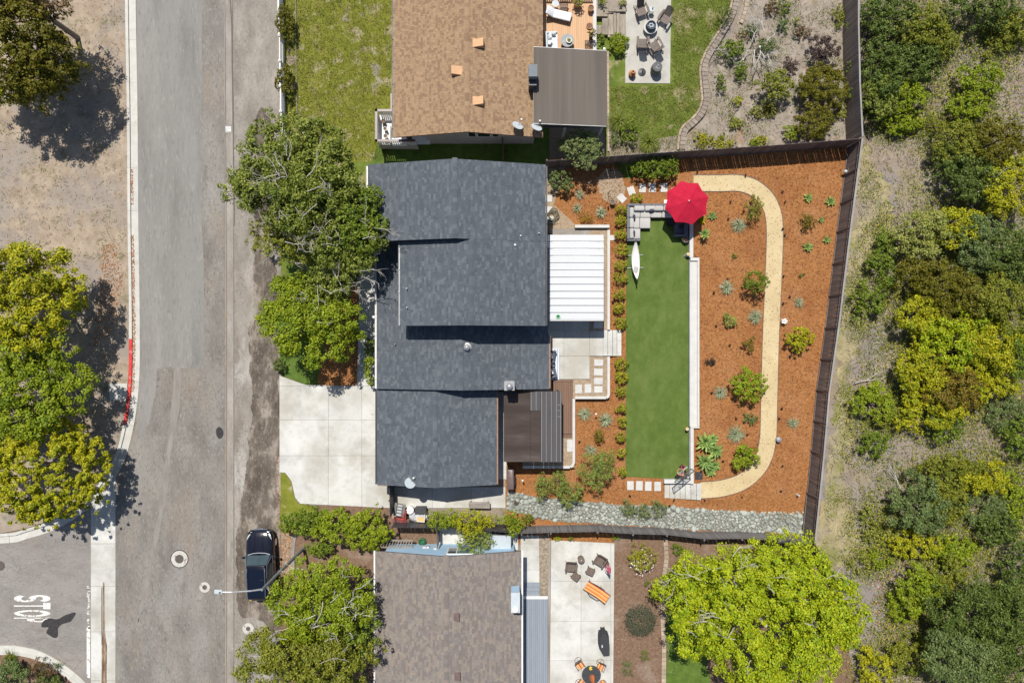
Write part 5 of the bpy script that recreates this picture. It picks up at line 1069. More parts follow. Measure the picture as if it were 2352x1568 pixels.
# --- crimson parasol
c = P(1581, 462.5, 2.6); t = thing('parasol', 'large crimson octagonal parasol over the corner of the outdoor sofa', 'parasol', (c.x, c.y, .05))
rr, zr_, zt_ = M(52, 2.25), 2.12, 2.72; off_ = math.radians(15)
for i in range(8):
    a0, a1 = off_+i*PI/4, off_+(i+1)*PI/4; am = (a0+a1)/2
    def cp(f, a, k=1.0):
        edge = math.cos(PI/8)/math.cos((a-am)) if False else 1.0
        return (rr*f*k*math.cos(a), rr*f*k*math.sin(a), zt_-(zt_-zr_)*f**1.12-.02*math.sin(PI*f))
    vs = [(0,0,zt_)]; fs = []
    for f in (.34,.67,1.0): vs += [cp(f,a0), cp(f,am,.925-.055*f), cp(f,a1)]
    fs = [(0,1,2),(0,2,3)]+[(1+k*3+j, 4+k*3+j, 5+k*3+j, 2+k*3+j) for k in range(2) for j in range(2)]
    vs[2] = vs[2][:2]+(vs[2][2]-.012,); 
    MB().add(vs, fs).build('canopy_panel', m_redfab, t, False)
    MB().tube([(0,0,zt_-.06),cp(.98,a0)[:2]+(zr_+.0,)], .012, 4).build('rib', m_charc, t, False)
MB().tube([(0,0,0),(0,0,zt_+.01)], .024, 8).build('pole', m_charc, t, False); MB().lathe([(.04,0),(.05,.03),(.035,.07),(.01,.09)], 12, (0,0,zt_)).build('finial', m_white, t, False); MB().lathe([(.28,0),(.28,.05),(.05,.09)], 20).build('base', m_charc, t, False)

# --- corner sofa
zt0 = .045
def rr2(px0, px1, py0, py1, z): a = P(px0,py1,z); b = P(px1,py0,z); return a.x, b.x, a.y, b.y
sf = thing('corner_sofa', 'grey wicker corner sofa with pale cushions beside the crimson parasol', 'sofa', tuple(P(1460,495,zt0)))
for x0,x1,y0,y1 in ((1441,1472,468,497),(1472.3,1497,468,497),(1497.3,1521,468,497),(1521.3,1545,468,497),(1441,1471,497.3,525),(1441,1471,525.3,553)):
    MB().box(*rr2(x0,x1,y0,y1,.3),zt0,.30).build('base_frame', m_wickerg, sf)
for x0,x1 in ((1441,1471),(1471.4,1496.6),(1497,1522),(1522.4,1545)): MB().rbox(*rr2(x0,x1,467.5,472.6,.66),.28,.66,.03).build('back_frame', m_wickerg, sf)
for y0,y1 in ((473,499),(499.4,523.4),(523.8,549)): MB().rbox(*rr2(1440.4,1446.2,y0,y1,.66),.28,.66,.03).build('back_frame', m_wickerg, sf)
MB().rbox(*rr2(1440.4,1471,548.3,553.6,.55),.28,.55,.03).build('arm_frame', m_wickerg, sf)
for x0,x1,y0,y1 in ((1446,1470.5,484,499.6),(1471,1495,484,499.6),(1495.4,1520,484,499.8),(1520.4,1545,484,499.8),(1446,1469.2,500,524),(1446,1470.7,525,548)): MB().rbox(*rr2(x0,x1,y0,y1,.44),.30,.45,.05).build('seat_cushion', m_cush, sf, smooth=True)
for x0,x1 in ((1456.5,1480.6),(1481.4,1505.2),(1503.8,1524),(1524.5,1545)): MB().rbox(*rr2(x0,x1,472.4,484.4,.62),.36,.70,.08).build('back_cushion', m_cush, sf, smooth=True)
for y0,y1 in ((476,499.8),(500.6,523.6),(524.4,548)): MB().rbox(*rr2(1446.3,1456,y0,y1,.62),.36,.70,.08).build('back_cushion', m_cush, sf, smooth=True)
for x,y,w,h,a in ((1496.5,482.5,12,7,4),(1456,499,7,13,5),(1456,535,6,12,0)):
    q = P(x,y,.62); MB().rbox(-M(w)/2,M(w)/2,-M(h)/2,M(h)/2,-.14,.14,.09).build('throw_pillow', m_navy if y < 500 else m_wickerg, sf, smooth=True, loc=(q.x,q.y,.60)).rotation_euler = (.3,.0,math.radians(a))
ot = thing('ottoman', 'square pale cushioned ottoman pushed against the corner sofa', 'ottoman', tuple(P(1482,512,zt0))); MB().box(*rr2(1470.2,1493.5,501,524,.3),zt0,.30).build('base_frame', m_wickerg, ot); MB().rbox(*rr2(1469.8,1494,500.2,524.4,.44),.30,.45,.05).build('seat_cushion', m_cush, ot, smooth=True)
ac = thing('armchair', 'dark cushioned outdoor armchair in the shade of the crimson parasol', 'armchair', tuple(P(1564,525,zt0)))
MB().box(*rr2(1549,1581,512,541,.3),zt0,.30).build('base_frame', m_wickerg, ac); MB().rbox(*rr2(1549.6,1571,514,537,.45),.30,.46,.05).build('seat_cushion', m_navy, ac, smooth=True); MB().rbox(*rr2(1571,1580,512,538,.7),.34,.76,.07).build('back_cushion', m_navy, ac, smooth=True); MB().rbox(*rr2(1549,1580,538,542,.6),.10,.58,.03).build('arm_frame', m_wickerg, ac); MB().rbox(*rr2(1562,1571,513,524,.6),.46,.62,.06).build('throw_pillow', m_black, ac, smooth=True)
tb = thing('fire_table', 'low dark table in the parasol shade between sofa and armchair', 'table', tuple(P(1540,509,zt0))); MB().box(*rr2(1534,1552,503,516,.4),zt0,.38).build('base', m_charc, tb); MB().rbox(*rr2(1533,1553,502,517,.42),.38,.42,.02).build('tabletop', m_black, tb)
sb_ = thing('storage_box', 'small white storage box behind the sofa near the parasol', 'box', tuple(P(1530,463,.03))); MB().box(*rr2(1526,1541,461,467,.3),.03,.42).build('body', m_white, sb_); MB().rbox(*rr2(1525,1542,459,467.4,.45),.421,.47,.02).build('lid', m_white, sb_)

# --- hammock on its stand
c = P(1458, 600, .3); t = thing('hammock', 'white cloth hammock on a steel stand at the edge of the turf', 'hammock', (c.x, c.y, zt0), 2)
hl, hw = 1.30, .26; vs = []; nn_ = 13
for i in range(nn_):
    s = -1+2*i/(nn_-1); w = hw*(1-abs(s)**2.2)*.95+.03; zc = .42+.48*abs(s)**2; sag = .16*(1-s*s)
    vs += [(-w,s*hl,zc+sag),(-w*.5,s*hl,zc+sag*.15),(0,s*hl,zc-.02),(w*.5,s*hl,zc+sag*.15),(w,s*hl,zc+sag)]
MB().add(vs, [(i*5+k,i*5+k+1,i*5+5+k+1,i*5+5+k) for i in range(nn_-1) for k in range(4)]).build('cloth', m_hammock, t, False, smooth=True)
for s in (-1, 1):
    MB().tube([(0,s*.55,.06),(0,s*1.1,.42),(0,s*1.36,.98)], .025, 7).build('stand_arm', m_white, t, False); MB().tube([(0,s*1.3,.9),(0,s*1.38,1.0)], .05, 8).build('hook', m_chrome, t, False)
    MB().bar((-.62,s*.44,.05),(.62,s*.44,.05),.05,.05).build('foot_bar', m_grey, t, False)
MB().tube([(0,-.6,.06),(0,.6,.06)], .028, 7).build('stand_beam', m_white, t, False)
pl = MB().rbox(-.17,.17,-.22,.22,-.05,.05,.05).build('pillow', m_white, t, False, smooth=True); pl.location = (-.02,-.62,.62); pl.rotation_euler = (-.3,0,-.3)
for i in range(6): MB().box(-.15,.15,-.19+i*.07,-.19+i*.07+.035,.046,.056).build('stripe', m_charc, pl, False)

# --- pots, log seats, lanterns
def pot(label, px, py, r, h, m, z0, fill=None, name='plant_pot', cat='pot', frac=.75, group=None):
    c = P(px, py, z0+h*.7); t = thing(name, label, cat, (c.x, c.y, z0), 0, group); rm = M(r)
    MB().lathe([(rm*frac,0),(rm*.95,h*.7),(rm,h*.92),(rm,h),(rm*.86,h),(rm*.84,h*.88)], 20).build('pot_body', m, t, False); MB().lathe([(.001,h*.86),(rm*.85,h*.87),(rm*.85,h*.885)], 20).build('soil', m_brown, t, False)
    if fill: foliage('foliage', [(0,0,h+fill[1]*.4,rm*fill[0],rm*fill[0],fill[1]*.6)], fill[2], fill[3], LM[fill[4]], t, cr=.04) if False else None
    if fill:
        o = foliage('foliage', [(0,0,h+fill[1]*.35,rm*fill[0],rm*fill[0],fill[1]*.6)], fill[2], fill[3], LM[fill[4]], None, cr=.05); o.parent = t
    return t
pot('terracotta flower pot with pink blossoms beside the shaded armchair', 1574, 550, 7.5, .40, m_ladder, zt0, (1.0,.12,80,.07,'purple'))
pot('white pot holding dark soil by the marble stepping stones', 1406.5, 465, 5.8, .42, m_ladder, .02)
pot('shallow brown pot at the end of the low white wall', 1389.5, 518, 5, .62, m_terra, .02)
def log(label, px, py, lean):
    c = P(px, py, .25); t = thing('log_seat', label, 'log', (c.x, c.y, zt0)); MB().tube([(-.05*lean,-.04,0),(0,0,.2),(.05*lean,.04,.46)], [.125,.12,.12], 14).build('log_bark', m_palebark, t, False); MB().lathe([(.001,.462),(.105,.464),(.11,.47)], 14, (.05*lean,.04,0)).build('cut_face', m_honey, t, False)
log('upright pale log standing on the turf near the armchair', 1577, 586, 1); log('upright pale log on the turf near the wall end and agaves', 1578, 985, -1)

m_clear = bpy.data.materials.new('clear_acrylic'); m_clear.use_nodes = True; _n = m_clear.node_tree; _tr = _n.nodes.new('ShaderNodeBsdfTransparent'); _mx = _n.nodes.new('ShaderNodeMixShader'); _mx.inputs[0].default_value = .82
_p = _n.nodes['Principled BSDF']; _p.inputs['Base Color'].default_value = (.3,.32,.33,1); _p.inputs['Roughness'].default_value = .1
_n.links.new(_p.outputs[0], _mx.inputs[1]); _n.links.new(_tr.outputs[0], _mx.inputs[2]); _n.links.new(_mx.outputs[0], _n.nodes['Material Output'].inputs[0])
# --- basketball hoop
c = P(1563, 1088, .6); t = thing('basketball_hoop', 'black portable basketball hoop with an orange rim at the turf corner', 'basketball hoop', (c.x, c.y, zt0), 38)
MB().rbox(-.42,.42,-.62,-.05,0,.18,.06).build('base', m_black, t, False); MB().tube([(0,-.35,.15),(0,-.25,1.0),(0,-.05,1.9)], .045, 8).build('pole', m_black, t, False)
bd = MB().box(-.72,.72,.13,.142,1.55,2.35).build('backboard', m_clear, t, False)
for a, b in (((-.72,1.55),(.72,1.55)),((-.72,2.35),(.72,2.35)),((-.72,1.55),(-.72,2.35)),((.72,1.55),(.72,2.35))): MB().bar((a[0],.135,a[1]),(b[0],.135,b[1]),.045,.045).build('board_frame', m_charc, t, False)
for s in (-.25,.25): MB().bar((s,-.15,1.75),(s,.12,1.9),.04,.04).build('bracket', m_black, t, False)
rim = MB().tube([(.225*math.cos(a), .46+.225*math.sin(a), 1.72) for a in [2*PI*i/28 for i in range(29)]], .018, 6, caps=False).build('rim', m_rim, t, False); MB().box(-.06,.06,.15,.26,1.70,1.74).build('rim_plate', m_rim, t, False)
nb = MB()
for i in range(12):
    a = 2*PI*i/12; 
    for s in (-1,1): nb.tube([(.225*math.cos(a),.46+.225*math.sin(a),1.72),(.17*math.cos(a+s*.26),.46+.17*math.sin(a+s*.26),1.5),(.11*math.cos(a+s*.52),.46+.11*math.sin(a+s*.52),1.32)], .007, 3, caps=False)
nb.build('net', m_white, t, False)
c = P(1569,1073,.5); t = thing('toy_hoop', 'small toy basketball hoop with a red rim beside the big hoop', 'toy hoop', (c.x,c.y,zt0), 40)
MB().rbox(-.16,.16,-.2,.1,0,.1,.04).build('base', m_black, t, False); MB().tube([(0,-.1,.08),(0,-.05,.9)], .025, 6).build('pole', m_black, t, False); MB().box(-.22,.22,-.02,.0,.75,1.05).build('backboard', m_dish, t, False); MB().tube([(.12*math.cos(2*PI*i/18),.13+.12*math.sin(2*PI*i/18),.82) for i in range(19)], .016, 5, caps=False).build('rim', m_pinkrim, t, False)
c = P(1580.5,1094,.15); t = thing('ball', 'white ball lying in the corner behind the basketball hoop', 'ball', (c.x,c.y,zt0)); MB().ell((0,0,.13),(.13,.13,.13),14,9).build('ball_skin', m_white, t, False, smooth=True)
c = P(1605,1092,ZT); t = thing('rubber_mat', 'dark grey square mat lying on the mulch by the wall end', 'mat', (c.x,c.y,ZT+.005)); MB().rbox(-.27,.27,-.27,.27,0,.03,.015).build('mat_sheet', m_cover, t, False)
# --- garden ornaments
c = P(1797,738,ZT); t = thing('garden_ornament', 'small white flower shaped garden ornament at the path edge', 'ornament', (c.x,c.y,ZT))
MB().tube([(0,0,0),(0,0,.35)], .02, 6).build('stake', m_charc, t, False)
for i in range(5): a = i*1.257; MB().ell((.13*math.cos(a),.13*math.sin(a),.38),(.11,.07,.03),8,5).build('petal', m_white, t, False).rotation_euler = (0,0,0)
MB().ell((0,0,.40),(.06,.06,.04),8,5).build('heart', m_dish, t, False)
c = P(1788,1009,ZT+.2); t = thing('stone_lantern', 'small grey stone lantern at the bend of the sandy path', 'lantern', (c.x,c.y,ZT)); MB().lathe([(.16,0),(.15,.22),(.17,.24)], 14).build('base', m_grey, t, False); MB().lathe([(.10,.24),(.17,.28),(.19,.33),(.05,.42)], 14).build('cap', m_grey, t, False)
c = P(1832,1136,.3); t = thing('garden_statue', 'little pale statue standing on the mulch near the stone creek', 'statue', (c.x,c.y,ZT)); MB().lathe([(.08,0),(.05,.1),(.07,.22),(.04,.30),(.06,.37),(.02,.43)], 12).build('figure', m_stucco, t, False)
c = P(1935,396,ZT); t = thing('garden_lamp', 'round pale garden lamp on a rusty stand in the fence corner', 'lamp', (c.x,c.y,ZT))
for s in (-.15,.15): MB().tube([(s,-.1,0),(s,-.1,.5),(s,.2,.5),(s,.2,0)], .015, 5).build('stand_leg', m_copper, t, False)
MB().ell((0,-.05,.45),(.13,.13,.14),12,8).build('globe', m_dish, t, False, smooth=True)
c = P(1825,1043,ZT); 
# --- black spike lights in the mulch
def spike(label, px, py, z0):
    c = P(px, py, z0+.12); t = thing('spike_light', label, 'garden light', (c.x, c.y, z0), R.uniform(0,360), 'black spike lights in the mulch')
    MB().tube([(0,0,-.02),(0,0,.16)], .012, 5).build('spike', m_black, t, False); MB().tube([(-.05,0,.15),(.07,.02,.22)], [.045,.06], 8).build('lamp_head', m_black, t, False)
    return t
for lab, px, py in (('black spike light between the crimson parasol tip and the north fence',1602,394),('black spike light above the bend of the sandy path',1712,402),('black spike light just outside the upper path curve',1796,440),('dark cube shaped light by the outer edge of the upper path curve',1803,463),
    ('black spike light in mulch between parasol and airy path shrub',1678,463),('black spike light behind the small green rosette near the parasol',1672,502),('black spike light between path and leafy flower shrub',1798,525),('small light east of the path beside the young airy tree',1802,540),('black spike light east of the path level with the tiny sprout',1800,633),
    ('black spike light close to the pale tuft east of the path',1814,681),('black cube light near the airy tree and path',1799,697),('black spike light above the white flower ornament',1804,768),('black spike light below the lone round bush',1815,820),('black light by the path south of the lone bush',1796,938),('dark light north of the stone lantern',1789,960),
    ('black light west of the airy green tree',1670,640),('black light beside the upper fescue tuft by the bench wall',1640,672),('black light left of the golden variegated bush',1644,748),('black light between rust bush and bench wall',1676,793),('black light beside the fescue below the dry brown plant',1635,901),('black light near the grey spreading shrub',1690,960),('black light by the pale fescue near agaves',1716,997),
    ('black light east of the spiky agave group',1661,1058),('black light between path bend and fence corner creek',1797,1070),('grey cube light on the mulch near the little statue',1793,1127)): spike(lab, px, py, ZT)
for lab, px, py in (('black light at the creek edge below the garden steps',1548,1147),('black light below the sandy path start',1618,1148),('black light at the creek edge below the path bend',1704,1142),('black light by the creek behind the rosemary trio',1537,1161),('dark light in the mulch beside the rust coloured shrub',1331,1013),('black light next to the third stepping stone of the court',1408,694),('black light left of the marble stepping stones row of four',1446,1138),('black light below the orange grassy shrub',1397,476.5)): spike(lab, px, py, .02 if py > 1140 or px < 1500 else ZT)
def pathlight(label, px, py, h=.75):
    c = P(px, py, .02); t = thing('path_light', label, 'garden light', (c.x, c.y, .015), 0); MB().tube([(0,0,0),(0,0,h)], .014, 6).build('stem', m_black, t, False); MB().lathe([(.08,0),(.05,.05),(.01,.06)], 10, (0,0,h)).build('lamp_cap', m_white, t, False)
pathlight('thin path light between the two grass tufts in the south bed', 1366, 948); pathlight('thin path light beneath the olive tree in the north bed', 1350, 425); pathlight('thin path light beside the covered barbecue in mulch', 1200, 1098)
# --- hose, rug and seat under the eaves
c = P(1271,498,.1); t = thing('garden_hose', 'olive garden hose coiled on the pavers beside the house', 'hose', (c.x,c.y,.05))
hp = []
for i in range(150):
    a = i*.33; r = .34+.12*math.sin(i*.31)+.05*math.sin(i*.77); hp.append((r*math.cos(a)+.10*math.sin(i*.05), r*math.sin(a)*1.1-.12*math.cos(i*.07), .05+.10*(i/150)+.01*math.sin(i)))
MB().tube(hp, .017, 5).build('hose_coil', m_hose, t, False)
zp = ZP+.032; c = P(1273,836,zp); t = thing('patterned_rug', 'white rug with a blue geometric border under the roof edge', 'rug', (c.x,c.y,zp))
rw_, rl = M(23.5), M(71); MB().box(-rw_,rw_/2+.0,-rl/2,rl/2,0,.010).build('rug_field', m_whitefab, t, False)
m_rugb = mat('rug_blue', [(.10,.15,.25),(.14,.20,.31)], scale=8, rough=.95)
n_ = 32
for i in range(n_):
    y = -rl/2+(i+.5)*rl/n_; x = rw_/2-.13; MB().add([(x-.07,y-.028,.0125),(x+.07,y-.028,.0125),(x,y+.018,.0125)] if i%2 else [(x-.07,y+.028,.0125),(x,y-.018,.0125),(x+.07,y+.028,.0125)], [(0,1,2)]).build('border_triangle', m_rugb, t, False)
MB().box(rw_/2-.02,rw_/2-.001,-rl/2+.01,rl/2-.01,.0102,.013).build('border_line', m_rugb, t, False)
for i in range(16): MB().lathe([(.03,.0103),(.05,.0103),(.05,.0125),(.03,.0125)], 10, (rw_/2-.32,-rl/2+.08+i*rl/16.3,0)).build('border_ring', m_rugb, t, False)
def eave_chair(label, px, py, rot):
    c = P(px,py,.5); t = thing('lounge_chair', label, 'chair', (c.x,c.y,zp+.014), rot)
    MB().rbox(-.36,.36,-.36,.36,.0,.30,.04).build('base', m_wickerg, t, False); MB().rbox(-.32,.34,-.32,.32,.30,.44,.06).build('seat_cushion', m_navy, t, False, smooth=True); MB().rbox(-.40,-.24,-.36,.36,.30,.80,.06).build('backrest', m_wickerg, t, False)
    for s in (-1,1): MB().rbox(-.36,.36,s*.36-.05,s*.36+.05,.30,.58,.03).build('arm', m_wickerg, t, False)
    p = MB().rbox(-.2,.2,-.2,.2,-.06,.06,.05).build('patterned_pillow', m_whitefab, t, False, smooth=True); p.location = (-.05,.0,.58); p.rotation_euler = (0,-.9,.3)
    for i in range(3): MB().box(-.16+i*.12,-.10+i*.12,-.17,.17,.052,.066).build('pillow_stripe', m_rugb, p, False)
eave_chair('slate cushioned chair on the rug nearer the pergola', 1265, 853, 12); eave_chair('slate cushioned chair on the rug farther from the pergola', 1264, 817, -8)
# --- covered barbecue beside the pergola, bench, junk heap
c = P(1172,1100,.9); t = thing('covered_barbecue', 'barbecue under a dark grey cover south of the pergola', 'barbecue', (c.x,c.y,.03), 0); MB().rbox(-.24,.26,-.72,.72,0,1.05,.10).build('cover', m_ventbrn, t, False, smooth=True); MB().rbox(.2,.36,-.5,.2,.4,.62,.05).build('side_shelf', m_charc, t, False)
c = P(1101,1159,.4); t = thing('plank_bench', 'weathered grey plank bench on the concrete beside the green shrubs', 'bench', (c.x,c.y,.075), -1)
for i in range(3): MB().box(-.74,.74,-.22+i*.15,-.22+i*.15+.14,.40,.44).build('plank', m_wood, t, False)
for s in (-.6,.6): MB().box(s-.04,s+.04,-.2,.2,0,.399).build('leg', m_wood, t, False)
c = P(917.5,1171,.8); t = thing('folding_ladder', 'grey plastic folding steps leaning in the junk heap', 'ladder', (c.x,c.y,.05), -12)
for s in (-1,1): MB().bar((s*.30,-.5,.55),(s*.30,.5,.95),.16,.05).build('rail', m_ladder, t, False)
MB().bar((0,-.5,.52),(0,.5,.92),.40,.03).build('back_board', m_greywood, t, False)
for i in range(4): MB().box(-.16,.16,-.42+i*.24,-.30+i*.24,.60+i*.09,.63+i*.09).build('tread', m_silver, t, False)
c = P(921,1189,.5); t = thing('hand_truck', 'faded red hand truck lying under a dark tarpaulin', 'hand truck', (c.x,c.y,.05), 0)
for a, b in (((-.5,.05,.5),(.25,-.1,.5)),((.30,-.3,.4),(.36,.62,.75)),((.10,-.3,.4),(.20,.5,.7)),((-.55,-.15,.4),(.2,-.3,.4))): MB().bar(a,b,.09,.09).build('frame_bar', m_redmetal, t, False)
MB().add([(-.6,-.5,.25),(.5,-.55,.3),(.62,.0,.45),(.2,-.12,.56),(-.5,-.05,.48)], [(0,1,2,3),(0,3,4)]).build('tarpaulin', m_ventbrn, t, False)
for s in (-.4,.3): MB().tube([(s,-.2,.15),(s+.06,-.2,.15)], .14, 14).build('wheel', m_tyre, t, False)
c = P(941,1171,.6); t = thing('bucket', 'white lidded bucket in the middle of the junk heap', 'bucket', (c.x,c.y,.05)); MB().lathe([(.22,0),(.26,.5)], 20).build('pail', m_white, t, False); MB().lathe([(.28,.50),(.28,.54),(.12,.56),(.05,.60),(.01,.6)], 20).build('lid', m_white, t, False)
c = P(948,1183,.4); t = thing('spare_tin', 'round galvanised tin beside the white bucket', 'tin', (c.x,c.y,.05)); MB().lathe([(.24,0),(.24,.36)], 20).build('body', m_grey, t, False); MB().lathe([(.25,.36),(.25,.39),(.14,.40),(.13,.37),(.02,.38)], 20).build('lid', m_silver, t, False)
c = P(965.5,1172,.6); t = thing('storage_crate', 'black storage crate with a dark lid beside the white bucket', 'crate', (c.x,c.y,.05)); MB().box(-.35,.38,-.2,.2,0,.5).build('body', m_black, t, False); MB().rbox(-.40,.42,-.26,.24,.5,.56,.03).build('lid', m_charc, t, False)
c = P(962,1188,.5); t = thing('tarp_bundle', 'silver tarpaulin bundle in the junk heap', 'tarpaulin', (c.x,c.y,.05)); b = MB().ell((0,0,.2),(.62,.42,.28),14,9); b.v = [(x+R.uniform(-.05,.05),y+R.uniform(-.05,.05),z+R.uniform(-.04,.04)) for x,y,z in b.v]; b.build('bundle', m_silver, t, False)
c = P(966,1193,.7); t = thing('drawer', 'white edged honey coloured drawer front on top of the silver tarpaulin', 'drawer', (c.x,c.y,.50), -4); MB().box(-.24,.24,-.16,.14,0,.06).build('panel', m_honey, t, False)
for x0,x1,y0,y1 in ((-.27,-.241,-.19,.5),(.241,.27,-.19,.5),(-.24,.24,-.19,-.161)): MB().box(x0,x1,y0,y1,0,.09).build('edge_board', m_white, t, False)
c = P(1151,1245,.9); t = thing('tool_shed', 'grey lidded storage shed against the pale blue wall', 'shed', (c.x,c.y,.05), -2); MB().box(-.66,.66,-.52,.52,0,1.05).build('body', m_grey, t, False); MB().add([(-.70,-.56,1.05),(.70,-.56,1.05),(.70,.56,1.05),(-.70,.56,1.05),(-.70,-.56,1.10),(.70,-.56,1.10),(.64,.56,1.22),(-.66,.56,1.22)], [(3,2,1,0),(4,5,6,7),(0,1,5,4),(1,2,6,5),(2,3,7,6),(3,0,4,7)]).build('lid', m_dish, t, False)
c = P(970,1243,.2); t = thing('hose_pot', 'green hose pot on the brown mulch by the blue wall', 'hose pot', (c.x,c.y,.05)); MB().lathe([(.24,0),(.26,.28),(.22,.30),(.21,.2)], 18).build('tub', m_hoseg, t, False); MB().tube([(.16*math.cos(i*.6),.16*math.sin(i*.6),.2+.002*i) for i in range(40)], .018, 5).build('hose_coil', m_hoseg, t, False)
# --- satellite dishes
def dish(label, px, py, z, rot, r=.42):
    c = P(px,py,z); t = thing('satellite_dish', label, 'satellite dish', (c.x,c.y,z-.35), rot)
    prof = [(r*k/6, .10*(k/6)**2) for k in range(1,7)]; b = MB().lathe(prof+[(r*1.02,.10),(r*.98,.085)][:1], 22); b.v = [Matrix.Rotation(-.85, 4, 'X') @ Vector((x*.86,y,zz)) for x,y,zz in b.v]; d = b.build('reflector', m_dish, t, False, smooth=False); d.location = (0,0,.35)
    MB().tube([(0,0,0),(0,-.02,.3)], .03, 7).build('mast', m_grey, t, False); MB().tube([(0,-.15,.12),(0,.32,.42),(0,.48,.52)], .018, 6).build('feed_arm', m_grey, t, False); MB().rbox(-.06,.06,.44,.54,.48,.58,.02).build('receiver', m_white, t, False)
dish('pale satellite dish on the slate garage roof', 941, 1110, 3.3, -35); dish('satellite dish on the tan roof edge, farther from the flat cover', 1187.5, 291, 4.5, -35); dish('satellite dish on the tan roof corner beside the flat cover', 1231, 295, 4.3, -30)

# --- south patio: seating, lounger, covered grill, dining set
def wicker_chair(label, px, py, rot):
    c = P(px,py,.45); t = thing('patio_armchair', label, 'armchair', (c.x,c.y,.08), rot, 'brown wicker armchairs on the south patio')
    MB().rbox(-.30,.30,-.32,.26,.24,.42,.05).build('seat', m_brnwick, t, False)
    for i in range(8): MB().box(-.26+i*.07,-.23+i*.07,-.28,.20,.421,.432).build('seat_slat', m_taupe, t, False)
    bk = MB().rbox(-.33,.33,-.05,.05,0,.52,.05).build('backrest', m_brnwick, t, False); bk.location = (0,.30,.36); bk.rotation_euler = (-.35,0,0)
    for s in (-1,1):
        MB().rbox(s*.36-.05,s*.36+.05,-.36,.34,.52,.57,.025).build('arm', m_brnwick, t, False); MB().tube([(s*.36,.30,.0),(s*.36,.42,.95)], .022, 6).build('rear_leg', m_brnwick, t, False); MB().box(s*.36-.03,s*.36+.03,-.34,-.28,0,.52).build('leg', m_brnwick, t, False)
    return t
wicker_chair('brown wicker armchair on the south patio beside the round side table', 1311.5, 1302, -4); wicker_chair('brown wicker armchair on the south patio beside the pink parasol', 1377, 1288, -32)
def ottoman2(label, px, py, rot):
    c = P(px,py,.4); t = thing('footstool', label, 'footstool', (c.x,c.y,.08), rot, 'brown wicker footstools on the south patio'); MB().rbox(-.27,.27,-.25,.25,.24,.42,.05).build('seat', m_brnwick, t, False)
    for i in range(7): MB().box(-.235+i*.07,-.205+i*.07,-.21,.21,.421,.432).build('seat_slat', m_taupe, t, False)
    for a in (-1,1):
        for b in (-1,1): MB().box(a*.24-.025,a*.24+.025,b*.22-.025,b*.22+.025,0,.24).build('leg', m_brnwick, t, False)
ottoman2('brown wicker footstool tucked against the armchair by the side table', 1322.5, 1324, -38); ottoman2('brown wicker footstool standing alone near the striped lounger', 1356, 1312, -25)
c = P(1334.5,1284,.4); t = thing('side_table', 'small round brown wicker side table with a pale button', 'side table', (c.x,c.y,.08)); MB().lathe([(.17,0),(.22,.1),(.23,.42),(.24,.46),(.22,.48)], 18).build('drum', m_brnwick, t, False); MB().lathe([(.03,.48),(.03,.495),(.005,.5)], 10).build('knob', m_white, t, False)
c = P(1393,1297,.3); t = thing('folded_parasol', 'folded pink parasol in a brown base at the patio edge', 'parasol', (c.x,c.y,.08))
MB().lathe([(.24,0),(.24,.06),(.08,.1),(.05,.3)], 20).build('base', m_brnwick, t, False); MB().tube([(0,0,.2),(.0,-.03,2.05)], .022, 7).build('pole', m_white, t, False)
for i in range(8):
    a = i*PI/4; MB().add([(.02*math.cos(a),.02*math.sin(a)-.03,2.05),(.16*math.cos(a-.3),.16*math.sin(a-.3)-.02,1.2),(.26*math.cos(a),.26*math.sin(a),.75),(.14*math.cos(a+.4),.14*math.sin(a+.4),1.1)], [(0,1,2,3)]).build('cloth_fold', m_pinkfab, t, False)
st_or = [mat('orange_stripe_fabric', [(.66,.24,.055),(.70,.29,.08)], scale=14, rough=.9), mat('rust_stripe_fabric', [(.40,.075,.035),(.46,.095,.045)], scale=14, rough=.9), mat('gold_stripe_fabric', [(.68,.40,.15),(.72,.45,.19)], scale=14, rough=.9)]
c = P(1370,1358,.4); t = thing('sun_lounger', 'orange striped sun lounger with a dark frame on the south patio', 'sun lounger', (c.x,c.y,.08), -32)
for k in range(11):
    w = .64/11; y0 = -.32+k*w; m_ = (st_or[0],st_or[2],st_or[1],st_or[0])[k%4]; MB().add([(-.86,y0,.36),(.28,y0,.36),(.28,y0+w,.36),(-.86,y0+w,.36),(.86,y0,.60),(.86,y0+w,.60),(-.86,y0,.32),(.28,y0,.32),(.28,y0+w,.32),(-.86,y0+w,.32),(.86,y0,.56),(.86,y0+w,.56)], [(0,1,2,3),(1,4,5,2),(6,9,8,7),(7,8,11,10),(0,3,9,6),(4,10,11,5),(0,6,7,1),(3,2,8,9)]).build('fabric_stripe', m_, t, False)
for s in (-1,1):
    MB().tube([(-.88,s*.35,.33),(.28,s*.35,.33),(.90,s*.35,.58)], .022, 6).build('side_rail', m_charc, t, False); MB().tube([(-.55,s*.36,.33),(-.3,s*.44,.55),(.25,s*.44,.56),(.45,s*.36,.40)], .022, 6).build('arm', m_charc, t, False)
    for x in (-.75,.2): MB().tube([(x,s*.36,.33),(x-.05,s*.42,0)], .02, 6).build('leg', m_charc, t, False)
c = P(1387,1474,.6); t = thing('covered_grill', 'grill under a charcoal fabric cover on the south patio', 'grill', (c.x,c.y,.08), 2)
poly = [(-.35,.30),(-.30,.62),(-.14,.70),(-.18,.86),(.02,.82),(.12,.88),(.16,.66),(.33,.55),(.36,-.2),(.34,-.78),(-.10,-.80),(-.36,-.30)]; b = MB(); b.prism(poly, 0, .80); n0 = len(b.v); b.prism([(x*.9,y*.93) for x,y in poly], .80, .98); b.build('cover', m_cover, t, False); MB().box(-.22,-.14,-.16,.02,.981,.99).build('label_tag', m_dish, t, False)
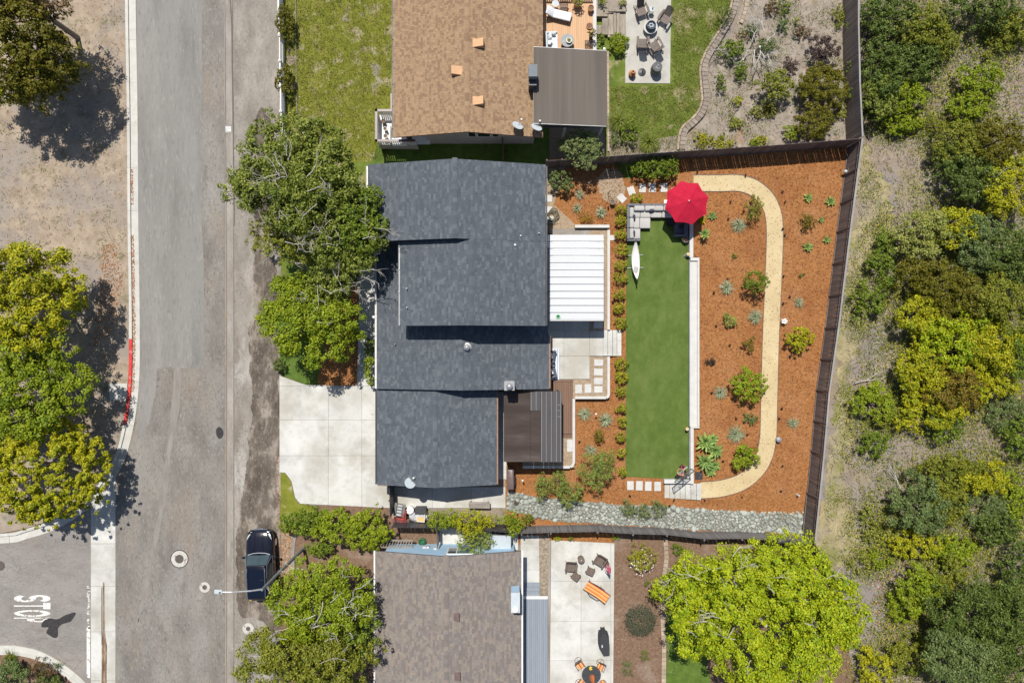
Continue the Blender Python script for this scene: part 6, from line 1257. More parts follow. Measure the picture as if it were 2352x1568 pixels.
c = P(1358,1548,.7); tx, ty = c.x, c.y; t = thing('dining_table', 'round dark glass dining table ringed by orange striped chairs', 'table', (tx,ty,.08))
MB().lathe([(.62,.66),(.66,.68),(.66,.71),(.02,.712)], 32).build('tabletop', m_charc, t, False); MB().lathe([(.30,0),(.06,.06),(.05,.66)], 14).build('pedestal', m_charc, t, False)
for i in range(8): a = i*PI/4; MB().bar((.05*math.cos(a),.05*math.sin(a),.716),(.63*math.cos(a),.63*math.sin(a),.716),.012,.008).build('table_rib', m_black, t, False)
t = thing('folded_parasol', 'folded orange parasol rising through the round dining table', 'parasol', (tx,ty,.08)); MB().tube([(0,0,.7),(0,-.02,2.1)], .022, 7).build('pole', m_charc, t, False)
for i in range(8): a = i*PI/4; MB().add([(.02*math.cos(a),.02*math.sin(a)-.03,2.1),(.17*math.cos(a-.3),.17*math.sin(a-.3),1.2),(.22*math.cos(a),.22*math.sin(a),.95),(.14*math.cos(a+.4),.14*math.sin(a+.4),1.1)], [(0,1,2,3)]).build('cloth_fold', m_orgfab, t, False)
c = P(1356.5,1531,.85); t = thing('flower_vase', 'vase of yellow flowers standing on the round dining table', 'vase', (c.x,c.y,.795)); MB().lathe([(.05,0),(.06,.1),(.04,.18)], 10).build('vase_body', m_dish, t, False)
for i in range(7): MB().ell((.09*math.cos(i*.9)*(i>0),.09*math.sin(i*.9)*(i>0),.24),(.045,.045,.03),7,5).build('blossom', m_yelfab, t, False)
def swivel(label, px, py, rot):
    c = P(px,py,.5); t = thing('dining_chair', label, 'chair', (c.x,c.y,.08), rot, 'orange striped chairs around the dining table'); MB().tube([(.25*math.cos(2*PI*i/20),.12+.25*math.sin(2*PI*i/20),.03) for i in range(21)], .016, 5, caps=False).build('swivel_base', m_charc, t, False); MB().tube([(0,.08,.03),(0,0,.38)], .03, 6).build('pedestal', m_charc, t, False)
    for a in range(4): MB().bar((0,.12,.03),(.25*math.cos(a*PI/2),.12+.25*math.sin(a*PI/2),.03),.02,.015).build('spoke', m_charc, t, False)
    for k in range(6): w = .46/6; MB().box(-.23+k*w,-.23+(k+1)*w-.002,-.26,.22,.38,.45).build('fabric_stripe', (st_or[0],st_or[2],st_or[1])[k%3], t, False)
    bk = MB().rbox(-.25,.25,-.03,.03,0,.5,.03).build('backrest', m_charc, t, False); bk.location = (0,.25,.42); bk.rotation_euler = (-.25,0,0)
    for s in (-1,1): MB().tube([(s*.27,.26,.66),(s*.28,-.2,.64),(s*.26,-.25,.42)], .018, 6).build('arm', m_charc, t, False)
swivel('orange striped chair at the table nearest the house', 1332, 1526, 33); swivel('orange striped chair at the table nearest the covered grill', 1379, 1530, -22); swivel('orange striped chair at the table cut by the photo edge, house side', 1334, 1570, 140); swivel('orange striped chair at the table cut by the photo edge, bed side', 1384, 1572, 215)

# --- north patio: rocking chairs, fire bowl, barrel, chiminea
def adirondack(label, px, py, rot):
    c = P(px,py,.45); t = thing('rocking_chair', label, 'chair', (c.x,c.y,.085), rot, 'taupe slatted rocking chairs round the fire bowl')
    for i in range(6): MB().box(-.27,.27,-.34+i*.095,-.34+i*.095+.088,.37-.012*i,.39-.012*i).build('seat_slat', m_taupe, t, False)
    for i in range(6):
        h = .72+.10*math.sin(PI*(i+.5)/6); s = MB().box(-.041,.041,-.012,.012,0,h).build('back_slat', m_taupe, t, False); s.location = (-.225+i*.09,.24,.32); s.rotation_euler = (-.42,0,0)
    for s in (-1,1):
        MB().add([(s*.28,-.42,.58),(s*.44,-.42,.58),(s*.45,-.1,.58),(s*.40,.36,.58),(s*.31,.36,.58),(s*.28,-.42,.61),(s*.44,-.42,.61),(s*.45,-.1,.61),(s*.40,.36,.61),(s*.31,.36,.61)], [(0,1,2,3,4),(9,8,7,6,5)]+[(i,5+i,5+(i+1)%5,(i+1)%5) for i in range(5)]).build('arm', m_taupe, t, False)
        MB().box(s*.33-.02,s*.33+.02,-.36,-.26,.08,.58).build('front_leg', m_taupe, t, False); MB().box(s*.33-.02,s*.33+.02,.22,.30,.08,.58).build('rear_leg', m_taupe, t, False)
        MB().tube([(s*.33,-.55,.14),(s*.33,-.3,.05),(s*.33,.1,.03),(s*.33,.45,.09),(s*.33,.62,.16)], .028, 6).build('rocker', m_taupe, t, False)
    return t
adirondack('taupe slatted rocking chair left of the wire side table', 1474, 24, 20); adirondack('taupe slatted rocking chair by the lawn edge above the fire bowl', 1527, 42, -32); adirondack('taupe slatted rocking chair with its back to the barrel, facing the fire bowl', 1476, 101, 180); adirondack('taupe slatted rocking chair below the fire bowl, turned towards it', 1506, 106, 213)
c = P(1494,63,.4); t = thing('fire_bowl', 'round fire bowl with a steel drum standing on its stone rim', 'fire bowl', (c.x,c.y,.085)); MB().lathe([(.36,0),(.46,.25),(.50,.34),(.49,.38),(.30,.36)], 26).build('rim', m_stucco, t, False); MB().lathe([(.30,.30),(.36,.40),(.33,.66),(.31,.70),(.26,.70),(.25,.58),(.02,.56)], 24).build('drum', m_navy, t, False)
for i in range(6): MB().ell((.13*math.cos(i*1.1),.13*math.sin(i*1.1),.60),(.08,.06,.05),7,5).build('fire_stone', m_dish, t, False)
c = P(1508,157,.6); t = thing('barrel_table', 'grey barrel table with pale glass stones on its lid', 'barrel', (c.x,c.y,.085)); MB().lathe([(.30,0),(.37,.25),(.38,.45),(.33,.78),(.32,.80),(.29,.80),(.29,.77),(.02,.77)], 24).build('staves', m_barrel, t, False); MB().lathe([(.325,.76),(.34,.78),(.34,.81),(.31,.81)], 24).build('hoop', m_charc, t, False)
for x, y in ((.03,.12),(.09,.10),(-.09,0),(-.04,-.05),(-.10,-.08),(.0,-.12),(.06,-.13),(.12,-.1),(-.02,.02)): MB().ell((x,y,.79),(.035,.035,.03),7,5).build('glass_stone', m_dish, t, False)
c = P(1452,170,.3); t = thing('chiminea', 'small terracotta chiminea at the patio corner', 'chiminea', (c.x,c.y,.085)); MB().lathe([(.15,0),(.25,.18),(.24,.34),(.11,.52),(.10,.62),(.12,.64),(.07,.64),(.06,.5)], 18).build('clay_body', m_terra, t, False); MB().box(-.08,.08,-.27,-.2,.12,.28).build('mouth', m_black, t, False)
c = P(1474,167,.05); t = thing('parasol_stand', 'empty grey parasol base with a short pole', 'parasol base', (c.x,c.y,.085)); MB().lathe([(.28,0),(.28,.03),(.16,.06),(.15,.08),(.03,.1)], 22).build('disc', m_charc, t, False); MB().tube([(0,0,.05),(.02,.04,.55)], .025, 7).build('short_pole', m_black, t, False)
c = P(1496,24,.4); t = thing('wire_side_table', 'small wire side table with a glass between two rocking chairs', 'side table', (c.x,c.y,.085)); MB().lathe([(.20,.48),(.20,.50),(.02,.505)], 6).build('tabletop', m_dish, t, False)
for i in range(6): a = i*PI/3; MB().tube([(.2*math.cos(a),.2*math.sin(a),.48),(.12*math.cos(a),.12*math.sin(a),.25),(.22*math.cos(a),.22*math.sin(a),0)], .012, 4).build('wire_leg', m_charc, t, False)
MB().lathe([(.04,.505),(.05,.62),(.045,.62)], 10, (.05,.04,0)).build('glass_cup', m_glassg, t, False)
# deck furniture
zd = .852; c = P(1284,34,1.2); t = thing('sun_lounger', 'white cushioned sun lounger on the orange deck', 'sun lounger', (c.x,c.y,zd), -14)
MB().rbox(-.42,.85,-.30,.30,.30,.42,.05).build('mattress', m_whitefab, t, False, smooth=True); bk = MB().rbox(-.62,0,-.30,.30,-.02,.10,.05).build('backrest', m_whitefab, t, False, smooth=True); bk.location = (-.40,0,.32); bk.rotation_euler = (0,.62,0)
for s in (-1,1):
    MB().box(-.9,.86,s*.31-.025,s*.31+.025,.22,.29).build('side_rail', m_taupe, t, False)
    for x in (-.75,.7): MB().box(x-.03,x+.03,s*.31-.03,s*.31+.03,0,.22).build('leg', m_taupe, t, False)
c = P(1267,94,1.2); t = thing('outdoor_sofa', 'white cushioned wooden sofa at the flat roof edge on the deck', 'sofa', (c.x,c.y,zd), 2); MB().box(-.38,.40,-.6,.52,.10,.28).build('frame', m_taupe, t, False); MB().rbox(-.28,.42,-.58,.42,.28,.44,.06).build('seat_cushion', m_whitefab, t, False, smooth=True); MB().rbox(-.42,-.30,-.6,.52,.1,.70,.03).build('back_frame', m_dish, t, False); MB().rbox(-.36,.40,.44,.56,.1,.58,.03).build('arm_frame', m_dish, t, False)
for y, a in ((.20,.2),(-.22,-.5)): p = MB().rbox(-.19,.19,-.19,.19,-.06,.06,.06).build('throw_pillow', m_whitefab, t, False, smooth=True); p.location = (-.15,y,.58); p.rotation_euler = (0,-1.0,a)
p = MB().rbox(-.24,.24,-.06,.06,-.15,.15,.05).build('throw_pillow', m_whitefab, t, False, smooth=True); p.location = (.05,.34,.56)
c = P(1303,93.5,1.3); t = thing('round_table', 'round grey slate topped table on the orange deck', 'table', (c.x,c.y,zd)); MB().lathe([(.44,.44),(.45,.46),(.45,.49),(.02,.492)], 28).build('tabletop', m_marble, t, False)
for i in range(4): a = PI/4+i*PI/2; MB().bar((.3*math.cos(a),.3*math.sin(a),.44),(.36*math.cos(a),.36*math.sin(a),0),.05,.05).build('leg', m_charc, t, False)
c = P(1307,93,1.45); t = thing('planter_bowl', 'white bowl with a spiky plant on the slate table', 'bowl', (c.x,c.y,zd+.492)); MB().lathe([(.10,0),(.18,.12),(.20,.15),(.17,.15),(.15,.1)], 20).build('bowl', m_white, t, False); o = link('plant', tuft_mesh(70,.17,.16,LM['oliveg'],5,.016), t, False); o.location = (0,0,.1)
pot('terracotta pot with yellow green foliage on the deck', 1326, 8, 9, .45, m_terra, zd, (1.3,.5,420,.10,'varieg'))
pot('plain terracotta pot at the deck corner beside the white kerb', 1357, 20, 7, .42, m_terra, zd)
pot('small terracotta saucer pot in the middle of the deck', 1354, 60, 7.5, .12, m_terra, zd)
pot('dark pot with rust coloured plant by the deck kerb', 1358, 82, 5, .6, m_black, zd, (1.7,.45,220,.10,'rust'))
c = P(1352,101,1.0); t = thing('plant_stand', 'brown lattice plant stand at the flat roof edge', 'stand', (c.x,c.y,zd))
for i in range(5): MB().box(-.28,.28,-.17+i*.08,-.14+i*.08,.28,.31).build('slat', m_brnwick, t, False); MB().box(-.27+i*.13,-.23+i*.13,-.18,.18,.25,.279).build('cross_slat', m_brnwick, t, False)
c = P(1276,8,1.4); t = thing('wire_chair', 'clear round wire table behind the white lounger', 'side table', (c.x,c.y,zd)); MB().lathe([(.24,.5),(.24,.52),(.02,.525)], 18).build('tabletop', m_dish, t, False)
for i in range(4): a = i*PI/2+.4; MB().tube([(.2*math.cos(a),.2*math.sin(a),.5),(.1*math.cos(a),.1*math.sin(a),.2),(.25*math.cos(a),.25*math.sin(a),0)], .012, 4).build('leg', m_charc, t, False)
c = P(1295,10,1.2); t = thing('slatted_chair', 'dark slatted folding chair at the top of the deck', 'chair', (c.x,c.y,zd), 0)
for i in range(6): MB().box(-.24,.24,-.36+i*.09,-.36+i*.09+.06,.40,.42).build('seat_slat', m_brnwick, t, False)
bk = MB()
for i in range(6): s = MB().box(-.24,.24,.20+i*.02,.22+i*.02,.46+i*.09,.52+i*.09).build('back_slat', m_brnwick, t, False)
for s in (-1,1): MB().bar((s*.26,.32,.95),(s*.26,-.3,0),.03,.03).build('leg', m_brnwick, t, False); MB().bar((s*.26,-.34,.42),(s*.26,.3,0),.03,.03).build('leg', m_brnwick, t, False)
rl_ = thing('deck_railing', 'wooden deck railing across the top of the orange deck', 'railing', tuple(P(1300,-20,1)))
a = P(1250,-22,1.7); b_ = P(1362,-22,1.7); MB().box(a.x,b_.x,a.y-.05,a.y+.05,1.66,1.72).build('handrail', m_ventbrn, rl_)
for i in range(26): x = a.x+(b_.x-a.x)*(i+.5)/26; MB().box(x-.03,x+.03,a.y-.02,a.y+.02,.86,1.659).build('baluster', m_ventbrn, rl_)
# balcony things
zb_ = 1.022; c = P(906,318,1.4); t = thing('tufted_daybed', 'white tufted daybed on the balcony of the tan house', 'daybed', (c.x,c.y,zb_)); MB().rbox(-.22,.85,-.42,.20,.0,.36,.05).build('seat', m_whitefab, t, False); MB().rbox(-.28,-.23,-.42,.8,.0,.55,.02).build('back_frame', m_grey, t, False)
pot('dark pot on the balcony at the upper corner', 881, 280, 5, .4, m_black, zb_); pot('grey pot on the balcony beside the white floor', 885, 297, 4.5, .45, m_grey, zb_); pot('grey pot in the balcony corner by the daybed', 886, 314, 5, .5, m_grey, zb_); pot('dark pot on the balcony under the roof corner', 941, 316, 5, .5, m_black, zb_)

# ================================================================== PLANTS
# --- clipped bushes beside the turf
box_rows = [((1461,455,15,12), 'clipped bush apart from the row, behind the sofa back'), ((1426,483,14,11), 'clipped bush beside the top end of the sofa'), ((1424,507,14,12.5), 'clipped bush beside the middle of the sofa'),
 ((1426,539,15,13), 'clipped bush beside the hammock end of the sofa'), ((1428,574,15,14.5), 'clipped bush beside the upper hammock bar'), ((1425,610,15,13), 'clipped bush beside the lower hammock bar'), ((1425,639,15.5,14), 'clipped bush level with the foot of the hammock'),
 ((1423,676,14.5,13), 'third clipped bush up from the patio steps'), ((1421,707,14.5,12.5), 'second clipped bush up from the patio steps'), ((1425,742,16,15), 'clipped bush overhanging the top of the patio steps'),
 ((1426,837,16,15), 'first clipped bush below the patio steps'), ((1427,866,15,15), 'second clipped bush below the patio steps'), ((1425,899,13.5,13), 'third clipped bush below the patio steps, by the wall corner'), ((1427,936,12,12.5), 'fourth clipped bush below the patio steps'),
 ((1428,967,12,12), 'fifth clipped bush below the patio steps'), ((1425,1004,11,11.5), 'sixth clipped bush below the patio steps'), ((1428,1040,11,11), 'seventh clipped bush, beside the feathery shrub'), ((1428,1083,10,12), 'last clipped bush, level with the end of the turf')]
for i, ((px, py, rx, ry), lab) in enumerate(box_rows):
    plant('boxwood_bush', 'yellow green '+lab, 'bush', px, py, (rx*1.04, ry*1.04), .82, 'bushy', .02, size=.085, lai=2.2, k=7, seed=i, group='clipped bushes along the turf', cr=.085, main=.80, frac=(.28,.36))
# --- terrace plants
T = ZT
plant('airy_shrub', 'airy olive shrub leaning over the upper path curve', 'shrub', 1728, 480, (25,34), 1.3, 'oliveg', T, size=.09, lai=1.0, k=9, seed=2, depth=.9)
plant('young_tree', 'airy bright green young tree beside the path', 'tree', 1734, 650, (33,34), 1.9, 'mid', T, size=.11, lai=1.5, k=10, seed=3, depth=.7, trunk=.05, low=.3)
plant('round_bush', 'big round bright green bush against the path edge', 'bush', 1715, 886, (42,43), 1.5, 'bright', T, size=.12, lai=2.6, k=11, seed=4)
plant('round_bush', 'round bright green bush above the lower path bend', 'bush', 1711, 1045, (32,37), 1.3, 'bright', T, size=.12, lai=2.6, k=9, seed=5)
plant('round_bush', 'lone round green bush between path and east fence', 'bush', 1834, 778, (34,31), 1.25, 'yellow', T, size=.12, lai=2.5, k=9, seed=6)
plant('flower_shrub', 'leafy dark shrub with pale flower heads near four rosettes', 'shrub', 1853, 510, (20,19), .8, 'rust', T, size=.09, lai=1.6, k=8, seed=7, depth=.7)
plant('rust_bush', 'small rust green bush between variegated bush and path', 'bush', 1717, 791, (17,19), .8, 'rust', T, size=.08, lai=2.0, k=7, seed=8)
plant('variegated_bush', 'golden variegated bush below the fescue tuft', 'bush', 1676, 737, (20,18), .6, 'varieg', T, size=.085, lai=2.0, k=8, seed=9)
plant('spreading_shrub', 'grey green spreading shrub beside the lower path', 'shrub', 1723, 963, (19,17), .35, 'sage', T, size=.10, lai=1.1, k=9, seed=10, depth=.9)
plant('dry_plant', 'dead dark brown plant in the mulch by the bench wall', 'plant', 1631, 830, (12,12), .4, 'dgrey', T, size=.07, lai=1.8, k=6, seed=11)
plant('seedling', 'tiny green sprout above the fescue beside the young tree', 'plant', 1686, 588, (9,7), .25, 'mid', T, size=.07, lai=1.0, k=6, seed=12, depth=.9)
plant('seedling', 'tiny dark sprout between path and east fence', 'plant', 1842, 631, (8,6), .2, 'dark', T, size=.07, lai=1.2, k=5, seed=13, depth=.9)
plant('orange_shrub', 'bright orange grassy shrub by the low white wall', 'shrub', 1345, 497, (22,19), .6, 'orange', .02, size=.07, lai=1.3, k=9, seed=14, depth=.8, aspect=.3)
plant('rust_shrub', 'orange green shrub in the south bed below two tufts', 'shrub', 1375, 1000, (15,17), .9, 'rust', .02, size=.085, lai=1.7, k=8, seed=15)
plant('dry_clump', 'pale dry clump of stems by the north fence', 'plant', 1415, 385, (18,10), .5, 'brown', .02, size=.06, lai=.8, k=7, seed=16, depth=.9, aspect=.25)
for lab, px, py, r, h, n in (('fescue tuft under the airy olive shrub',1697,516,18,.5,260),('fescue tuft west of the young airy tree',1670,660,17,.5,250),('fescue tuft nearest the path above the variegated bush',1735,727,17,.5,260),('fescue tuft between dead brown plant and agaves',1656,901,16,.45,240),('fescue tuft directly above the lower round bush',1691,997,20,.5,320)):
    tuft('fescue_tuft', 'pale blue green '+lab, px, py, r*1.25, h*1.15, 'fescue', T, int(n*.62), 'fescue tufts in the mulch')
for lab, px, py, r, h, n in (('sparse fescue tuft east of the path near the fence middle',1836,695,14,.4,110),('sparse fescue tuft east of the path near the stone lantern',1822,971,15,.4,130)): tuft('fescue_tuft', 'pale '+lab, px, py, r*1.15, h, 'fescue', T, n, 'fescue tufts in the mulch', .013)
for lab, px, py, r, h, n in (('fescue tuft in the south bed nearest the pergola',1343,950,16,.5,240),('fescue tuft in the south bed nearest the bushes',1391,964,17,.5,270),('fescue tuft above the feathery shrubs',1357,1033,14,.45,200),('thin tuft in the north bed, upper of two',1330,446,12,.45,110),('thin tuft in the north bed beside the orange shrub',1326,478,12,.45,120),('fescue tuft in the north bed right of the orange shrub',1380,487,14,.5,200)):
    tuft('fescue_tuft', 'pale blue green '+lab, px, py, r*1.25, h*1.15, 'fescue', .02, int(n*.62), 'fescue tufts in the mulch')
for lab, px, py, r, n in (('upper left of the four by the fence',1857,454,13,26),('nearest the east fence, upper row',1908,462,14,26),('smallest of the four, near the flower shrub',1887,504,9,20),('lower left of the group by the fence',1856,567,14,26),('lower right of the group by the fence',1900,550,11,24)):
    rosette('succulent_rosette', 'green succulent rosette, '+lab, px, py, r, T, n, m='agave', group='succulent rosettes near the east fence')
rosette('succulent_rosette', 'dark green rosette between parasol and spike light', 1637, 495, 13, T, 22, m='agave'); rosette('succulent_rosette', 'tall stemmed rosette beside the wall below the parasol', 1619, 536, 15, T, 24, m='agave', stem=.5); rosette('succulent_rosette', 'yellowish rosette half under the parasol edge', 1612, 505, 13, T, 20, m='yellow')
for lab, px, py, r, st in (('largest, at the wall top',1621,1014,27,.35),('middle one away from the wall',1644,1035,21,.3),('lower one against the wall',1620,1060,25,.3),('upper one at the outer side',1636,1008,17,.2),('lowest and smallest',1632,1082,15,.1),('lower one at the outer side',1642,1069,16,.1)):
    rosette('agave', 'spiky agave in the wall end group, '+lab, px, py, r, T, 32, m='agave', group='agaves at the end of the retaining wall', parts=True, stem=st)
# --- shrubs in the lower garden
plant('olive_tree', 'grey green small tree over the fence by the patio cover roof', 'tree', 1336, 345, (51,49), 3.0, 'silver', .02, size=.13, lai=2.3, k=12, seed=20, trunk=.07, low=.6)
plant('round_shrub', 'round silvery green shrub at the slate house corner', 'shrub', 1290, 414, (29,30), 1.5, 'sage', .02, size=.11, lai=2.5, k=8, seed=21)
for i, (px, py, rx, ry, lab) in enumerate(((1472,391,24,27,'end nearest the small tree'),(1505,388,27,28,'middle of the three'),(1538,383,24,27,'end nearest the parasol'))): plant('hedge_shrub', 'green hedge shrub north of the stepping stones, '+lab, 'shrub', px, py, (rx,ry), 1.6, 'mid', .02, size=.10, lai=2.5, k=9, seed=22+i, group='hedge shrubs north of the stepping stones')
for i, (px, py, rx, ry, lab, mm) in enumerate(((1247,1115,22,32,'nearest the covered barbecue','willow'),(1283,1105,25,26,'behind the other two','willow'),(1308,1130,36,30,'widest, hanging over the creek','willow'),(1377,1078,45,52,'tall and feathery beside the turf bushes','willow'))): plant('feathery_shrub', 'feathery pale green shrub, '+lab, 'shrub', px, py, (rx,ry), 1.5 if i < 3 else 2.2, mm, .02, size=.11, lai=2.2, k=11, seed=26+i, group='feathery shrubs above the creek', aspect=.32, depth=.5)
for i, (px, py, lab) in enumerate(((1443,1166,'nearest the feathery shrubs'),(1477,1172,'middle of three'),(1513,1168,'nearest the garden steps'))): plant('rosemary_bush', 'silvery bush growing in the stone creek, '+lab, 'bush', px, py, (19,23), .9, 'silver', .03, size=.09, lai=2.3, k=9, seed=31+i, group='silvery bushes in the stone creek', aspect=.3, depth=.5)
plant('ball_shrub', 'small dark round shrub on the kerb beside the front lawn', 'shrub', 643, 838, 15, .9, 'dark', .05, size=.09, lai=2.6, k=6, seed=35, main=.9)
for i, (py, lab) in enumerate(((792,'upper'),(828,'middle'),(866,'lower'))): plant('wall_shrub', 'leafy shrub against the house wall by the walk, %s of three' % lab, 'shrub', 850, py, (13,24), 1.7, 'bright' if i else 'mid', .05, size=.12, lai=2.2, k=8, seed=36+i, group='shrubs against the house wall by the walk')
bare = mat('bare_twig', [(.20,.13,.075),(.28,.19,.12)], scale=6)
t = thing('bare_sapling', 'bare brown sapling in the tan patch of the north bed', 'sapling', tuple(P(1396,448,.02))); b = MB(); rg = random.Random(4); branching(b, Vector((0,0,0)), Vector((.12,.25,.9)).normalized(), .7, .03, 4, rg, .8, .1); b.build('branches', bare, t, False)
# --- street side trees
plant('dry_tree', 'dark tree with dry brown patches at the top corner of the street', 'tree', 48, 118, (132,152), 7.2, 'olive', .1, size=.17, lai=2.3, k=22, seed=40, trunk=.25, low=.5)
plant('dry_tree', 'brown withered crown at the very corner of the photo', 'tree', 75, 15, (95,66), 7.0, 'brown', .1, size=.16, lai=1.7, k=12, seed=41, trunk=.2, low=2.0)
plant('dry_tree', 'lime green low crown at the edge under the dry tree', 'tree', 20, 222, (42,34), 3.2, 'yellow', .1, size=.14, lai=2.2, k=10, seed=46, trunk=.1, low=.3)
plant('dry_tree', 'olive lower crown under the dark corner tree beside the kerb shade', 'tree', 112, 172, (68,78), 4.6, 'olive', .1, size=.16, lai=2.4, k=14, seed=47, trunk=.15, low=.4)
plant('broad_tree', 'yellow green tree on the verge, farther from the side street', 'tree', 78, 690, (126,134), 6.2, 'yellow', .1, size=.16, lai=3.0, k=20, seed=42, trunk=.2, low=.8)
plant('broad_tree', 'bright green tree between the two yellow ones on the verge', 'tree', 92, 880, (122,122), 5.6, 'bright', .1, size=.16, lai=3.0, k=18, seed=43, trunk=.2, low=.6)
plant('dome_tree', 'dense dome shaped yellow tree at the corner of the side street', 'tree', 112, 1078, (139,118), 4.9, 'yellow', .1, size=.15, lai=4.2, k=22, seed=44, trunk=.22, low=.3, main=.96, frac=(.20,.26), cr=.24, depth=.24)
plant('dark_tree', 'dark part of the verge trees near the photo edge, behind the dome', 'tree', 40, 975, (90,60), 3.6, 'mid', .1, size=.15, lai=2.4, k=10, seed=45, trunk=.15, low=.4)
def leafy_tree(name, label, px, py, r, h, m, seed, branches=0, k=18, lai=2.2, size=.15, low=1.2, bm=None, trunk=.16, subs=(), z0=.03, depth=.5):
    zc = z0+low+(h-low)/2; t = plant(name, label, 'tree', px, py, r, h, m, z0, size=size, lai=lai, k=k, seed=seed, trunk=trunk, low=low, stem_mat=bm or m_bark, depth=depth, main=.60 if m == 'lime' else .62, frac=(.20,.32) if m == 'lime' and k > 20 else (.24,.40))
    rg = random.Random(seed); b = MB()
    for i in range(branches):
        a = rg.uniform(0, 2*PI); q = rg.uniform(.1, .97)**.7; z = zc+(h-low)/2*(1-q*q)**.5*rg.uniform(.72, .98); c = P(px+r[0]*q*math.cos(a), py-r[1]*q*math.sin(a), z)-Vector(t.location)
        a += rg.uniform(-1.3, 1.3); d = Vector((math.cos(a), math.sin(a), rg.uniform(-.05,.35))).normalized(); branching(b, c-d*.5, d, rg.uniform(.4,.95), rg.uniform(.016,.03), 2, rg, .75, .02)
    if branches: tag(b.build('bare_branches', bm or m_palebark, t, False), kind='stuff')
    return t
leafy_tree('birch_tree', 'tall thin leaved tree with bare pale branches over the street', 684, 415, (152,136), 8.5, 'birch', 50, branches=34, k=24, lai=2.8, bm=m_palebark, depth=.75, low=2.5)
leafy_tree('birch_tree', 'middle grey green tree between birch and slate roof', 782, 510, (120,124), 7.0, 'birch', 51, branches=20, k=20, lai=2.3, bm=m_palebark, low=2.0)
leafy_tree('birch_tree', 'dull green birch crown hanging over the road below the pale branches', 660, 545, (95,70), 7.0, 'oliveg', 54, branches=16, k=14, lai=1.9, bm=m_palebark, low=2.5)
leafy_tree('birch_tree', 'dark green crown reaching over the recessed roof at the house front', 836, 512, (54,84), 7.6, 'mid', 56, branches=4, k=16, lai=2.6, bm=m_palebark, low=3.4)
leafy_tree('grey_tree', 'narrow dark crown beside the lower roof edge and entrance walk', 832, 598, (42,50), 6.6, 'birch', 57, branches=4, k=14, lai=2.5, bm=m_palebark, low=2.6)
leafy_tree('maple_tree', 'bright green tree shading the orange mulch by the walk', 706, 738, (126,112), 5.2, 'bright', 52, branches=4, k=22, lai=2.5, low=1.2)
leafy_tree('grey_tree', 'soft grey green crown above the entrance walk', 762, 655, (65,62), 5.8, 'birch', 53, branches=10, k=12, lai=1.7, bm=m_palebark, low=1.5)
for i, (px, py, rx, ry, lab, mm) in enumerate(((700,1195,58,34,'street end','mid'),(770,1205,62,42,'middle','bright'),(845,1215,58,48,'driveway end','bright'),(735,1258,32,16,'small lower tuft','mid'))): plant('hedge_shrub', 'dense green hedge shrub below the driveway, '+lab, 'shrub', px, py, (rx,ry), 2.2 if i < 3 else 1.2, mm, .05, size=.13, lai=2.4, k=13, seed=55+i, group='hedge shrubs below the driveway')
for i, (px, py, rx, ry, h, lab, mm) in enumerate(((1003,1192,24,26,1.9,'nearest the junk heap','bright'),(1040,1193,30,24,1.9,'second from the junk heap','bright'),(1087,1198,50,36,2.6,'big crown behind the bench','yellow'),(1090,1240,45,34,2.4,'drooping over the blue wall window','willow'),(1175,1198,32,30,1.9,'beside the start of the creek','bright'),(1212,1188,14,14,1.2,'small one at the creek end','oliveg'))): plant('side_shrub', 'green fence shrub, '+lab, 'shrub', px, py, (rx,ry), h, mm, .05, size=.13, lai=2.0, k=12, seed=60+i, group='shrubs along the charcoal fence', aspect=.4, depth=.5)
leafy_tree('plane_tree', 'green tree with white limbs beside the parked car', 738, 1372, (130,104), 6.2, 'bright', 70, branches=13, k=20, lai=2.5, bm=m_deadbark, low=1.5, trunk=.2)
leafy_tree('plane_tree', 'green tree at the bottom edge of the photo by the brown roof', 705, 1505, (172,92), 6.5, 'oliveg', 71, branches=14, k=22, lai=2.5, bm=m_deadbark, low=1.5, trunk=.2)
leafy_tree('plane_tree', 'lower green crown between the two white limbed trees', 800, 1440, (75,85), 5.2, 'mid', 72, branches=8, k=14, lai=2.0, bm=m_deadbark, low=1.2, trunk=.15)
leafy_tree('lime_tree', 'huge bright lime green tree at the bottom of the photo', 1745, 1420, (222,182), 8.0, 'lime', 73, branches=22, k=32, lai=2.7, size=.15, low=1.0, bm=m_palebark, trunk=.28)
leafy_tree('lime_tree', 'bright lime green crown nearest the corner of the grey fence', 1800, 1300, (95,82), 6.0, 'lime', 74, branches=5, k=18, lai=2.2, size=.16, low=.8, bm=m_palebark)
leafy_tree('lime_tree', 'bright lime green side crown over the brown bed', 1585, 1345, (82,78), 5.6, 'lime', 75, branches=4, k=16, lai=2.2, size=.16, low=.8, bm=m_palebark)
leafy_tree('lime_tree', 'bright lime green crown beside the wild scrub edge', 1908, 1395, (62,88), 6.2, 'lime', 76, branches=4, k=16, lai=2.2, size=.16, low=.8, bm=m_palebark)
for i, (px, py, rx, ry, lab) in enumerate(((655,55,22,46,'larger, at the top of the photo'),(656,185,21,38,'smaller, beside the third post'))): plant('fence_shrub', 'olive shrub growing through the white rail fence, '+lab, 'shrub', px, py, (rx,ry), 1.5, 'olive', .05, size=.11, lai=2.4, k=10, seed=80+i, group='olive shrubs in the white rail fence')
tuft('agapanthus', 'spiky green plant at the white rail fence below the shrubs', 657, 226, 10, .4, 'reed', .05, 60)
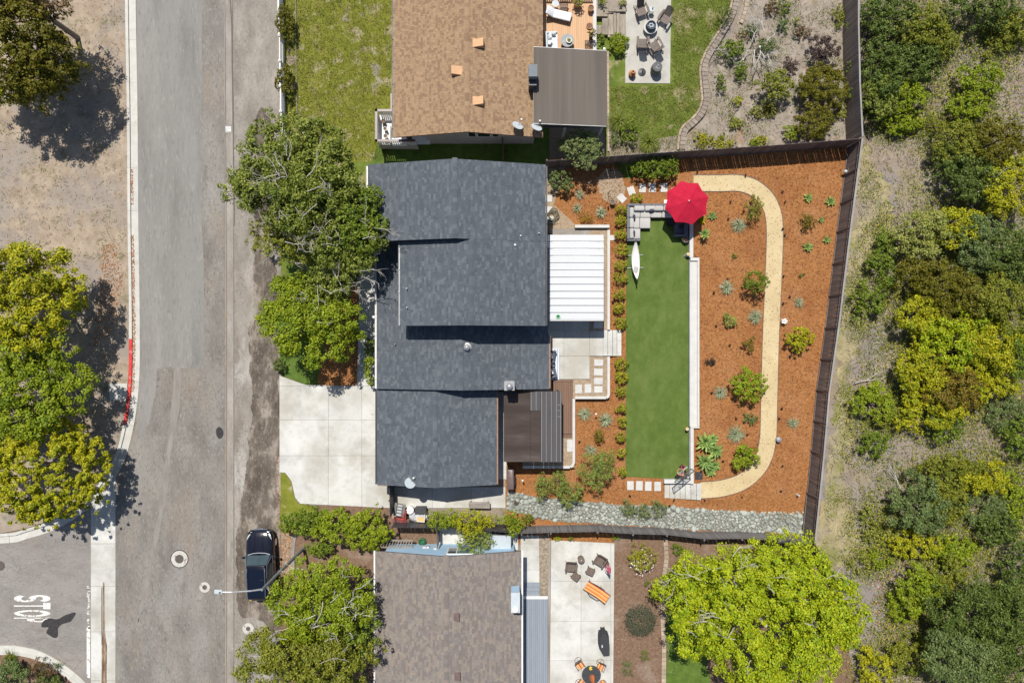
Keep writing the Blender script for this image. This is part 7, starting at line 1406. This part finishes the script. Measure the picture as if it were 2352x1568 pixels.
# --- planted corner at the side street
plant('corner_shrub', 'light green shrub at the bottom corner of the photo', 'shrub', 22, 1558, (55,42), 1.3, 'sage', .11, size=.11, lai=2.3, k=10, seed=82)
plant('corner_shrub', 'red brown grassy shrub inside the curved kerb', 'shrub', 97, 1535, (34,26), 1.0, 'brown', .11, size=.11, lai=2.2, k=9, seed=83, aspect=.25)
plant('corner_shrub', 'dark low shrub behind the red brown grass at the corner', 'shrub', 110, 1562, (40,22), .8, 'dark', .11, size=.10, lai=2.2, k=8, seed=84)
tuft('corner_grass', 'yellow spiky grass along the curved kerb', 22, 1508, 24, .6, 'reed', .11, 90); tuft('corner_grass', 'bluish spiky grass overhanging the curved kerb', 132, 1528, 14, .5, 'fescue', .11, 60)
# --- south back bed
plant('flower_bush', 'yellow green bush with small white flowers below the grey fence', 'bush', 1470, 1281, (38,34), 1.1, 'yellowf', .03, size=.10, lai=1.8, k=12, seed=85, depth=.6, aspect=.3)
wf = tag(litter('white_blossom', [(P(1470,1281).x+.95*math.cos(a), P(1470,1281).y+.95*math.sin(a)) for a in [i*PI/8 for i in range(16)]], 70, 1.0, .09, m_white), 'white blossoms scattered over the yellow green bush', 'flowers')
plant('mounded_shrub', 'clipped grey green mound shrub in the brown bed', 'shrub', 1471, 1423, (34,34), 1.25, mat('mound_leaf', [(.10,.11,.07)], pal=[(.115,.125,.075),(.095,.105,.06),(.14,.145,.095),(.08,.09,.05)], rough=.7, leaf=.2), .02, size=.06, lai=2.6, k=0, seed=86, main=1.0, cr=.03)
plant('lavender', 'small lavender plant above the bottom edge of the brown bed', 'plant', 1440, 1532, (17,19), .5, 'sage', .02, size=.08, lai=1.2, k=8, seed=87, depth=.8, aspect=.3); plant('lavender', 'small lavender plant to the upper side of the other', 'plant', 1482, 1508, (15,15), .45, 'mid', .02, size=.08, lai=1.0, k=8, seed=88, depth=.9, aspect=.3); plant('lavender', 'thin stemmed weed in the middle of the brown bed', 'plant', 1485, 1338, (8,9), .5, 'mid', .02, size=.07, lai=1.0, k=5, seed=89, depth=.9)
plant('ground_cover', 'low green ground cover patch below the grey fence', 'plant', 1556, 1262, (21,14), .3, 'mid', .02, size=.08, lai=2.2, k=8, seed=90)
for i, (px, lab) in enumerate(((1280,'bright weed at the patio corner'),(1312,'brownish weed at the patio edge'),(1413,'small weed beside the flower bush'))): plant('weed', lab+' below the grey fence', 'weed', px, 1236, (11,6), .3, ('yellow','oliveg','bright')[i], .05, size=.07, lai=1.4, k=6, seed=91+i)
# --- north back garden
plant('low_hedge', 'square low green hedge beside the timber steps', 'hedge', 1420, 101, (23,22), .9, 'bright', .05, size=.09, lai=2.6, k=10, seed=95, main=.9)
plant('strap_plant', 'leafy green plant in the timber bed by the deck kerb', 'plant', 1381, 91, (10,12), .5, 'mid', .2, size=.10, lai=1.8, k=6, seed=96); plant('strap_plant', 'green plant at the top of the timber bed', 'plant', 1382, 5, (13,11), .6, 'bright', .25, size=.10, lai=1.8, k=6, seed=97); plant('cream_flowers', 'cream flowering plant beside the grey patio edge', 'plant', 1428, 9, (11,9), .4, 'varieg', .25, size=.09, lai=1.8, k=6, seed=98)
tuft('lomandra', 'tall grassy clump at the flat roof corner', 1420, 278, 30, .9, 'reed', .05, 420, 'grassy clumps by the north fence', .016); tuft('lomandra', 'bright fan shaped grassy clump near the north fence', 1491, 327, 32, .9, 'reed', .05, 520, 'grassy clumps by the north fence', .016)
plant('leafy_shrub', 'dark green leafy shrub between the two grassy clumps', 'shrub', 1445, 303, (22,30), 1.1, 'mid', .05, size=.12, lai=2.1, k=9, seed=100); plant('leafy_shrub', 'pale shrub under the taller grassy clump', 'shrub', 1412, 322, (16,18), .6, 'sage', .05, size=.08, lai=1.2, k=8, seed=101)
plant('bed_shrub', 'dark spiky shrub on the block edging at the top', 'shrub', 1662, 38, (20,28), .9, 'dark', .2, size=.12, lai=1.8, k=8, seed=102, aspect=.25)
plant('bed_shrub', 'dark green shrub beneath the bleached dead branches', 'shrub', 1678, 115, (35,24), 1.1, 'mid', .07, size=.12, lai=1.7, k=9, seed=103, depth=.7); plant('bed_shrub', 'green shrub below the dead branches near the block edging', 'shrub', 1653, 190, (15,22), .8, 'mid', .07, size=.11, lai=1.5, k=8, seed=104, depth=.7)
plant('bed_shrub', 'tall green tree like shrub with strappy base in the bed', 'shrub', 1775, 205, (38,42), 2.0, 'oliveg', .07, size=.13, lai=2.2, k=11, seed=105); tuft('strap_clump', 'dark strappy clump below the tall green bed shrub', 1768, 250, 26, .8, 'grass', .07, 220, None, .022)
plant('purple_shrub', 'purple brown shrub near the fence in the bed', 'shrub', 1888, 115, (34,34), 1.6, 'purple', .07, size=.11, lai=2.1, k=11, seed=106); plant('olive_bush', 'large dark olive bush below the purple shrub', 'bush', 1890, 205, (54,50), 2.0, 'olive', .07, size=.11, lai=3.0, k=12, seed=107, main=.9); plant('olive_bush', 'dark olive bush nearest the garden fence corner', 'bush', 1867, 280, (42,42), 1.8, 'olive', .07, size=.11, lai=3.0, k=10, seed=108, main=.9)
plant('bed_shrub', 'bright green shrub left of the lower olive bush', 'shrub', 1813, 306, (18,20), .8, 'bright', .07, size=.09, lai=2.2, k=7, seed=109)
for i, (px, py, rx, ry, lab) in enumerate(((1612,322,22,20,'end at the block edging'),(1655,328,30,20,'middle patch'),(1745,322,20,14,'patch nearer the olive bush'))): plant('ground_cover', 'yellow flowering ground cover along the north fence, '+lab, 'plant', px, py, (rx,ry), .4, 'yellowf', .07, size=.11, lai=1.6, k=10, seed=110+i, depth=.8, group='yellow ground cover along the north fence')
for i, (px, py, r, lab, mm) in enumerate(((1694,232,12,'small bright shrub in the mulch patch','yellow'),(1800,15,18,'small shrub at the top of the bed','mid'),(1828,48,5,'tiny round tuft in the pale soil','bright'),(1732,328,13,'green clump by the fence between yellow patches','bright'),(1795,60,16,'thin grey shrub on the pale soil','sage'))): plant('bed_plant', lab, 'plant', px, py, (r,r), .6, mm, .07, size=.09, lai=1.7, k=7, seed=115+i, depth=.6)
for i, (px, py, rx, ry, h, lab, mm) in enumerate(((1722,70,24,18,.7,'grey green scrub under the bleached branches','sage'),(1760,110,30,24,.8,'grey twiggy scrub in the middle of the dead tree','sage'),(1700,165,22,26,.7,'green scrub between block edging and dead tree','mid'),(1735,260,22,16,.5,'low green scrub below the dead tree','weed'),(1690,285,22,16,.4,'low weedy patch by the curved edging','weed'),(1840,75,26,18,.5,'sparse dry scrub beside the purple shrub','brown'),(1815,150,20,22,.6,'mauve dry scrub left of the olive bush','purple'),(1925,40,16,30,.5,'thin green weeds along the top of the corner fence','weed'),(1930,255,16,26,.5,'thin green weeds beside the lower olive bush','weed'),(1770,20,22,16,.5,'pale weeds near the top of the bed','brown'))): plant('bed_scrub', lab, 'shrub', px, py, (rx,ry), h, mm, .07, size=.09, lai=1.3, k=9, seed=140+i, depth=.9)
for i, (py, r) in enumerate(((70,14),(150,13),(215,12))): plant('fence_creeper', 'green creeper on the inside of the corner fence, %s of three' % ('top','middle','lowest')[i], 'creeper', 1950, py, (8,r*1.6), 1.4, 'mid', .05, size=.10, lai=1.4, k=7, seed=121+i, depth=.7, group='creepers on the corner fence')
t = thing('dead_tree', 'bleached dead tree with a tangle of grey white branches', 'tree', tuple(P(1735,120,.06))); b = MB(); rg = random.Random(9); b.tube([(0,0,-.1),(0,0,.9)], [.11,.08], 8)
for i in range(15): a = i*2.4+rg.uniform(-.3,.3); q = rg.uniform(.1,1.2); s_ = Vector((math.cos(a*1.7)*q,math.sin(a*1.7)*q,rg.uniform(.2,.9))); a2 = a*1.7+rg.uniform(-1.1,1.1); branching(b, s_, Vector((math.cos(a2),math.sin(a2),rg.uniform(.05,.5))).normalized(), rg.uniform(.5,.95), rg.uniform(.025,.042), 4, rg, .85, .02)
tag(b.build('branches', m_deadbark, t, False), kind='stuff')
t = thing('fallen_branch', 'pale crooked branch sticking out over the block edging', 'branch', tuple(P(1655,125,.4))); b = MB(); branching(b, Vector((.6,.1,.2)), Vector((-1,.1,.15)).normalized(), .8, .035, 4, random.Random(21), .7, .0); b.build('branches', m_deadbark, t, False)
# --- wild land beyond the fence
wild = [
 (2030,45,60,50,2.6,'dark','dark green scrub at the top just beyond the fence'),(2105,75,62,50,2.4,'oliveg','olive scrub at the top, second from the fence'),(2020,160,52,66,2.8,'dark','dark oak scrub leaning on the corner fence'),(2092,150,58,46,2.2,'dark','dark scrub behind the oak scrub'),
 (2012,232,42,46,2.6,'birch','grey green scrub beside the fence above the corner'),(2075,230,46,42,1.8,'bright','bright bramble right of the grey green scrub'),(2070,285,44,26,1.2,'bright','low bramble above the dry grass track'),(2150,98,46,36,1.6,'oliveg','olive bramble under the top scrub'),
 (2255,20,70,46,2.6,'dark','dark scrub at the top edge near the photo corner'),(2330,60,42,44,1.6,'oliveg','thin olive scrub in the upper photo corner'),(2240,185,56,40,1.8,'bright','bright green bramble mound in pale litter'),(2215,245,46,36,1.5,'bright','bright green bramble below the upper mound'),
 (2140,290,34,18,.9,'oliveg','small low bramble on the pale litter'),(2190,335,62,46,2.4,'oliveg','olive bush above the dead stick pile'),(2280,330,66,54,2.8,'olive','brownish olive bush at the upper edge strip'),(2215,415,70,56,2.8,'dark','dark bush with the pale fallen stick'),
 (2310,430,66,66,3.0,'yellow','yellow olive bush at the edge, upper middle'),(2115,545,62,60,3.0,'varieg','bush with cream flower heads above the long thicket'),(2190,525,60,46,2.6,'yellow','yellow green bush beside the cream flowered bush'),(2250,560,62,58,3.0,'sage','grey green bush in the middle of the thicket'),(2325,600,54,70,3.2,'dark','dark green bush at the edge, middle'),
 (2024,594,34,56,1.5,'mid','lone oblong bush on the dry grass strip'),(1991,694,39,41,1.4,'mid','lone round bush on the dry grass strip'),(2120,640,60,56,2.8,'olive','olive brown bush at the near side of the thicket'),(2190,690,72,62,3.0,'olive','olive bush in the heart of the thicket'),(2280,700,66,64,3.2,'oliveg','olive green bush on the far side of the thicket'),
 (2105,735,58,52,2.6,'yellow','yellow green bush at the near side, mid thicket'),(2180,780,76,60,2.8,'lime','brightest lime bush in the middle of the thicket'),(2265,800,68,62,2.8,'yellow','yellow bush beside the brightest lime bush'),(2335,800,46,60,2.8,'mid','green bush at the edge below the dark one'),
 (2100,850,62,58,2.4,'yellow','yellow green bush at the lower near side'),(2180,885,76,54,2.4,'rust','golden brown bush in the lower thicket'),(2260,880,60,44,2.2,'yellow','yellow bush at the lower far side'),(2130,940,68,44,2.0,'yellow','yellow green bush at the foot of the thicket'),(2165,980,42,30,1.5,'mid','dark tail end of the thicket'),
 (2004,928,44,42,1.5,'bright','bright low bush on the near side of the pale track'),(2040,950,38,28,1.2,'oliveg','olive low bush touching the bright one'),(1998,1022,38,34,1.2,'mid','lone green bush below the bright low bush'),
 (2300,950,52,44,.9,'sage','thin grey twiggy bush on pale litter'),(2335,1010,36,52,1.5,'mid','green bush at the edge in pale litter'),(2180,1075,72,40,1.8,'oliveg','wide olive bush above the grey green one'),(2255,1095,52,42,1.7,'yellow','yellow olive bush at the right of the wide one'),
 (2100,1160,62,62,2.4,'sage','grey green bush casting a shadow on the track'),(2165,1150,50,52,1.8,'oliveg','olive bush joined to the grey green one'),(2260,1170,60,46,1.0,'sage','sparse grey scrub with fallen sticks'),(2310,1105,30,30,1.0,'bright','small bright bramble near the edge'),(2330,1160,32,46,1.3,'bright','bright bramble at the edge'),
 (1990,1200,26,44,.7,'weed','weedy patch at the fence corner'),(2010,1285,18,26,.8,'bright','small green clump on the bare track'),(2040,1286,9,8,.6,'bright','tiny round clump on the bare track'),(2110,1245,60,36,1.3,'yellow','yellow bramble on the leaf litter'),(2190,1265,50,36,1.3,'bright','green bramble right of the yellow one'),
 (2105,1350,48,56,2.2,'bright','bright green round bush near the big dark trees'),(2165,1330,46,56,1.8,'oliveg','olive bush behind the bright round one'),(2285,1210,44,40,1.7,'dark','dark bush above the big dark trees'),(2335,1300,40,62,2.6,'dark','dark tree at the edge beside the shade'),
 (2210,1400,86,82,4.2,'dark','big dark tree in the bottom corner, upper one'),(2300,1420,74,82,4.6,'dark','big dark tree in the bottom corner, at the edge'),(2190,1500,84,80,4.2,'sage','big grey green tree in the bottom corner'),(2285,1520,82,70,4.4,'dark','big dark tree cut by the bottom edge'),
 (2060,1400,34,40,.9,'bright','low bramble in the leaf litter by the dark trees'),(2030,1230,22,40,.6,'weed','weedy strip on the dry grass'),(2075,1500,52,46,1.4,'oliveg','olive bramble at the bottom edge'),(2000,1535,40,50,1.8,'yellow','dull yellow bush under the lime tree side'),(2290,100,40,40,1.0,'oliveg','thin scrub on the pale litter at the top'),(1975,1290,24,22,.7,'weed','weedy clump beside the leaning fence end')]
for i, (px, py, rx, ry, h, mm, lab) in enumerate(wild):
    plant('wild_tree' if h > 4 else 'wild_shrub', lab, 'tree' if h > 4 else 'shrub', px, py, (rx*1.12,ry*1.12), h*.92, mm, 0, size=.13 if h > 1 else .10, lai=2.2 if h > 1.1 else 1.3, k=15 if rx > 40 else 9, seed=200+i, depth=.55 if h > 1.1 else .9, frac=(.24,.42), main=.60)
pos_ = []
for (px, py, rx, ry, h, mm, lab) in wild:
    k = int((rx+ry)*4); a = NR.uniform(0, 2*PI, k); q = NR.uniform(.7, 1.9, k); c = P(px, py)
    pos_.append(np.column_stack([c.x+M(rx)*q*np.cos(a), c.y+M(ry)*q*np.sin(a), np.zeros(k)]))
pos_ = np.concatenate(pos_); pos_ = pos_[(pos_[:,0] > 22.2+.045*pos_[:,1])]
pos_ = np.repeat(pos_, 4, 0)+NR.normal(size=(len(pos_)*4,3))*np.array([.18,.18,.16]); pos_[:,2] = np.abs(pos_[:,2])+.03
for k, mm in enumerate(('weed','oliveg','yellow','sage')):
    V = leaf_array(pos_[k::4], NR.normal(size=(len(pos_[k::4]),3))*.5+np.array([0,0,.8]), .13, .45); o = link('undergrowth', npmesh('undergrowth', V, np.arange(len(V)).reshape(-1,4), LM[mm])); o['kind'] = 'stuff'
for i, (px, py, lab, rot) in enumerate(((2225,440,'pale fallen stick on the dark bush',35),(1985,875,'pile of cut sticks on the near track',10),(2270,930,'heap of pale sticks on the litter',70),(2060,1105,'fallen sticks above the grey green bush',120),(2245,1180,'long pale stick across the sparse scrub',20),(2110,715,'heap of cut sticks below the olive brown bush',60))):
    t = thing('fallen_branch', lab, 'branch', tuple(P(px,py,.05)), rot); b = MB(); branching(b, Vector((-.8,0,.25 if i else 1.9)), Vector((1,.05,.02)).normalized(), 1.1, .035, 3, random.Random(300+i), .6, .0); b.build('branches', m_deadbark, t, False)
print('objects', len(bpy.data.objects))
